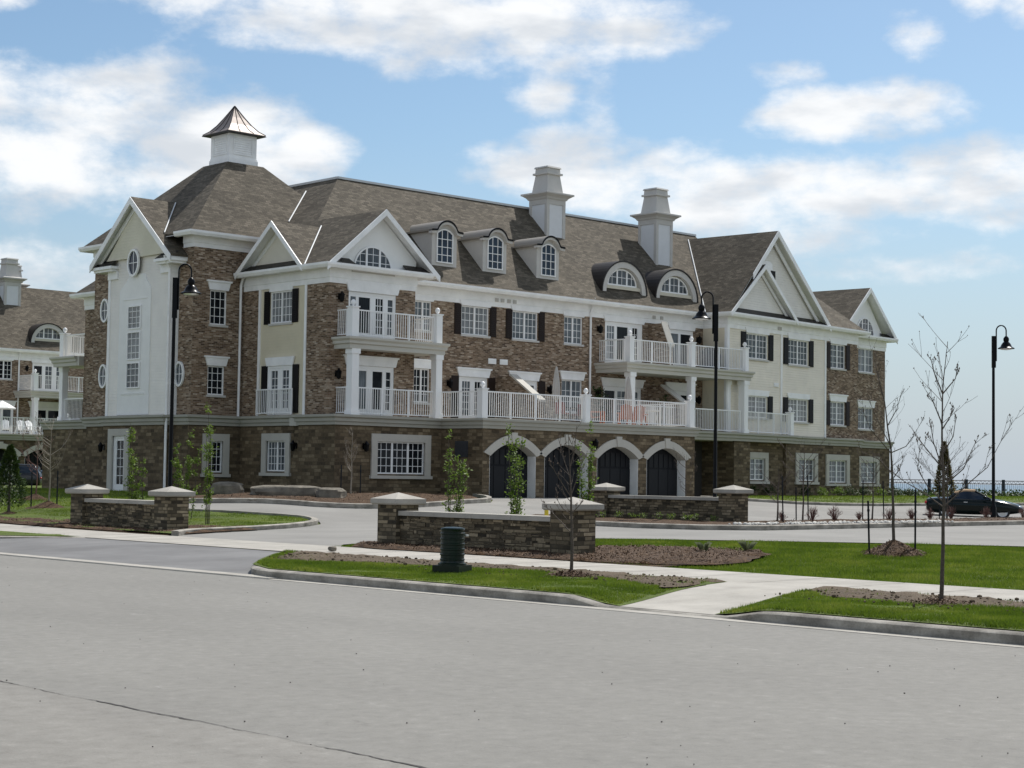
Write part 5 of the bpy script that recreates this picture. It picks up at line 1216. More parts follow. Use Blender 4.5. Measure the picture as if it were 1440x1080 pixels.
def far_block():
    """the sister block further along the road: the stretch of its front the photo shows"""
    DX, DY = -.85, 54.0
    B = thing('apartment_building', 'second brick block behind the tower, cut off by the left edge of the photo', 'building', (12 + DX, DY, GB), world=True, group='apartment blocks')
    def FF(v): return lambda u, d, z: Vector((DX + u, DY + v - d, z))
    MF = FF(2.1)
    wall(B, MF, 4, 30, 4.0, 9.33, 'brick', [(11.9, 13.48, 7.93, 9.2), (15.19, 16.4, 7.93, 9.2), (17.93, 20.55, 7.12, 9.16), (14.9, 16.6, 4.08, 6.05), (17.85, 20.5, 4.08, 6.08)])
    window(B, MF, 11.9, 13.48, 7.93, 9.2, 2, 2, 4, 'glass_dark', None, True, ltop=9.42); window(B, MF, 15.19, 16.4, 7.93, 9.2, 2, 2, 4, 'glass_dark', None, True, ltop=9.42)
    doors(B, MF, 17.93, 20.55, 7.12, 9.16, [(.9, 'glass_dark', 0, .08), (1, 'glass_mid', 2, .18), (1, 'glass_mid', 2, .18)], True, 9.42); doors(B, MF, 14.9, 16.6, 4.08, 6.05, [(1, 'glass_mid', 0, .1), (1, 'glass_mid', 0, .1)]); doors(B, MF, 17.85, 20.5, 4.08, 6.08, [(1, 'glass_dark', 0, .08), (1, 'glass_dark', 0, .08)])
    lantern(B, MF, 17.45, 8.75); downspout(B, MF, 16.88, 4.1, EAVE - .1, .42)
    fl = [(DX + 4, DY + 2.1), (DX + 30, DY + 2.1)]
    obj('frieze', MB().sweep(fl, FRZ), 'white', B); obj('eave', MB().sweep(fl, [(a, z + EAVE) for a, z in GUT]), 'white', B)
    z = lambda p: (p[0] + DX, p[1] + DY, p[2])
    roofplane(B, 'roof', [[z(p) for p in q] for q in ([(4, 1.58, EAVE + .02), (30, 1.58, EAVE + .02), (30, 6.5, 14.85), (4, 6.5, 14.85)], [(4, 6.5, 14.85), (30, 6.5, 14.85), (30, 14, 14.85), (4, 14, 14.85)])], t=.08)
    def shift(fn, *a):      # dormers and chimneys are written in plan coordinates
        return fn(B, *a)
    chimney(B, 16.78 + DX + .35, 18.04 + DX + .35, 4.95 + DY, 6.2 + DY, 12.9, 15.0, 16.7); chimney(B, 19.3 + DX, 20.5 + DX, 8.5 + DY, 9.7 + DY, 14.6, 15.0, 16.7)
    eyebrow(B, 19.36 + DX - .15, 2.2 + DY, 10.55, 1.42, 1.42)
    JV = FF(-3.2)
    wall(B, JV, 4, 19.0, .3, 3.7, 'stone', [(c - 1.29, c + 1.29, .3, 3.13) for c in (13.0, 16.05)], .1, arches=[(c, 1.29, 2.58, .53) for c in (13.0, 16.05)])
    for c in (13.0, 16.05): garage(B, JV, c, 1.29, .55, 2.58, .53)
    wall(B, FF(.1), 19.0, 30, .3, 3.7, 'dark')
    obj('cornice', MB().sweep([(DX + 4, DY - 3.2), (DX + 18.3, DY - 3.2), (DX + 18.3, DY + .1)], BAND), 'cornice', B)
    te = obj('terrace', MB().box(DX + 4, DX + 18.3, DY - 3.18, DY + 2.1, 3.66, 4.02), 'slab', B)
    railing(te, (DX + 4, DY - 3.08), (DX + 17.6, DY - 3.08), Z1 + .03, 5.17); newel(te, DX + 17.85, DY - 3.08, Z1, 5.22)
    bl = obj('balcony', MB().box(DX + 16.7, DX + 27, DY - .2, DY + 2.1, Z2 - .44, Z2 - .02), 'slab', B)
    obj('edge', MB().sweep([(DX + 16.7, DY + 2.1), (DX + 16.7, DY - .2), (DX + 27, DY - .2)], [(a, z_ + Z2) for a, z_ in SLABP]), 'slab', bl)
    newel(bl, DX + 17.05, DY + .02, Z2, 8.28, .46); railing(bl, (DX + 16.9, DY + 2.1), (DX + 16.9, DY + .3), Z2 + .03, 8.22); railing(bl, (DX + 17.3, DY + .02), (DX + 25, DY + .02), Z2 + .03, 8.22)
    column(bl, DX + 17.1, DY + .02, Z1, Z2 - .46, .46); column(bl, DX + 21.2, DY + .02, Z1, Z2 - .46, .42)
    return B
far_block()

# ------------------------------------------------------------------ street lamps
def ray_at(px, depth):      # plan position on the line of sight through column px of the photo, used when measuring
    k = (px - 720) / 2441.
    return (CAMP.x + depth * (.6871 + k * .7266), CAMP.y + depth * (.7266 - k * .6871))
def lamp(label, x, y, side, H=6.35):
    t = thing('street_lamp', label, 'street lamp', (x, y, gh(x, y)), math.atan2(-.6871 * side, .7266 * side), 'black gooseneck street lamps')
    obj('pole', MB().lathe((0, 0, 0), [(.11, 0), (.11, .5), (.065, .62), (.058, 3), (.052, H - .1)], 14), 'black', t, True)
    mb = MB(); mb.box(-.06, .085, -.05, .05, H - 1.0, H + .22); obj('bracket', mb, 'black', t)
    a = [(.11, 0, H - .75), (.11, 0, H + .30)] + [(.30 - .19 * math.cos(math.pi * i / 14), 0, H + .42 + .21 * math.sin(math.pi * i / 14)) for i in range(15)] + [(.49, 0, H + .22)]
    obj('arm', MB().tube(a, .026, 8), 'black', t, True)
    c = (.49, 0, H - .27)
    s = obj('lamp_shade', MB().lathe(c, [(.31, 0), (.315, .025), (.285, .045), (.215, .085), (.18, .17), (.135, .235), (.09, .275), (.105, .32), (.11, .39), (.08, .45), (.028, .50)], 20), 'black', t, True)
    obj('lamp_glass', MB().lathe((.49, 0, H - .30), [(.02, -.02), (.2, 0), (.24, .03)], 16), 'chrome', s, True)
    return t
x, y = ray_at(242, 52); lamp('black street lamp rising behind the left entrance wall, its bell shade against the brick tower', x, y, 1, 7.0)
x, y = ray_at(1007, 57); lamp('black street lamp before the cream gable, its arm bent to the left', x, y, -1, 6.95)
x, y = ray_at(1398, 66.5); lamp('black street lamp beside the parked car, standing against open sky', x, y, 1, 6.85)

# ------------------------------------------------------------------ stone entrance walls
def pillar(t, x, y, zb, H, w=.64):
    h = w / 2
    p = obj('pillar', MB().box(x - h, x + h, y - h, y + h, zb - .15, zb + H), 'wall_stone', t)
    mb = MB(); c = h + .12; z = zb + H
    mb.hexa([(x - c + .03, y - c + .03, z), (x + c - .03, y - c + .03, z), (x + c - .03, y + c - .03, z), (x - c + .03, y + c - .03, z), (x - c, y - c, z + .03), (x + c, y - c, z + .03), (x + c, y + c, z + .03), (x - c, y + c, z + .03)])
    mb.hexa([(x - c, y - c, z + .03), (x + c, y - c, z + .03), (x + c, y + c, z + .03), (x - c, y + c, z + .03), (x - c, y - c, z + .13), (x + c, y - c, z + .13), (x + c, y + c, z + .13), (x - c, y + c, z + .13)])
    mb.add([(x - c, y - c, z + .13), (x + c, y - c, z + .13), (x + c, y + c, z + .13), (x - c, y + c, z + .13), (x, y, z + .27)], [(0, 1, 4), (1, 2, 4), (2, 3, 4), (3, 0, 4)])
    obj('cap', mb, 'concrete', p)
def rough_stones(mb, F, u0, u1, z0, z1, seed):
    """individual ledge stones standing a little proud of the wall face"""
    r = random.Random(seed); z = z0
    while z < z1 - .05:
        hh = r.choice((.06, .08, .11)); u = u0 + r.uniform(0, .1)
        while u < u1 - .1:
            w = r.uniform(.14, .5); w = min(w, u1 - u)
            if r.random() < .8:
                d = r.uniform(.004, .035); e = .006
                mb.hexa([F(u + e, -.02, z + e), F(u + w - e, -.02, z + e), F(u + w - e, d, z + e + r.uniform(0, .006)), F(u + e, d * r.uniform(.6, 1), z + e), F(u + e, -.02, min(z + hh, z1) - e), F(u + w - e, -.02, min(z + hh, z1) - e), F(u + w - e, d, min(z + hh, z1) - e), F(u + e, d * r.uniform(.6, 1), min(z + hh, z1) - e)])
            u += w
        z += hh
def entrance_wall(label, p0, p1, zb, wt, ph, seed):
    t = thing('stone_wall', label, 'stone wall', ((p0[0] + p1[0]) / 2, (p0[1] + p1[1]) / 2, zb), 0, 'stone entrance walls', True)
    pillar(t, *p0, zb, ph); pillar(t, *p1, zb, ph)
    x = (p0[0] + p1[0]) / 2; ya, yb = sorted((p0[1], p1[1])); ya += .32; yb -= .32; h = .19
    mb = MB().box(x - h, x + h, ya - .05, yb + .05, zb - .15, zb + wt - .1)
    rough_stones(mb, LeftF(x - h), ya, yb, zb - .05, zb + wt - .1, seed)
    obj('wall', mb, 'wall_stone', t)
    n = 4
    mb = MB()
    for i in range(n): mb.box(x - h - .08, x + h + .08, ya + (yb - ya) * i / n + .004, ya + (yb - ya) * (i + 1) / n - .004, zb + wt - .1, zb + wt)
    obj('coping', mb, 'concrete', t)
entrance_wall('left stone entrance wall with two capped pillars, nearest the brick tower', (-16.85, -11.25), (-16.85, -15.55), .18, .80, .92, 1)
entrance_wall('stone entrance wall with capped pillars, behind the dark green utility post', (-16.7, -24.55), (-16.7, -30.0), .16, .80, .93, 2)
entrance_wall('stone entrance wall with capped pillars in front of the garage doors', (.1, -15.0), (.1, -20.35), .36, .84, .96, 3)

# ------------------------------------------------------------------ utility post on the verge
x, y = -22.55, -33.0
t = thing('utility_pedestal', 'dark green ribbed utility post on the grass verge', 'utility post', (x, y, gh(x, y) + .02), .4)
prof = [(.235, 0), (.235, .16), (.20, .17)]
for i in range(6): z = .20 + i * .085; prof += [(.195, z), (.205, z + .008), (.205, z + .03), (.195, z + .038)]
prof += [(.195, .70), (.20, .715), (.19, .735), (.12, .75), (.01, .755)]
obj('body', MB().lathe((0, 0, 0), prof, 24), 'dkgreen', t, True)
obj('base', MB().box(-.25, .25, -.24, .24, -.05, .13), 'dkgreen', t)
obj('latch', MB().box(.10, .2, -.2, -.16, .6, .63), 'chrome', t)

# ------------------------------------------------------------------ trees and shrubs
def grow(mb, p, d, L, r, rnd, lvl, up=.25, n=5, tips=None, kids=(3, 5), spread=.75):
    pts = [p.copy()]; rr = [r]; q = p.copy(); d = d.normalized()
    for i in range(n):
        d = (d + Vector((rnd.uniform(-1, 1), rnd.uniform(-1, 1), rnd.uniform(-.6, .8))) * .13 + Vector((0, 0, up * .25))).normalized()
        q = q + d * (L / n); pts.append(q.copy()); rr.append(max(.0022, r * (1 - .8 * (i + 1) / n)))
    mb.tube(pts, rr, 5 if r > .012 else 3)
    if tips is not None: tips.append(pts)
    if lvl > 0:
        for k in range(rnd.randint(*kids)):
            f = rnd.uniform(.25, .98); i = min(n - 1, int(f * n)); b = pts[i].lerp(pts[i + 1], f * n - i)
            base = (pts[i + 1] - pts[i]).normalized(); a = Vector((rnd.uniform(-1, 1), rnd.uniform(-1, 1), rnd.uniform(-.3, .9))).normalized()
            grow(mb, b, base + a * spread, L * rnd.uniform(.28, .5), max(.003, rr[i] * .5), rnd, lvl - 1, up, 4, tips, (2, 3), spread)
RTV = Vector((.7266, -.6871, 0)); FWV = Vector((.6871, .7266, 0))
def sapling(label, x, y, trunk, limbs, r0, seed, bark='bark', twig=2, group='bare young trees', buds=True, z=None, name='young_tree', kids=(3, 5), wrap=True):
    """trunk: (side, height) pairs in metres; limbs: lists of (side, height), the first on the trunk"""
    rnd = random.Random(seed); z0 = gh(x, y) if z is None else z
    t = thing(name, label, 'tree', (x, y, z0), 0, group)
    mb = MB(); pts = [RTV * a + FWV * rnd.uniform(-.02, .02) + Vector((0, 0, h)) for a, h in trunk]; pts[0].z -= .1
    # finer trunk
    fine = [pts[0]]
    for i in range(len(pts) - 1):
        for k in range(1, 4): fine.append(pts[i].lerp(pts[i + 1], k / 3) + Vector((rnd.uniform(-1, 1), rnd.uniform(-1, 1), 0)) * r0 * .15)
    H = trunk[-1][1]
    mb.tube(fine, [max(.004, r0 * (1 - .9 * max(0, p.z) / H)) * (1.25 if i == 0 else 1) for i, p in enumerate(fine)], 8)
    tr = obj('trunk', mb, bark, t, True, uv=False)
    mb = MB(); tips = []
    for L in limbs:
        dp = rnd.uniform(-.5, .5); q = [RTV * a + Vector((0, 0, h)) for a, h in L]
        tot = (q[-1] - q[0]).length
        for i in range(1, len(q)): q[i] += FWV * dp * (q[i] - q[0]).length
        rr = [max(.0035, r0 * .34 * (1 - .8 * i / (len(q) - 1))) for i in range(len(q))]
        mb.tube(q, rr, 5)
        for k in range(int(3 + tot * 4.5)):
            f = rnd.uniform(.2, 1.) * (len(q) - 1); i = min(len(q) - 2, int(f)); b = q[i].lerp(q[i + 1], f - i); base = (q[i + 1] - q[i]).normalized()
            grow(mb, b, base + Vector((rnd.uniform(-1, 1), rnd.uniform(-1, 1), rnd.uniform(-.2, .9))) * .7, tot * rnd.uniform(.13, .30), .0042, rnd, twig - 1, .2, 4, tips, (2, 4))
    for k in range(int(H * 5)):         # small twigs straight off the leader
        h = rnd.uniform(.4, 1.) * H; i = max(j for j in range(len(fine)) if fine[j].z <= h); b = fine[i]; a = rnd.uniform(0, 6.28)
        grow(mb, b, Vector((math.cos(a), math.sin(a), .9)), H * rnd.uniform(.08, .2), .005, rnd, 1, .2, 4, tips, (1, 3))
    cr = obj('crown', mb, bark, t, uv=False)
    if buds:
        mb = MB()
        for pl in tips:
            if rnd.random() < .5: c = pl[-1]; s = rnd.uniform(.006, .014); mb.add([c + Vector((s, 0, 0)), c + Vector((-s, s, 0)), c + Vector((-s, -s, 0)), c + Vector((0, 0, s * 2.4))], [(0, 1, 3), (1, 2, 3), (2, 0, 3)])
        if mb.v: obj('buds', mb, 'bud', cr, uv=False)['kind'] = 'stuff'
    return t
def px_tree(cx, base, sc, L): return [((a - cx) / sc, (base - b) / sc) for a, b in L]
def mound(x, y, r, h, seed, z=None):
    rnd = random.Random(seed); mb = MB(); z0 = (gh(x, y) if z is None else z); n, m_ = 22, 6
    for j in range(m_ + 1):
        f = j / m_
        for i in range(n):
            a = 2 * math.pi * i / n; rr = r * f * (1 + .16 * math.sin(3 * a + seed) + rnd.uniform(-.07, .07)); mb.v.append((x + rr * math.cos(a), y + rr * math.sin(a), z0 + h * (1 - f) ** 1.1 + (rnd.uniform(0, .03) if j < m_ else -.03)))
    for j in range(m_):
        for i in range(n): mb.f.append([j * n + i, (j + 1) * n + i, (j + 1) * n + (i + 1) % n, j * n + (i + 1) % n])
    o = struct('mulch_mound', mb, 'mulch', smooth='all'); return o
def stake(x, y, H, label, lean=(0, 0), z=None):
    z0 = gh(x, y) if z is None else z
    o = thing('stake', label, 'stake', (x, y, z0), 0, 'tree stakes')
    mb = MB().tube([(0, 0, -.2), (lean[0], lean[1], H)], .022, 6); ob = obj('post', mb, 'stake', o)
    obj('tie', MB().tube([(lean[0] * .8, lean[1] * .8, H * .84), (lean[0] * .8, lean[1] * .8, H * .80)], .030, 6), 'stake', o)
    return o
# three saplings close to the road
sapling('bare sapling on the verge, right of the dark green utility post', -21.55, -34.75, px_tree(805, 812, 93, [(805, 812), (806, 762), (804, 718), (803, 690), (801, 645), (798, 598)]),
        [px_tree(805, 812, 93, L) for L in ([(804, 745), (790, 730), (774, 714), (763, 703)], [(806, 755), (814, 748), (821, 743)], [(804, 718), (790, 708), (779, 690)], [(805, 716), (816, 703), (825, 685)], [(803, 692), (785, 665), (770, 640)], [(803, 690), (815, 655), (822, 632)], [(802, 665), (790, 630), (783, 600)], [(801, 650), (808, 615), (810, 586)])], .030, 11, twig=2)
mound(-21.55, -34.75, .38, .10, 1)
sapling('taller bare tree on the verge, its long limbs reaching over the parked car', -21.65, -41.65, px_tree(1328, 852, 118, [(1328, 852), (1330, 790), (1331, 740), (1332, 690), (1330, 640), (1329, 570), (1330, 520), (1335, 470), (1338, 442)]),
        [px_tree(1328, 852, 118, L) for L in ([(1332, 700), (1300, 677), (1271, 661), (1254, 647)], [(1331, 692), (1305, 668), (1288, 642), (1290, 604)], [(1333, 698), (1352, 680), (1370, 661), (1397, 637), (1412, 605), (1424, 582)], [(1333, 666), (1358, 640), (1366, 615), (1371, 600)], [(1330, 640), (1300, 604), (1286, 584)], [(1330, 640), (1318, 600), (1313, 560)], [(1329, 620), (1345, 590), (1348, 560)], [(1329, 570), (1312, 536), (1300, 520)], [(1330, 524), (1349, 500), (1353, 478)], [(1330, 524), (1315, 488), (1311, 470)], [(1329, 580), (1341, 560), (1348, 545)])], .030, 12, twig=2)
mound(-21.65, -41.65, .42, .07, 2)
T2x, T2y = -11.3, -33.9
sapling('bare tree on a mulch mound in the lawn, between two dark stakes', T2x, T2y, px_tree(1244, 778, 70, [(1244, 778), (1243, 735), (1242, 690), (1241, 664), (1239, 628), (1234, 594), (1229, 556), (1223, 534), (1215, 500)]),
        [px_tree(1244, 778, 70, L) for L in ([(1242, 663), (1221, 642), (1200, 634), (1187, 627)], [(1239, 633), (1218, 612), (1204, 599), (1192, 573)], [(1243, 668), (1252, 655), (1257, 640)], [(1240, 632), (1259, 623), (1268, 608), (1277, 590)], [(1238, 622), (1220, 590), (1205, 560)], [(1234, 594), (1245, 570), (1250, 545)], [(1230, 560), (1222, 530), (1222, 510)])], .036, 13, twig=2)
mound(T2x, T2y, .62, .30, 3)
for sx, hh, lab, ln in ((-.50, 1.10, 'left of the two dark stakes beside the tree on the mulch mound', (-.03, .02)), (.43, 1.32, 'right of the two dark stakes beside the tree on the mulch mound', (.01, 0))):
    p = RTV * sx; stake(T2x + p.x, T2y + p.y, hh, lab, ln)
# saplings on the island, each tied to stakes
def isl_tree(px, base_s, base_v, H, seed, label, spread=.5):
    rnd = random.Random(seed); tr = [(0, 0), (.03, H * .25), (.02, H * .5), (.05, H * .75), (.04, H)]
    limbs = []
    for k in range(7):
        s = rnd.choice((-1, 1)); h0 = H * rnd.uniform(.32, .7); l = H * rnd.uniform(.2, .38); limbs.append([(.02, h0), (s * l * .5 * spread * 1.6, h0 + l * .45), (s * l * spread * 1.8, h0 + l)])
    return sapling(label, base_s, base_v, tr, limbs, .032, seed, twig=2, z=gh(base_s, base_v) + .1)
isl_tree(1125, 3.9, -20.1, 2.6, 21, 'thin bare tree on the island, right of the stone wall before the garages')
isl_tree(1216, 8.9, -19.3, 2.3, 22, 'thin bare tree on the island, in front of the right end of the building', .4)
isl_tree(1307, 13.4, -19.4, 3.0, 23, 'thin bare tree on the island, left of the dark car', .6)
isl_tree(1084, 1.55, -20.9, 1.8, 24, 'short bare tree at the right end of the stone wall before the garages', .5)
for (sx, sv, hh, lab) in ((3.25, -20.35, 1.10, 'leaning dark stake just left of the thin tree, right of the stone wall'), (4.75, -19.7, 1.5, 'tall dark stake just right of the thin tree, right of the stone wall'), (8.05, -19.5, 1.35, 'dark stake left of the thin tree before the right end of the building'), (9.75, -19.2, 1.35, 'dark stake right of the thin tree before the right end of the building'),
                          (12.75, -19.5, 1.35, 'dark stake left of the thin tree beside the dark car'), (13.9, -19.3, 1.5, 'dark stake behind the rear bumper of the dark car'), (1.35, -21.3, 1.45, 'tall dark stake against the right end of the stone wall'), (1.85, -20.7, 1.1, 'short dark stake right of the short bare tree')):
    stake(sx, sv, hh, lab, (random.uniform(-.08, .08), 0), gh(sx, sv) + .1)
# birch by the big ground-floor window
def simple_tree(label, x, y, H, seed, bark, r0=.03, spread=.35, n=9, z=None):
    rnd = random.Random(seed); tr = [(0, 0), (.04, H * .3), (.02, H * .6), (.05, H)]; limbs = []
    for k in range(n): s = rnd.choice((-1, 1)); h0 = H * rnd.uniform(.3, .8); l = H * rnd.uniform(.12, .28); limbs.append([(.02, h0), (s * l * spread * .55, h0 + l * .3), (s * l * spread * .85, h0 + l * .65), (s * l * spread * .95, h0 + l)])
    return sapling(label, x, y, tr, limbs, r0, seed, bark, z=z)
simple_tree('pale-barked young tree beside the boulders under the wide window', -1.6, -3.6, 2.6, 31, 'bark_pale', .034)
stake(-2.2, -3.8, 1.2, 'dark stake left of the pale-barked tree by the boulders'); stake(-.9, -3.3, 1.2, 'dark stake right of the pale-barked tree by the boulders')
simple_tree('small bare tree behind the stone wall, before the dark carport', *ray_at(965, 56.5), 2.1, 33, 'bark', .025, .6, 7, z=.45)
x, y = ray_at(72, 56); simple_tree('bare young tree on the far left lawn, beside the evergreen', x, y, 2.95, 34, 'bark_pale', .032, .75, 12); mound(x, y, .7, .28, 5)
for sx, lab in ((-.55, 'dark stake between the evergreen and the bare tree on the left lawn'), (.28, 'dark stake right of the bare tree on the left lawn')): p = RTV * sx; stake(x + p.x, y + p.y, 1.25, lab)
x, y = ray_at(54, 63); simple_tree('slim bare tree behind the evergreen on the left lawn', x, y, 2.5, 35, 'redtwig', .03, .8, 9); mound(x, y, .55, .2, 6)

def leaf_cloud(mb, pts, n, size, spread, rnd, up=.4):
    for k in range(n):
        c = rnd.choice(pts) + Vector((rnd.gauss(0, spread), rnd.gauss(0, spread), rnd.gauss(0, spread * .8)))
        a = Vector((rnd.uniform(-1, 1), rnd.uniform(-1, 1), rnd.uniform(-.5, 1))).normalized(); b = a.cross(Vector((rnd.uniform(-1, 1), rnd.uniform(-1, 1), 1))).normalized(); s = size * rnd.uniform(.55, 1.25)
        mb.add([c, c + a * s * .5 + b * s * .28, c + a * s, c + a * s * .5 - b * s * .28], [(0, 1, 2, 3)])
def leafy_column(label, x, y, H, seed, stems=5, width=.28, nl=900, z=None, size=.075):
    rnd = random.Random(seed); z0 = gh(x, y) if z is None else z
    t = thing('columnar_shrub', label, 'shrub', (x, y, z0), 0, 'slim spring-leaved shrubs')
    mb = MB(); path = []
    for k in range(stems):
        a = rnd.uniform(0, 6.28); r0 = width * rnd.uniform(.1, .5); hh = H * (1 if k == 0 else rnd.uniform(.55, .92)); pts = []
        for i in range(9):
            f = i / 8; rr = r0 + width * .55 * f * rnd.uniform(.7, 1.1); pts.append(Vector((rr * math.cos(a + .1 * i), rr * math.sin(a + .1 * i), hh * f - .1)))
        mb.tube(pts, [.011 * (1 - .8 * i / 8) + .002 for i in range(9)], 5)
        for i in range(2, 9):
            q = pts[i - 1].lerp(pts[i], rnd.random()); path += [q.copy() for _ in range(3)]
            e = q + Vector((rnd.uniform(-1, 1) * .1, rnd.uniform(-1, 1) * .1, rnd.uniform(.05, .22))); mb.tube([q, e], [.004, .002], 3); path += [e, q.lerp(e, .5)]
    obj('stems', mb, 'bark', t, uv=False)
    mb = MB(); leaf_cloud(mb, [p for p in path if p.z > H * .13], int(nl * 1.7), size, .038, rnd); obj('foliage', mb, 'leaf', t, uv=False)
    return t
for px, dep, H, seed, st, w, nl, lab in ((194, 50.3, 2.95, 41, 6, .30, 950, 'sparse leafy shrub behind the left wall, before the stone-framed door'), (263, 50.5, 2.75, 42, 7, .42, 1150, 'bushy leafy shrub behind the right pillar of the left wall'),
                                         (294, 48.2, 3.35, 43, 4, .2, 700, 'tall thin leafy shrub just right of the left wall'), (641, 42.0, 2.6, 44, 6, .30, 760, 'leafy shrub above the middle wall, left of the garage doors'),
                                         (727, 40.3, 2.75, 45, 6, .24, 820, 'leafy shrub above the middle wall, before the first garage door'), (826, 40.2, 2.72, 46, 5, .22, 700, 'leafy shrub behind the right pillar of the middle wall')):
    x, y = ray_at(px, dep); leafy_column(lab, x, y, H, seed, st, w, nl)
# conical evergreens
def conifer(label, x, y, H, W, mat, seed, bare=.2, name='evergreen_tree', n=2600, group=None):
    rnd = random.Random(seed); t = thing(name, label, 'evergreen', (x, y, gh(x, y)), 0, group)
    obj('trunk', MB().tube([(0, 0, -.1), (0, 0, H * .5), (0, 0, H * .95)], [.05, .035, .008], 7), 'bark', t, uv=False)
    mb = MB()
    lob = [(rnd.uniform(0, 6.28), rnd.uniform(0, 1), rnd.uniform(.7, 1.25)) for _ in range(26)]
    for k in range(n):
        f = rnd.random() ** .75; a = rnd.uniform(0, 6.28)
        R = W * .5 * (1 - f) ** .8 * (.35 + .65 * min(1, f * 6 + .35))
        for la, lf, lg in lob:
            if abs(lf - f) < .09 and abs((la - a + 3.14) % 6.28 - 3.14) < .5: R *= lg
        rr = R * math.sqrt(rnd.uniform(.35, 1)); z = H * (bare + (1 - bare) * f)
        c = Vector((rr * math.cos(a), rr * math.sin(a), z)); o = Vector((math.cos(a), math.sin(a), rnd.uniform(.1, 1.1))).normalized(); s = H * rnd.uniform(.025, .05)
        b = o.cross(Vector((rnd.uniform(-1, 1), rnd.uniform(-1, 1), 1))).normalized()
        mb.add([c - b * s * .35, c + o * s, c + b * s * .35], [(0, 1, 2)])
    obj('foliage', mb, mat, t, uv=False)
x, y = ray_at(17, 53.5); conifer('dark green conical evergreen at the left edge of the lawn', x, y, 2.15, 1.15, 'evergreen', 51, .12, n=3600); mound(x, y, .5, .12, 9)
x, y = ray_at(1329, 90); conifer('narrow bronzed cedar in front of the lake fence', x, y, 3.0, 1.15, 'cedar', 52, .02, 'cedar_tree', 4200)
# low foundation shrubs under the right end of the building
def bush(label, x, y, W, H, seed, mat, name='low_shrub', n=420, size=.07, group='low shrubs along the building', z=None, twigs=False):
    rnd = random.Random(seed); t = thing(name, label, 'shrub', (x, y, gh(x, y) if z is None else z), 0, group)
    mb = MB(); tips = []
    for k in range(14 if not twigs else 46):
        a = rnd.uniform(0, 6.28); r = rnd.uniform(.1, 1) * W / 2; e = Vector((r * math.cos(a), r * math.sin(a), H * rnd.uniform(.6, 1.05) * math.sqrt(max(.15, 1 - (r / (W / 2)) ** 2 * .8)))); m_ = e * .5 + Vector((0, 0, H * .12)); mb.tube([Vector((0, 0, -.05)), m_, e], [.008, .006, .002], 3); tips += [e, m_.lerp(e, .6)]
        if twigs:
            for _ in range(3): q = m_.lerp(e, rnd.random()); mb.tube([q, q + Vector((rnd.uniform(-1, 1), rnd.uniform(-1, 1), 1.2)) * W * .12], [.004, .0015], 3)
    obj('stems', mb, 'redtwig' if twigs else 'bark', t, uv=False)
    mb = MB(); leaf_cloud(mb, tips, n, size, W * .10, rnd); obj('foliage', mb, mat, t, uv=False)
FB = [(2.0, .85, .62, 'evergreen', 'dark low shrub left of the first ground-floor window of the right block'), (3.6, .9, .55, 'evergreen', 'dark low shrub under the first ground-floor window of the right block'), (5.9, .7, .5, 'evergreen', 'dark low shrub against the stone pilaster between two windows'), (7.6, .8, .42, 'leaf', 'bright low shrub under the window with a tree before it'), (9.2, .9, .5, 'leaf', 'bright low shrub left of the second window from the right corner'), (10.5, 1.0, .48, 'evergreen', 'dark low shrub below the second window from the right corner'), (11.9, .9, .5, 'evergreen', 'dark low shrub right of the second window from the right corner'), (13.6, .9, .46, 'leaf', 'bright low shrub left of the last ground-floor window'), (15.2, 1.0, .5, 'evergreen', 'dark low shrub under the last ground-floor window'), (17.0, .9, .45, 'evergreen', 'dark low shrub at the far right corner of the building')]
for i, (u, w, h, mt, lab) in enumerate(FB):
    p = RightF(0)(u, 1.0 if u > 5.5 else .2, 0); bush(lab, p.x, p.y, w, h, 60 + i, mt, n=520, size=.085)
IS = [(2.2, -20.6, .42, 'leafless reddish shrub at the left end of the island row'), (3.75, -20.6, .62, 'leafless reddish shrub at the foot of the thin tree right of the stone wall'), (5.5, -20.2, .60, 'leafless reddish shrub, a full round one between two stakes on the island'), (7.0, -20.1, .36, 'leafless reddish shrub, the smallest and lowest on the island'), (8.9, -20.0, .5, 'leafless reddish shrub at the foot of the tree before the right end of the building'), (10.4, -19.9, .5, 'leafless reddish shrub seen just behind the tree on the mulch mound'), (11.7, -19.8, .5, 'leafless reddish shrub left of the stakes beside the dark car'), (13.2, -19.7, .55, 'leafless reddish shrub beside the rear wheel of the dark car'), (16.2, -19.3, .5, 'leafless reddish shrub before the door of the dark car'), (19.0, -19.2, .5, 'leafless reddish shrub before the front wheel of the dark car'), (21.8, -19.0, .6, 'leafless reddish shrub at the right edge of the photo')]
for i, (sx, sv, w, lab) in enumerate(IS): bush(lab, sx, sv, w, w * .85, 80 + i, 'bud', 'twiggy_shrub', 40, .025, 'leafless shrubs on the island', gh(sx, sv) + .1, True)
# tufts
GT = [(-14.1, -31.2, 'pale grass tuft in the mulch bed, the left one'), (-13.3, -31.7, 'pale grass tuft in the mulch bed, the right one, paler and taller')]
M_pale = blade_mat('pale_blade', (.16, .19, .10), (.24, .27, .15), (.34, .36, .22), 3.)
for i, (sx, sv, lab) in enumerate(GT):
    rnd = random.Random(90 + i); mb = MB()
    for k in range(90): a = rnd.uniform(0, 6.28); L = rnd.uniform(.12, .26); d = Vector((math.cos(a), math.sin(a), 0)); b = Vector((-d.y, d.x, 0)) * .006; p = d * .05 * rnd.random(); mb.add([p - b, p + b, p + d * L * .35 + Vector((0, 0, L * .8)) + b * .7, p + d * L * .7 + Vector((0, 0, L * .85))], [(0, 1, 2, 3)])
    o = obj('grass_tuft', mb, M_pale, None, loc=(sx, sv, gh(sx, sv) + .04), uv=False); tag(o, lab, 'grass tuft', 'pale grass tufts')
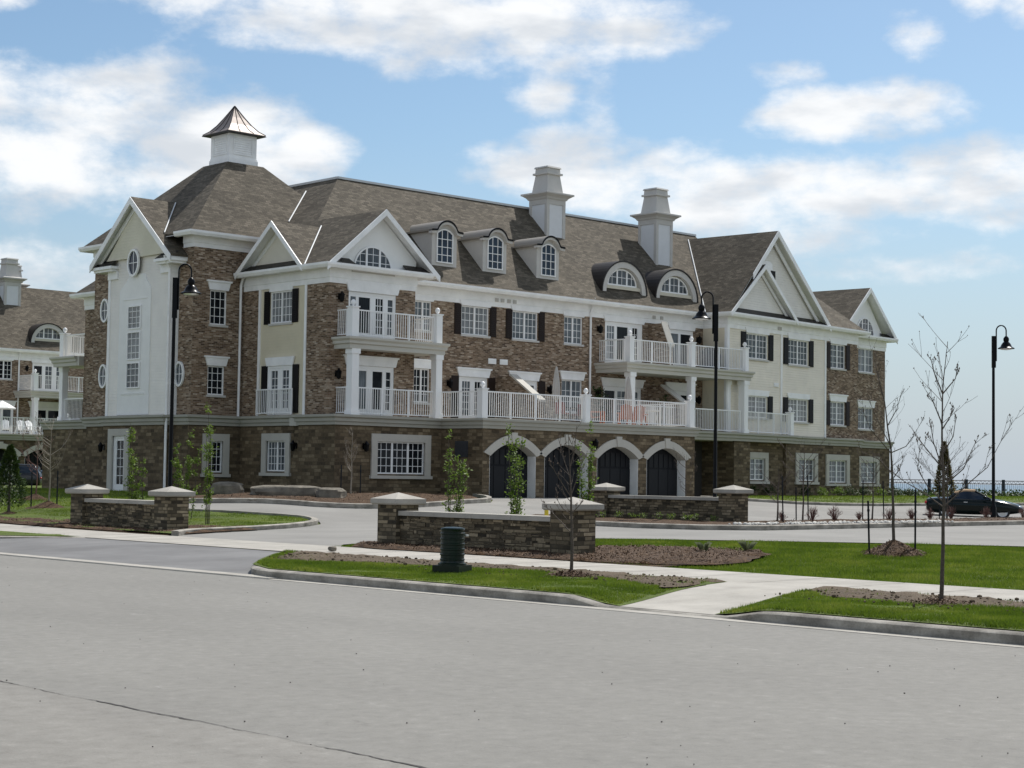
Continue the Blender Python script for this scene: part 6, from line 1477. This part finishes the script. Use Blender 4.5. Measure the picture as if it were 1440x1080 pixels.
for i in range(9):
    sv = -15.8 - i * .55; rnd = random.Random(120 + i); mb = MB(); leaf_cloud(mb, [Vector((rnd.uniform(-.12, .12), rnd.uniform(-.12, .12), rnd.uniform(.03, .2))) for _ in range(10)], 70, .06, .03, rnd)
    o = obj('small_plant', mb, 'leaf', None, loc=(-.75 + rnd.uniform(-.15, .15), sv, gh(-.75, sv) + .12), uv=False); tag(o, 'small green plant in the row along the foot of the wall before the garages', 'plant', 'small plants along the wall foot')

# ------------------------------------------------------------------ boulders and stones
def boulder(label, x, y, sx, sy, sz, seed, rz=0., flat=.75, z=None):
    rnd = random.Random(seed); mb = MB(); n, m_ = 20, 10
    ph = [rnd.uniform(0, 6.28) for _ in range(6)]
    for j in range(m_ + 1):
        v = -math.pi / 2 + math.pi * j / m_
        for i in range(n):
            a = 2 * math.pi * i / n; c = math.copysign(abs(math.cos(a)) ** .55, math.cos(a)); s_ = math.copysign(abs(math.sin(a)) ** .55, math.sin(a)); cz = math.copysign(abs(math.sin(v)) ** .6, math.sin(v)); ch = abs(math.cos(v)) ** .45
            k = 1 + .07 * math.sin(3 * a + ph[0]) + .06 * math.sin(5 * a + 3 * v + ph[1]) + .05 * math.sin(7 * v + 2 * a + ph[2]) + rnd.uniform(-.02, .02)
            mb.v.append((sx / 2 * c * ch * k, sy / 2 * s_ * ch * k, sz * (.42 + .58 * cz * flat * (1 + .05 * math.sin(2 * a + ph[3])))))
    for j in range(m_):
        for i in range(n): mb.f.append([j * n + i, j * n + (i + 1) % n, (j + 1) * n + (i + 1) % n, (j + 1) * n + i])
    o = obj('boulder', mb, 'rock', None, True, (x, y, gh(x, y) if z is None else z)); o.rotation_euler = (0, 0, rz); tag(o, label, 'boulder', 'boulders by the building')
R46 = math.atan2(-.6871, .7266)
x, y = ray_at(404, 61.3); boulder('long low grey boulder lying under the small stone-framed window', x, y, 2.5, .9, .55, 1, R46 + .05)
x, y = ray_at(468, 60.8); boulder('pale block-shaped boulder beside the pale-barked tree', x, y, 1.0, .8, .55, 2, R46)
x, y = ray_at(322, 62.5); boulder('dark squarish boulder right of the downspout at the tower foot', x, y, 1.15, .8, .62, 3, R46)
boulder('small dark clod on the edge of the pavement at the drive', -19.55, -25.9, .16, .14, .11, 4, 0, z=gh(-19.55, -25.9) + .02)
# white stones along the island kerb
rnd = random.Random(5); mb = MB()
for k in range(420):
    f = rnd.random(); sx = -3.2 + f * 11; sv = -23.25 + rnd.uniform(-.25, .45) + .02 * sx; r = rnd.uniform(.025, .075)
    mb.ball((sx, sv, gh(sx, sv) + .14 + r * .4), r, 6, 4, .65)
struct('pale_stones', mb, 'pebble', 'stuff', True)
# pebbles and crumbs of dirt lying on the road
rnd = random.Random(6); mb = MB()
for k in range(150):
    dep = 9.5 + 22 * rnd.random() ** 1.5; px = rnd.uniform(-60, 1500); x, y = ray_at(px, dep)
    if x > KX - .3: continue
    r = rnd.uniform(.003, .008) * (1.9 if rnd.random() < .06 else 1); mb.ball((x, y, .004 + r * .5), r, 6, 4, .7)
struct('road_grit', mb, plain('grit', (.10, .09, .08), .9), 'stuff', True)
# mulch chips over the beds
rnd = random.Random(8); mb = MB()
beds = [([(-18.1, -24.9), (-17.3, -24.0), (-16.4, -23.7), (-15.6, -25), (-14.6, -28.5), (-13.5, -28.8), (-12.9, -30.2), (-13.1, -32), (-14.6, -32.8), (-16.6, -33.9), (-18.1, -33)], .07, 9500), ([(-18.1, -6), (-18.1, -17.2), (-16.0, -16.5), (-14.2, -15.9), (-15.4, -13), (-16.4, -9), (-16.9, -6)], .08, 2200), ([(-6.6, -7.2), (-7, -6.3), (-8.8, -4.9), (-6, -2.8), (-1, -1.1), (3, -1.4), (2.4, -6), (.4, -6.7), (-1.5, -7.6), (-3.5, -8.4), (-5.7, -8.4)], .14, 2600), ([(-2.9, -22.8), (.9, -22.8), (6, -22.3), (20, -22), (20, -19.6), (2.5, -20)], .15, 2200)]
for pl, dz, n in beds:
    xs = [p[0] for p in pl]; ys = [p[1] for p in pl]; k = 0
    while k < n:
        x, y = rnd.uniform(min(xs), max(xs)), rnd.uniform(min(ys), max(ys))
        if not inside(pl, x, y): continue
        k += 1; L = rnd.uniform(.012, .036); a = Vector((rnd.uniform(-1, 1), rnd.uniform(-1, 1), rnd.uniform(-.4, .6))).normalized() * L; b = Vector((a.y, -a.x, rnd.uniform(-.5, .5) * L)).normalized() * L * .3; c = Vector((x, y, gh(x, y) + dz + rnd.uniform(-.02, .03)))
        mb.add([c - a - b, c + a - b, c + a + b, c - a + b], [(0, 1, 2, 3)])
for cx_, cy_, R, h in ((T2x, T2y, .6, .28), (-21.55, -34.75, .36, .1), (-21.65, -41.65, .4, .07)):
    for k in range(800):
        a = rnd.uniform(0, 6.28); f = math.sqrt(rnd.random()); x, y = cx_ + R * f * 1.15 * math.cos(a), cy_ + R * f * 1.15 * math.sin(a); L = rnd.uniform(.012, .032); a_ = Vector((rnd.uniform(-1, 1), rnd.uniform(-1, 1), rnd.uniform(-.4, .6))).normalized() * L; b = Vector((a_.y, -a_.x, 0)).normalized() * L * .3; c = Vector((x, y, gh(x, y) + .02 + h * max(0, 1 - f) ** 1.1 + rnd.uniform(0, .03)))
        mb.add([c - a_ - b, c + a_ - b, c + a_ + b, c - a_ + b], [(0, 1, 2, 3)])
o = struct('mulch_chips', mb, plain('bark_chip', (.10, .056, .028), .85, noise=.55, nscale=23), 'stuff')

# ------------------------------------------------------------------ grass blades
def blades(name, polys, mat, seed, zf, lo=.035, hi=.075, w=.006):
    rng = np.random.default_rng(seed); P = []
    for poly, dens, holes in polys:
        xs = [p[0] for p in poly]; ys = [p[1] for p in poly]
        area = (max(xs) - min(xs)) * (max(ys) - min(ys)); n = int(area * dens)
        q = np.stack([rng.uniform(min(xs), max(xs), n), rng.uniform(min(ys), max(ys), n)], 1)
        def ins(pl):
            c = np.zeros(len(q), bool); j = len(pl) - 1
            for i in range(len(pl)):
                xi, yi = pl[i]; xj, yj = pl[j]
                with np.errstate(divide='ignore', invalid='ignore'):
                    c ^= ((yi > q[:, 1]) != (yj > q[:, 1])) & (q[:, 0] < (xj - xi) * (q[:, 1] - yi) / (yj - yi + 1e-12) + xi)
                j = i
            return c
        k = ins(poly)
        for h in holes: k &= ~ins(h) | (rng.random(len(q)) < .07)
        P.append(q[k])
    P = np.concatenate(P); n = len(P)
    z = np.array([zf(x, y) for x, y in P])
    # uneven growth: thin and thick patches
    g = .75 + .35 * np.sin(P[:, 0] * 2.1 + np.sin(P[:, 1] * 1.7) * 1.5) * np.sin(P[:, 1] * 1.3 + .7 * P[:, 0])
    L = rng.uniform(lo, hi, n) * g; a = rng.uniform(0, 2 * np.pi, n); b = rng.uniform(0, 2 * np.pi, n); ln = rng.uniform(.1, .8, n) * L
    V = np.empty((n, 3, 3), np.float32)
    dx, dy = np.cos(a) * w, np.sin(a) * w
    V[:, 0] = np.stack([P[:, 0] - dx, P[:, 1] - dy, z - .01], 1); V[:, 1] = np.stack([P[:, 0] + dx, P[:, 1] + dy, z - .01], 1); V[:, 2] = np.stack([P[:, 0] + np.cos(b) * ln, P[:, 1] + np.sin(b) * ln, z + L], 1)
    me = bpy.data.meshes.new(name); me.vertices.add(3 * n); me.vertices.foreach_set('co', V.ravel())
    me.loops.add(3 * n); me.loops.foreach_set('vertex_index', np.arange(3 * n, dtype=np.int32))
    me.polygons.add(n); me.polygons.foreach_set('loop_start', np.arange(0, 3 * n, 3, dtype=np.int32)); me.update(); me.validate()
    me.materials.append(MT[mat]); o = bpy.data.objects.new(name, me); COL.objects.link(o); o['kind'] = 'stuff'; return o
vg2c = [(KX + .2, -40.05), (-22.6, -39.55), (-20.4, -38.85), (-20.4, -50), (KX + .2, -50)]
vgc = [(KX + .2, -31.0), (KX + .2, -30.3), (-23.6, -29.0), (-22.4, -27.65), (-21.2, -26.3), (-20.42, -25.5), (-20.42, -36.9), (-22.6, -37.65), (KX + .2, -38.25)]
MULCH_R = smooth_poly([(-18.3, -25.0), (-17.3, -23.8), (-16.4, -23.4), (-15.6, -25), (-14.6, -28.4), (-13.4, -28.6), (-12.8, -30.2), (-13.0, -32.2), (-14.6, -33.0), (-16.6, -34.2), (-18.1, -33.2), (-18.1, -28)], 1)
blades('verge_grass', [(vgc, 2600, [soilA]), (vg2c, 2600, [soilB])], 'grass', 1, lambda x, y: zv(x, y) + .012, .028, .068, .008)
LAWN_R = [(-18.1, -24), (-15.9, -23.1), (-13.4, -23.7), (-10.8, -25.2), (-9.3, -27.5), (-7.0, -31.3), (-5.0, -35.6), (-2, -40), (-10, -48), (-18.1, -48)]
circ = [(T2x + .6 * math.cos(i * .5), T2y + .6 * math.sin(i * .5)) for i in range(13)]
blades('lawn_grass', [(LAWN_R, 900, [MULCH_R, circ])], 'grass', 2, lambda x, y: gh(x, y) - .02, .04, .075, .008)
PENI = [(-17.0, -16.6), (-16.0, -16.2), (-14.7, -15.9), (-13.1, -15.3), (-12.0, -14.6), (-11.1, -13.8), (-10.55, -13.0), (-10.25, -12.2), (-10.4, -11.2), (-10.75, -10.1), (-11.1, -9.1), (-11.6, -8.2), (-11.1, -5.4), (-13, -3), (-16, -3), (-15.2, -12.5), (-14.1, -15)]
blades('lawn_grass', [(PENI, 420, []), ([(-17, -3), (-11, -3), (-3.2, 4), (-3.2, 16), (-12, 24), (-17.5, 12)], 110, []), ([(-24, -13), (-20.4, -16.9), (-20.4, 6), (-24, 6)], 150, [])], 'grass', 3, lambda x, y: gh(x, y) + (.05 if -17.5 < x < -10 and y < -3 else .0), .05, .09, .011)
blades('lawn_grass', [([(18.8, -3.6), (19.5, -5.7), (20.6, -7.3), (22.2, -7.9), (32, -7.9), (60, -7.9), (60, 5), (25.5, .9)], 60, [])], 'grass', 4, lambda x, y: gh(x, y) + .04, .06, .10, .02)

# ------------------------------------------------------------------ cars
def car(name, label, x, y, rz, paint, roof, L=3.95, Wd=1.68, H=1.22, z=None, glasm='glass_blue', hatch=False):
    z0 = gh(x, y) + .004 if z is None else z
    t = thing(name, label, 'car', (x, y, z0), rz, 'parked cars')
    h = L / 2; wb = L * .288
    # stations along the length: x, half width at sill, at waist, at shoulder, underside, waist z, deck z
    if hatch: S = [(-h, .70, .74, .66, .35, .62, .80), (-h + .12, .80, .83, .76, .25, .64, .93), (-h * .62, .82, .85, .79, .2, .66, .95), (-.1, .82, .85, .80, .18, .66, .94), (h * .42, .82, .85, .79, .18, .64, .92), (h * .75, .80, .83, .74, .2, .6, .82), (h - .14, .76, .78, .66, .25, .54, .70), (h, .66, .68, .56, .32, .46, .56)]
    else: S = [(-h, .62, .70, .58, .36, .60, .74), (-h + .10, .76, .80, .70, .26, .62, .82), (-h * .70, .80, .84, .76, .20, .64, .86), (-h * .45, .80, .84, .77, .18, .64, .85), (-.15, .78, .82, .76, .17, .62, .83), (h * .28, .78, .82, .75, .17, .60, .82), (h * .55, .80, .84, .74, .18, .58, .76), (h * .82, .78, .81, .66, .22, .50, .64), (h - .10, .70, .73, .56, .27, .44, .54), (h, .56, .60, .46, .34, .42, .48)]
    sc = Wd / 1.68; mb = MB(); k = 0
    for (sx, a, b, c, zu, zw, zd) in S:
        ring = [(0, zu), (a * .92, zu), (a, zu + .1), (b, zw * .75 + zu * .25), (b, zw), (c, zd), (c * .6, zd + .035), (0, zd + .045)]
        full = ring + [(-p, q) for p, q in ring[-2:0:-1]]
        k = len(full); mb.v += [(sx, p * sc, q) for p, q in full]
    ns = len(S)
    for i in range(ns - 1):
        for j in range(k): mb.f.append([i * k + j, (i + 1) * k + j, (i + 1) * k + (j + 1) % k, i * k + (j + 1) % k])
    mb.f.append(list(range(k))); mb.f.append([(ns - 1) * k + j for j in range(k - 1, -1, -1)])
    body = obj('body', mb, paint, t, 'all', uv=False)
    # wheel arches cut out of the body shell
    cm = MB()
    for sx in (-wb, wb):
        for sy in (-1, 1):
            o = len(cm.v); n = 20
            for yy in (sy * .45, sy * 1.1):
                for i in range(n): cm.v.append((sx + .335 * math.cos(2 * math.pi * i / n), yy * sc, .30 + .335 * math.sin(2 * math.pi * i / n)))
            for i in range(n): cm.f.append([o + i, o + (i + 1) % n, o + n + (i + 1) % n, o + n + i] if sy > 0 else [o + n + i, o + n + (i + 1) % n, o + (i + 1) % n, o + i])
            a_, b_ = list(range(o, o + n)), list(range(o + n, o + 2 * n)); cm.f += ([a_[::-1], b_] if sy > 0 else [a_, b_[::-1]])
    cme = bpy.data.meshes.new('cutter'); cme.from_pydata(cm.v, [], cm.f); cme.update(); co = bpy.data.objects.new('cutter', cme); COL.objects.link(co)
    body.parent = None
    sd = body.modifiers.new('s', 'SUBSURF'); sd.levels = 2
    md = body.modifiers.new('b', 'BOOLEAN'); md.operation = 'DIFFERENCE'; md.object = co; md.solver = 'EXACT'
    dg = bpy.context.evaluated_depsgraph_get(); me2 = bpy.data.meshes.new_from_object(body.evaluated_get(dg)); body.modifiers.clear(); old = body.data; body.data = me2; bpy.data.meshes.remove(old)
    body.parent = t; bpy.data.objects.remove(co); bpy.data.meshes.remove(cme)
    for p in body.data.polygons: p.use_smooth = True
    # cabin: glasshouse lofted from the waist to the roof
    if hatch: G = [(-h + .1, .73, .92), (-h + .35, .60, 1.36), (-h * .3, .58, H + .0), (h * .1, .58, H - .02), (h * .56, .70, .93)]
    else: G = [(-h * .50, .68, .85), (-h * .40, .52, 1.10), (-h * .20, .50, H - .01), (h * .02, .50, H - .02), (h * .34, .67, .83)]
    def cab(mb, ins, lo=0):
        kk = 6
        for (sx, w_, zt) in G:
            zb = .80; w0 = .72; mb.v += [(sx, w0 * sc - ins, zb), (sx, w_ * sc - ins, zt - .05), (sx, w_ * .8 * sc - ins, zt), (sx, -w_ * .8 * sc + ins, zt), (sx, -w_ * sc + ins, zt - .05), (sx, -w0 * sc + ins, zb)]
        for i in range(len(G) - 1):
            for j in range(kk - 1): mb.f.append([i * kk + j, i * kk + j + 1, (i + 1) * kk + j + 1, (i + 1) * kk + j])
        mb.f.append([0, 1, 2, 3, 4, 5][::-1]); mb.f.append([(len(G) - 1) * kk + j for j in range(6)])
    mb = MB(); cab(mb, 0.0); obj('window_glass', mb, glasm, body, 'all', uv=False)
    mb = MB(); g = G; n0 = 0 if not hatch else 1
    seg = ([g[0], g[1], g[2], g[3]] if not hatch else [g[1], g[2], g[3]])
    ring = []
    for (sx, w_, zt) in seg:
        mb.v += [(sx, w_ * sc + .012, zt - .10), (sx, w_ * sc + .01, zt - .03), (sx, w_ * .8 * sc, zt + .022), (sx, -w_ * .8 * sc, zt + .022), (sx, -w_ * sc - .01, zt - .03), (sx, -w_ * sc - .012, zt - .10)]
    for i in range(len(seg) - 1):
        for j in range(5): mb.f.append([i * 6 + j, i * 6 + j + 1, (i + 1) * 6 + j + 1, (i + 1) * 6 + j])
    obj('soft_top' if not hatch else 'roof', mb, roof, t, 'all', uv=False)
    mb = MB()
    for s_ in (-1, 1):
        a3, a4 = G[-2], G[-1]; mb.tube([(a3[0], s_ * a3[1] * sc, a3[2] - .03), (a4[0], s_ * .70 * sc, a4[2])], .028, 6)
        if not hatch: mb.tube([(G[1][0], s_ * (G[1][1] + .02) * sc, G[1][2] - .05), (G[0][0], s_ * .72 * sc, .85)], .05, 5)
    obj('pillar_trim', mb, paint, body, uv=False)
    for sx in (-wb, wb):
        for sy in (-1, 1):
            yy = sy * (.70 * sc)
            F = lambda r, a, o: (sx + r * math.cos(a), yy + o * sy, .30 + r * math.sin(a)); n = 24
            def disc(prof):
                m_ = MB()
                for r, o in prof: m_.v += [F(r, 2 * math.pi * i / n, o) for i in range(n)]
                for q in range(len(prof) - 1):
                    for i in range(n): m_.f.append([q * n + i, q * n + (i + 1) % n, (q + 1) * n + (i + 1) % n, (q + 1) * n + i])
                m_.f.append(list(range(n))); return m_
            wh = obj('wheel', disc([(.19, -.1), (.29, -.1), (.30, -.07), (.30, .06), (.285, .09), (.2, .095), (.195, .05), (.01, .05)]), 'tyre', t, True, uv=False)
            m_ = MB()
            for i in range(7):
                a = 2 * math.pi * i / 7; p = [F(.03, a - .9, .08), F(.03, a + .9, .08), F(.19, a + .13, .075), F(.19, a - .13, .075)]; m_.prism(p, (0, -.03 * sy, 0))
            m_.v += []; rim = obj('rim', m_, 'alloy', wh, uv=False)
            m2 = disc([(.175, .07), (.2, .085), (.205, .06)]); obj('rim_edge', m2, 'alloy', wh, True, uv=False)
    for sy in (-1, 1):
        obj('headlight', MB().ball((h - .17, sy * .55 * sc, .52), .085, 10, 6, .6), 'chrome', t, True, uv=False)
        obj('tail_light', MB().ball((-h + .04, sy * .58 * sc, .66), .09, 10, 6, .7), 'redlens', t, True, uv=False)
        mb = MB(); mb.ball((h * .22, sy * .90 * sc, .90), .085, 10, 6, .7); obj('wing_mirror', mb, paint, t, True, uv=False)
        obj('door_handle', MB().box(-.42, -.27, sy * .835 * sc - .012, sy * .835 * sc + .012, .68, .705), 'chrome', t)
    return t
yaw = math.atan2(-.6871, .7266)
x, y = ray_at(1371, 73.0); car('parked_car', 'dark green convertible with a tan soft top, parked by the right edge', x, y, yaw - .26, 'carpaint', 'tancloth', L=3.95, H=1.22, z=.27)
x, y = ray_at(8, 96); car('parked_car', 'dark grey car behind the evergreen, only its rear corner and red tail light showing', x, y, yaw + math.pi + .1, 'charcoal', 'charcoal', L=4.3, H=1.42, hatch=True, z=.62)
x, y = ray_at(97, 103); car('parked_car', 'blue car at the garage of the far block, half hidden by the tower corner', x, y, yaw + math.pi + .35, 'bluepaint', 'bluepaint', L=4.1, H=1.42, hatch=True, z=.85)
x0, y0 = ray_at(82, 92); x1, y1 = ray_at(118, 90); dv = Vector((x1 - x0, y1 - y0, 0)); nn = Vector((dv.y, -dv.x, 0)).normalized() * .3
t = thing('low_stone_wall', 'low grey stone ledge at the foot of the tower corner', 'low wall', ((x0 + x1) / 2, (y0 + y1) / 2, .6), 0, None, True)
a, b = Vector((x0, y0, .5)), Vector((x1, y1, .5))
obj('wall', MB().hexa([a, b, b + nn, a + nn, a + Vector((0, 0, .42)), b + Vector((0, 0, .42)), b + nn + Vector((0, 0, .42)), a + nn + Vector((0, 0, .42))]), 'wall_stone', t)
up = Vector((0, 0, .422)); u2 = Vector((0, 0, .52)); e = nn.normalized() * .05
obj('coping', MB().hexa([a - e + up, b - e + up, b + nn + e + up, a + nn + e + up, a - e + u2, b - e + u2, b + nn + e + u2, a + nn + e + u2]), 'concrete', t)

# ------------------------------------------------------------------ lake fence
def fence():
    dep = 112.; zb = .55; ztop = 1.92
    def pt(px, z): x, y = ray_at(px, dep); return Vector((x, y, z))
    t = thing('iron_fence', 'dark iron fence with a lattice top rail before the lake', 'fence', (*ray_at(1350, dep), zb), 0, None, True)
    xs = [1152 + 52 * i for i in range(9)]
    for i, px in enumerate(xs):
        p = pt(px, 0); obj('post', MB().box(p.x - .075, p.x + .075, p.y - .075, p.y + .075, zb - .3, ztop + .08), 'iron', t)
        if i == len(xs) - 1: break
        mb = MB(); a, b = pt(px, 0), pt(xs[i + 1], 0); d = b - a
        for z in (ztop, ztop - .2, zb + .12): mb.tube([a + Vector((0, 0, z)), b + Vector((0, 0, z))], .026, 4)
        n = 18
        for k in range(1, n): q = a + d * (k / n); mb.tube([q + Vector((0, 0, zb + .12)), q + Vector((0, 0, ztop - .2))], .010, 4)
        for k in range(n // 2): q0 = a + d * (k * 2 / n); q1 = a + d * ((k * 2 + 1) / n); q2 = a + d * ((k * 2 + 2) / n); mb.tube([q0 + Vector((0, 0, ztop - .2)), q1 + Vector((0, 0, ztop)), q2 + Vector((0, 0, ztop - .2))], .014, 4)
        obj('fence_panel', mb, 'iron', t)
fence()
# rough growth along the shore below the fence
rnd = random.Random(15); mb = MB()
for k in range(2600):
    x, y = ray_at(rnd.uniform(1130, 1560), rnd.uniform(107, 116)); c = Vector((x, y, gh(x, y) - .05)); cl_ = .5 + .5 * math.sin(x * .9 + 2 * math.sin(y * .35))
    leaf_cloud(mb, [c + Vector((0, 0, rnd.uniform(.03, .12 + .34 * cl_)))], 3, .2, .1, rnd)
struct('shore_scrub', mb, 'evergreen', 'stuff')
# yellow post and terrace furniture
x, y = ray_at(771, 49); t = thing('bollard', 'yellow post behind the middle wall', 'bollard', (x, y, gh(x, y)))
obj('post', MB().lathe((0, 0, 0), [(.06, 0), (.06, .60), (.04, .64), (.005, .66)], 12), 'yellow', t, True)
obj('base', MB().lathe((0, 0, 0), [(.11, 0), (.11, .03), (.07, .04)], 12), 'black', t, True)
TZ = Z1 - .02
def closed_umbrella(label, x, y, H, seed):
    t = thing('closed_umbrella', label, 'umbrella', (x, y, TZ), 0, 'closed umbrellas on the terrace'); rnd = random.Random(seed)
    obj('pole', MB().lathe((0, 0, 0), [(.022, 0), (.022, H)], 8), 'rail', t, True)
    mb = MB(); n = 16; prof = [(.05, H * .42), (.17, H * .45), (.19, H * .6), (.14, H * .78), (.09, H * .92), (.03, H)]
    for r_, z in prof: mb.v += [(r_ * (1 if i % 2 else .68) * math.cos(2 * math.pi * i / n), r_ * (1 if i % 2 else .68) * math.sin(2 * math.pi * i / n), z) for i in range(n)]
    for q in range(len(prof) - 1):
        for i in range(n): mb.f.append([q * n + i, q * n + (i + 1) % n, (q + 1) * n + (i + 1) % n, (q + 1) * n + i])
    obj('canopy', mb, 'umbrella', t, uv=False); obj('base', MB().lathe((0, 0, 0), [(.28, 0), (.28, .06), (.05, .1)], 14), 'black', t, True)
closed_umbrella('closed grey umbrella standing against the brick between two windows of the terrace', 11.65, -1.0, 2.52, 1)
closed_umbrella('closed grey umbrella beside the white column under the right balcony', 16.25, -1.0, 2.3, 2)
def chair(label, x, y, rz, mat, group, z=TZ, name='adirondack_chair'):
    t = thing(name, label, 'chair', (x, y, z), rz, group)
    mb = MB()
    for i in range(5): a = -.26 + i * .11; mb.hexa([(-.10, a, .30), (-.02, a, .30), (-.02, a + .095, .30), (-.10, a + .095, .30), (-.42, a, 1.0 - abs(i - 2) * .04), (-.38, a, 1.0 - abs(i - 2) * .04), (-.38, a + .095, 1.0 - abs(i - 2) * .04), (-.42, a + .095, 1.0 - abs(i - 2) * .04)])
    obj('backrest', mb, mat, t, uv=False)
    mb = MB()
    for i in range(5): xx = -.06 + i * .105; mb.box(xx, xx + .09, -.27, .27, .30 + .012 * i, .325 + .012 * i)
    obj('seat', mb, mat, t, uv=False)
    for s_ in (-1, 1):
        obj('armrest', MB().box(-.30, .48, s_ * .36 - .07, s_ * .36 + .07, .55, .58), mat, t, uv=False)
        obj('leg', MB().box(.38, .46, s_ * .33 - .03, s_ * .33 + .03, 0, .55), mat, t, uv=False)
        obj('leg', MB().hexa([(-.55, s_ * .33 - .03, 0), (-.45, s_ * .33 - .03, 0), (-.45, s_ * .33 + .03, 0), (-.55, s_ * .33 + .03, 0), (-.25, s_ * .33 - .03, .5), (-.15, s_ * .33 - .03, .5), (-.15, s_ * .33 + .03, .5), (-.25, s_ * .33 + .03, .5)]), mat, t, uv=False)
    return t
OC = 'orange chairs on the terrace'
chair('orange slatted chair nearest the middle railing post on the terrace', 12.6, -2.3, -.6, 'orange', OC)
chair('orange slatted chair with its back to the white column, facing the street', 14.7, -2.35, -2.3, 'orange', OC); chair('orange slatted chair beside the white table on the terrace', 15.75, -2.0, -2.7, 'orange', OC)
def table(label, x, y, r, H, mat, z=TZ):
    t = thing('patio_table', label, 'table', (x, y, z), 0, 'terrace tables'); obj('table_top', MB().lathe((0, 0, 0), [(r, H - .03), (r, H), (.01, H + .001)], 24), mat, t, True)
    for i in range(4): a = math.pi / 4 + i * math.pi / 2; obj('leg', MB().tube([(r * .75 * math.cos(a), r * .75 * math.sin(a), 0), (r * .55 * math.cos(a), r * .55 * math.sin(a), H - .03)], .02, 6), mat, t, uv=False)
table('round white patio table at the right end of the terrace', 16.75, -1.75, .62, .78, 'whitecanvas'); table('dark patio table by the closed umbrella on the terrace', 11.9, -1.6, .5, .72, 'black')
def dchair(label, x, y, rz, mat, seatm, group, z=TZ):
    t = thing('patio_chair', label, 'chair', (x, y, z), rz, group)
    obj('seat', MB().box(-.22, .22, -.24, .24, .42, .47), seatm, t, uv=False); obj('backrest', MB().hexa([(-.24, -.24, .47), (-.20, -.24, .47), (-.20, .24, .47), (-.24, .24, .47), (-.32, -.22, .92), (-.28, -.22, .92), (-.28, .22, .92), (-.32, .22, .92)]), seatm, t, uv=False)
    for a in (-.2, .2):
        for b in (-.22, .22): obj('leg', MB().tube([(a * 1.1, b * 1.1, 0), (a, b, .43)], .016, 5), mat, t, uv=False)
MT['redcush'] = plain('red_cushion', (.17, .035, .035), .8)
dchair('red cushioned chair left of the dark patio table', 11.15, -1.9, .3, 'black', 'redcush', 'red cushioned chairs'); dchair('red cushioned chair right of the dark patio table', 12.65, -1.4, 3.4, 'black', 'redcush', 'red cushioned chairs')
def potted(label, x, y, z, H, W, seed):
    t = thing('potted_plant', label, 'potted plant', (x, y, z), 0, 'potted plants'); obj('pot', MB().lathe((0, 0, 0), [(.15, 0), (.21, .36), (.22, .38), (.18, .38)], 14), 'pot', t, True)
    rnd = random.Random(seed); mb = MB(); leaf_cloud(mb, [Vector((rnd.gauss(0, W * .22), rnd.gauss(0, W * .22), rnd.uniform(.4, H))) for _ in range(40)], 420, .12, .05, rnd); obj('foliage', mb, 'evergreen', t, uv=False)
potted('dark bushy potted plant left of the right-hand column on the terrace', 20.9, .85, TZ, 1.75, .75, 1); potted('potted plant beside the downspout on the terrace', 17.15, 1.6, TZ, 1.95, .55, 2)
x, y = 24.3, 1.0; t = thing('covered_grill', 'dark covered grill on the right upper balcony', 'grill', (x, y, Z2 - .02)); obj('cover', MB().lathe((0, 0, 0), [(.5, 0), (.52, .4), (.55, .75), (.45, 1.0), (.2, 1.12), (.01, 1.14)], 16), 'iron', t, True); obj('hem', MB().lathe((0, 0, 0), [(.53, .01), (.53, .06)], 16), 'black', t)
# far terrace
FZ = Z1 - .02
for i, (px, lab) in enumerate(((9, 'white chair at the left edge on the far terrace'), (33, 'white chair in the middle of the far terrace'), (46, 'white chair nearest the column on the far terrace'))):
    k = (px - 720) / 2441.; dx, dy = .6871 + k * .7266, .7266 - k * .6871; f = (51.9 - CAMP.y) / dy; chair(lab, CAMP.x + f * dx, 51.9, -1.9 + .3 * i, 'rail', 'white chairs on the far terrace', FZ, 'slatted_chair')
k = (3 - 720) / 2441.; dx, dy = .6871 + k * .7266, .7266 - k * .6871; f = (53.2 - CAMP.y) / dy
t = thing('open_umbrella', 'open white umbrella at the left edge on the far terrace', 'umbrella', (CAMP.x + f * dx, 53.2, FZ)); obj('pole', MB().lathe((0, 0, 0), [(.025, 0), (.025, 2.2)], 8), 'rail', t, True); obj('canopy', MB().lathe((0, 0, 0), [(.95, 1.72), (.96, 1.78), (.5, 2.05), (.03, 2.28)], 8), 'whitecanvas', t, uv=False)

# clods and crumbs where the bare soil meets the turf
rnd = random.Random(21); mb = MB(); k = 0
while k < 1500:
    y = rnd.uniform(-50, -25); x = rnd.uniform(-22.8, -20.4)
    if not (inside(vgc, x, y) or inside(vg2c, x, y)): continue
    if not (inside(soilA, x, y) or inside(soilB, x, y)):
        if rnd.random() > .16 or -39.3 < y < -36.8: continue
    k += 1; r_ = rnd.uniform(.006, .022) * (2 if rnd.random() < .05 else 1); mb.ball((x, y, gh(x, y) + .05 + r_ * .3), r_, 5, 3, .7)
struct('soil_clods', mb, 'soil', 'stuff')
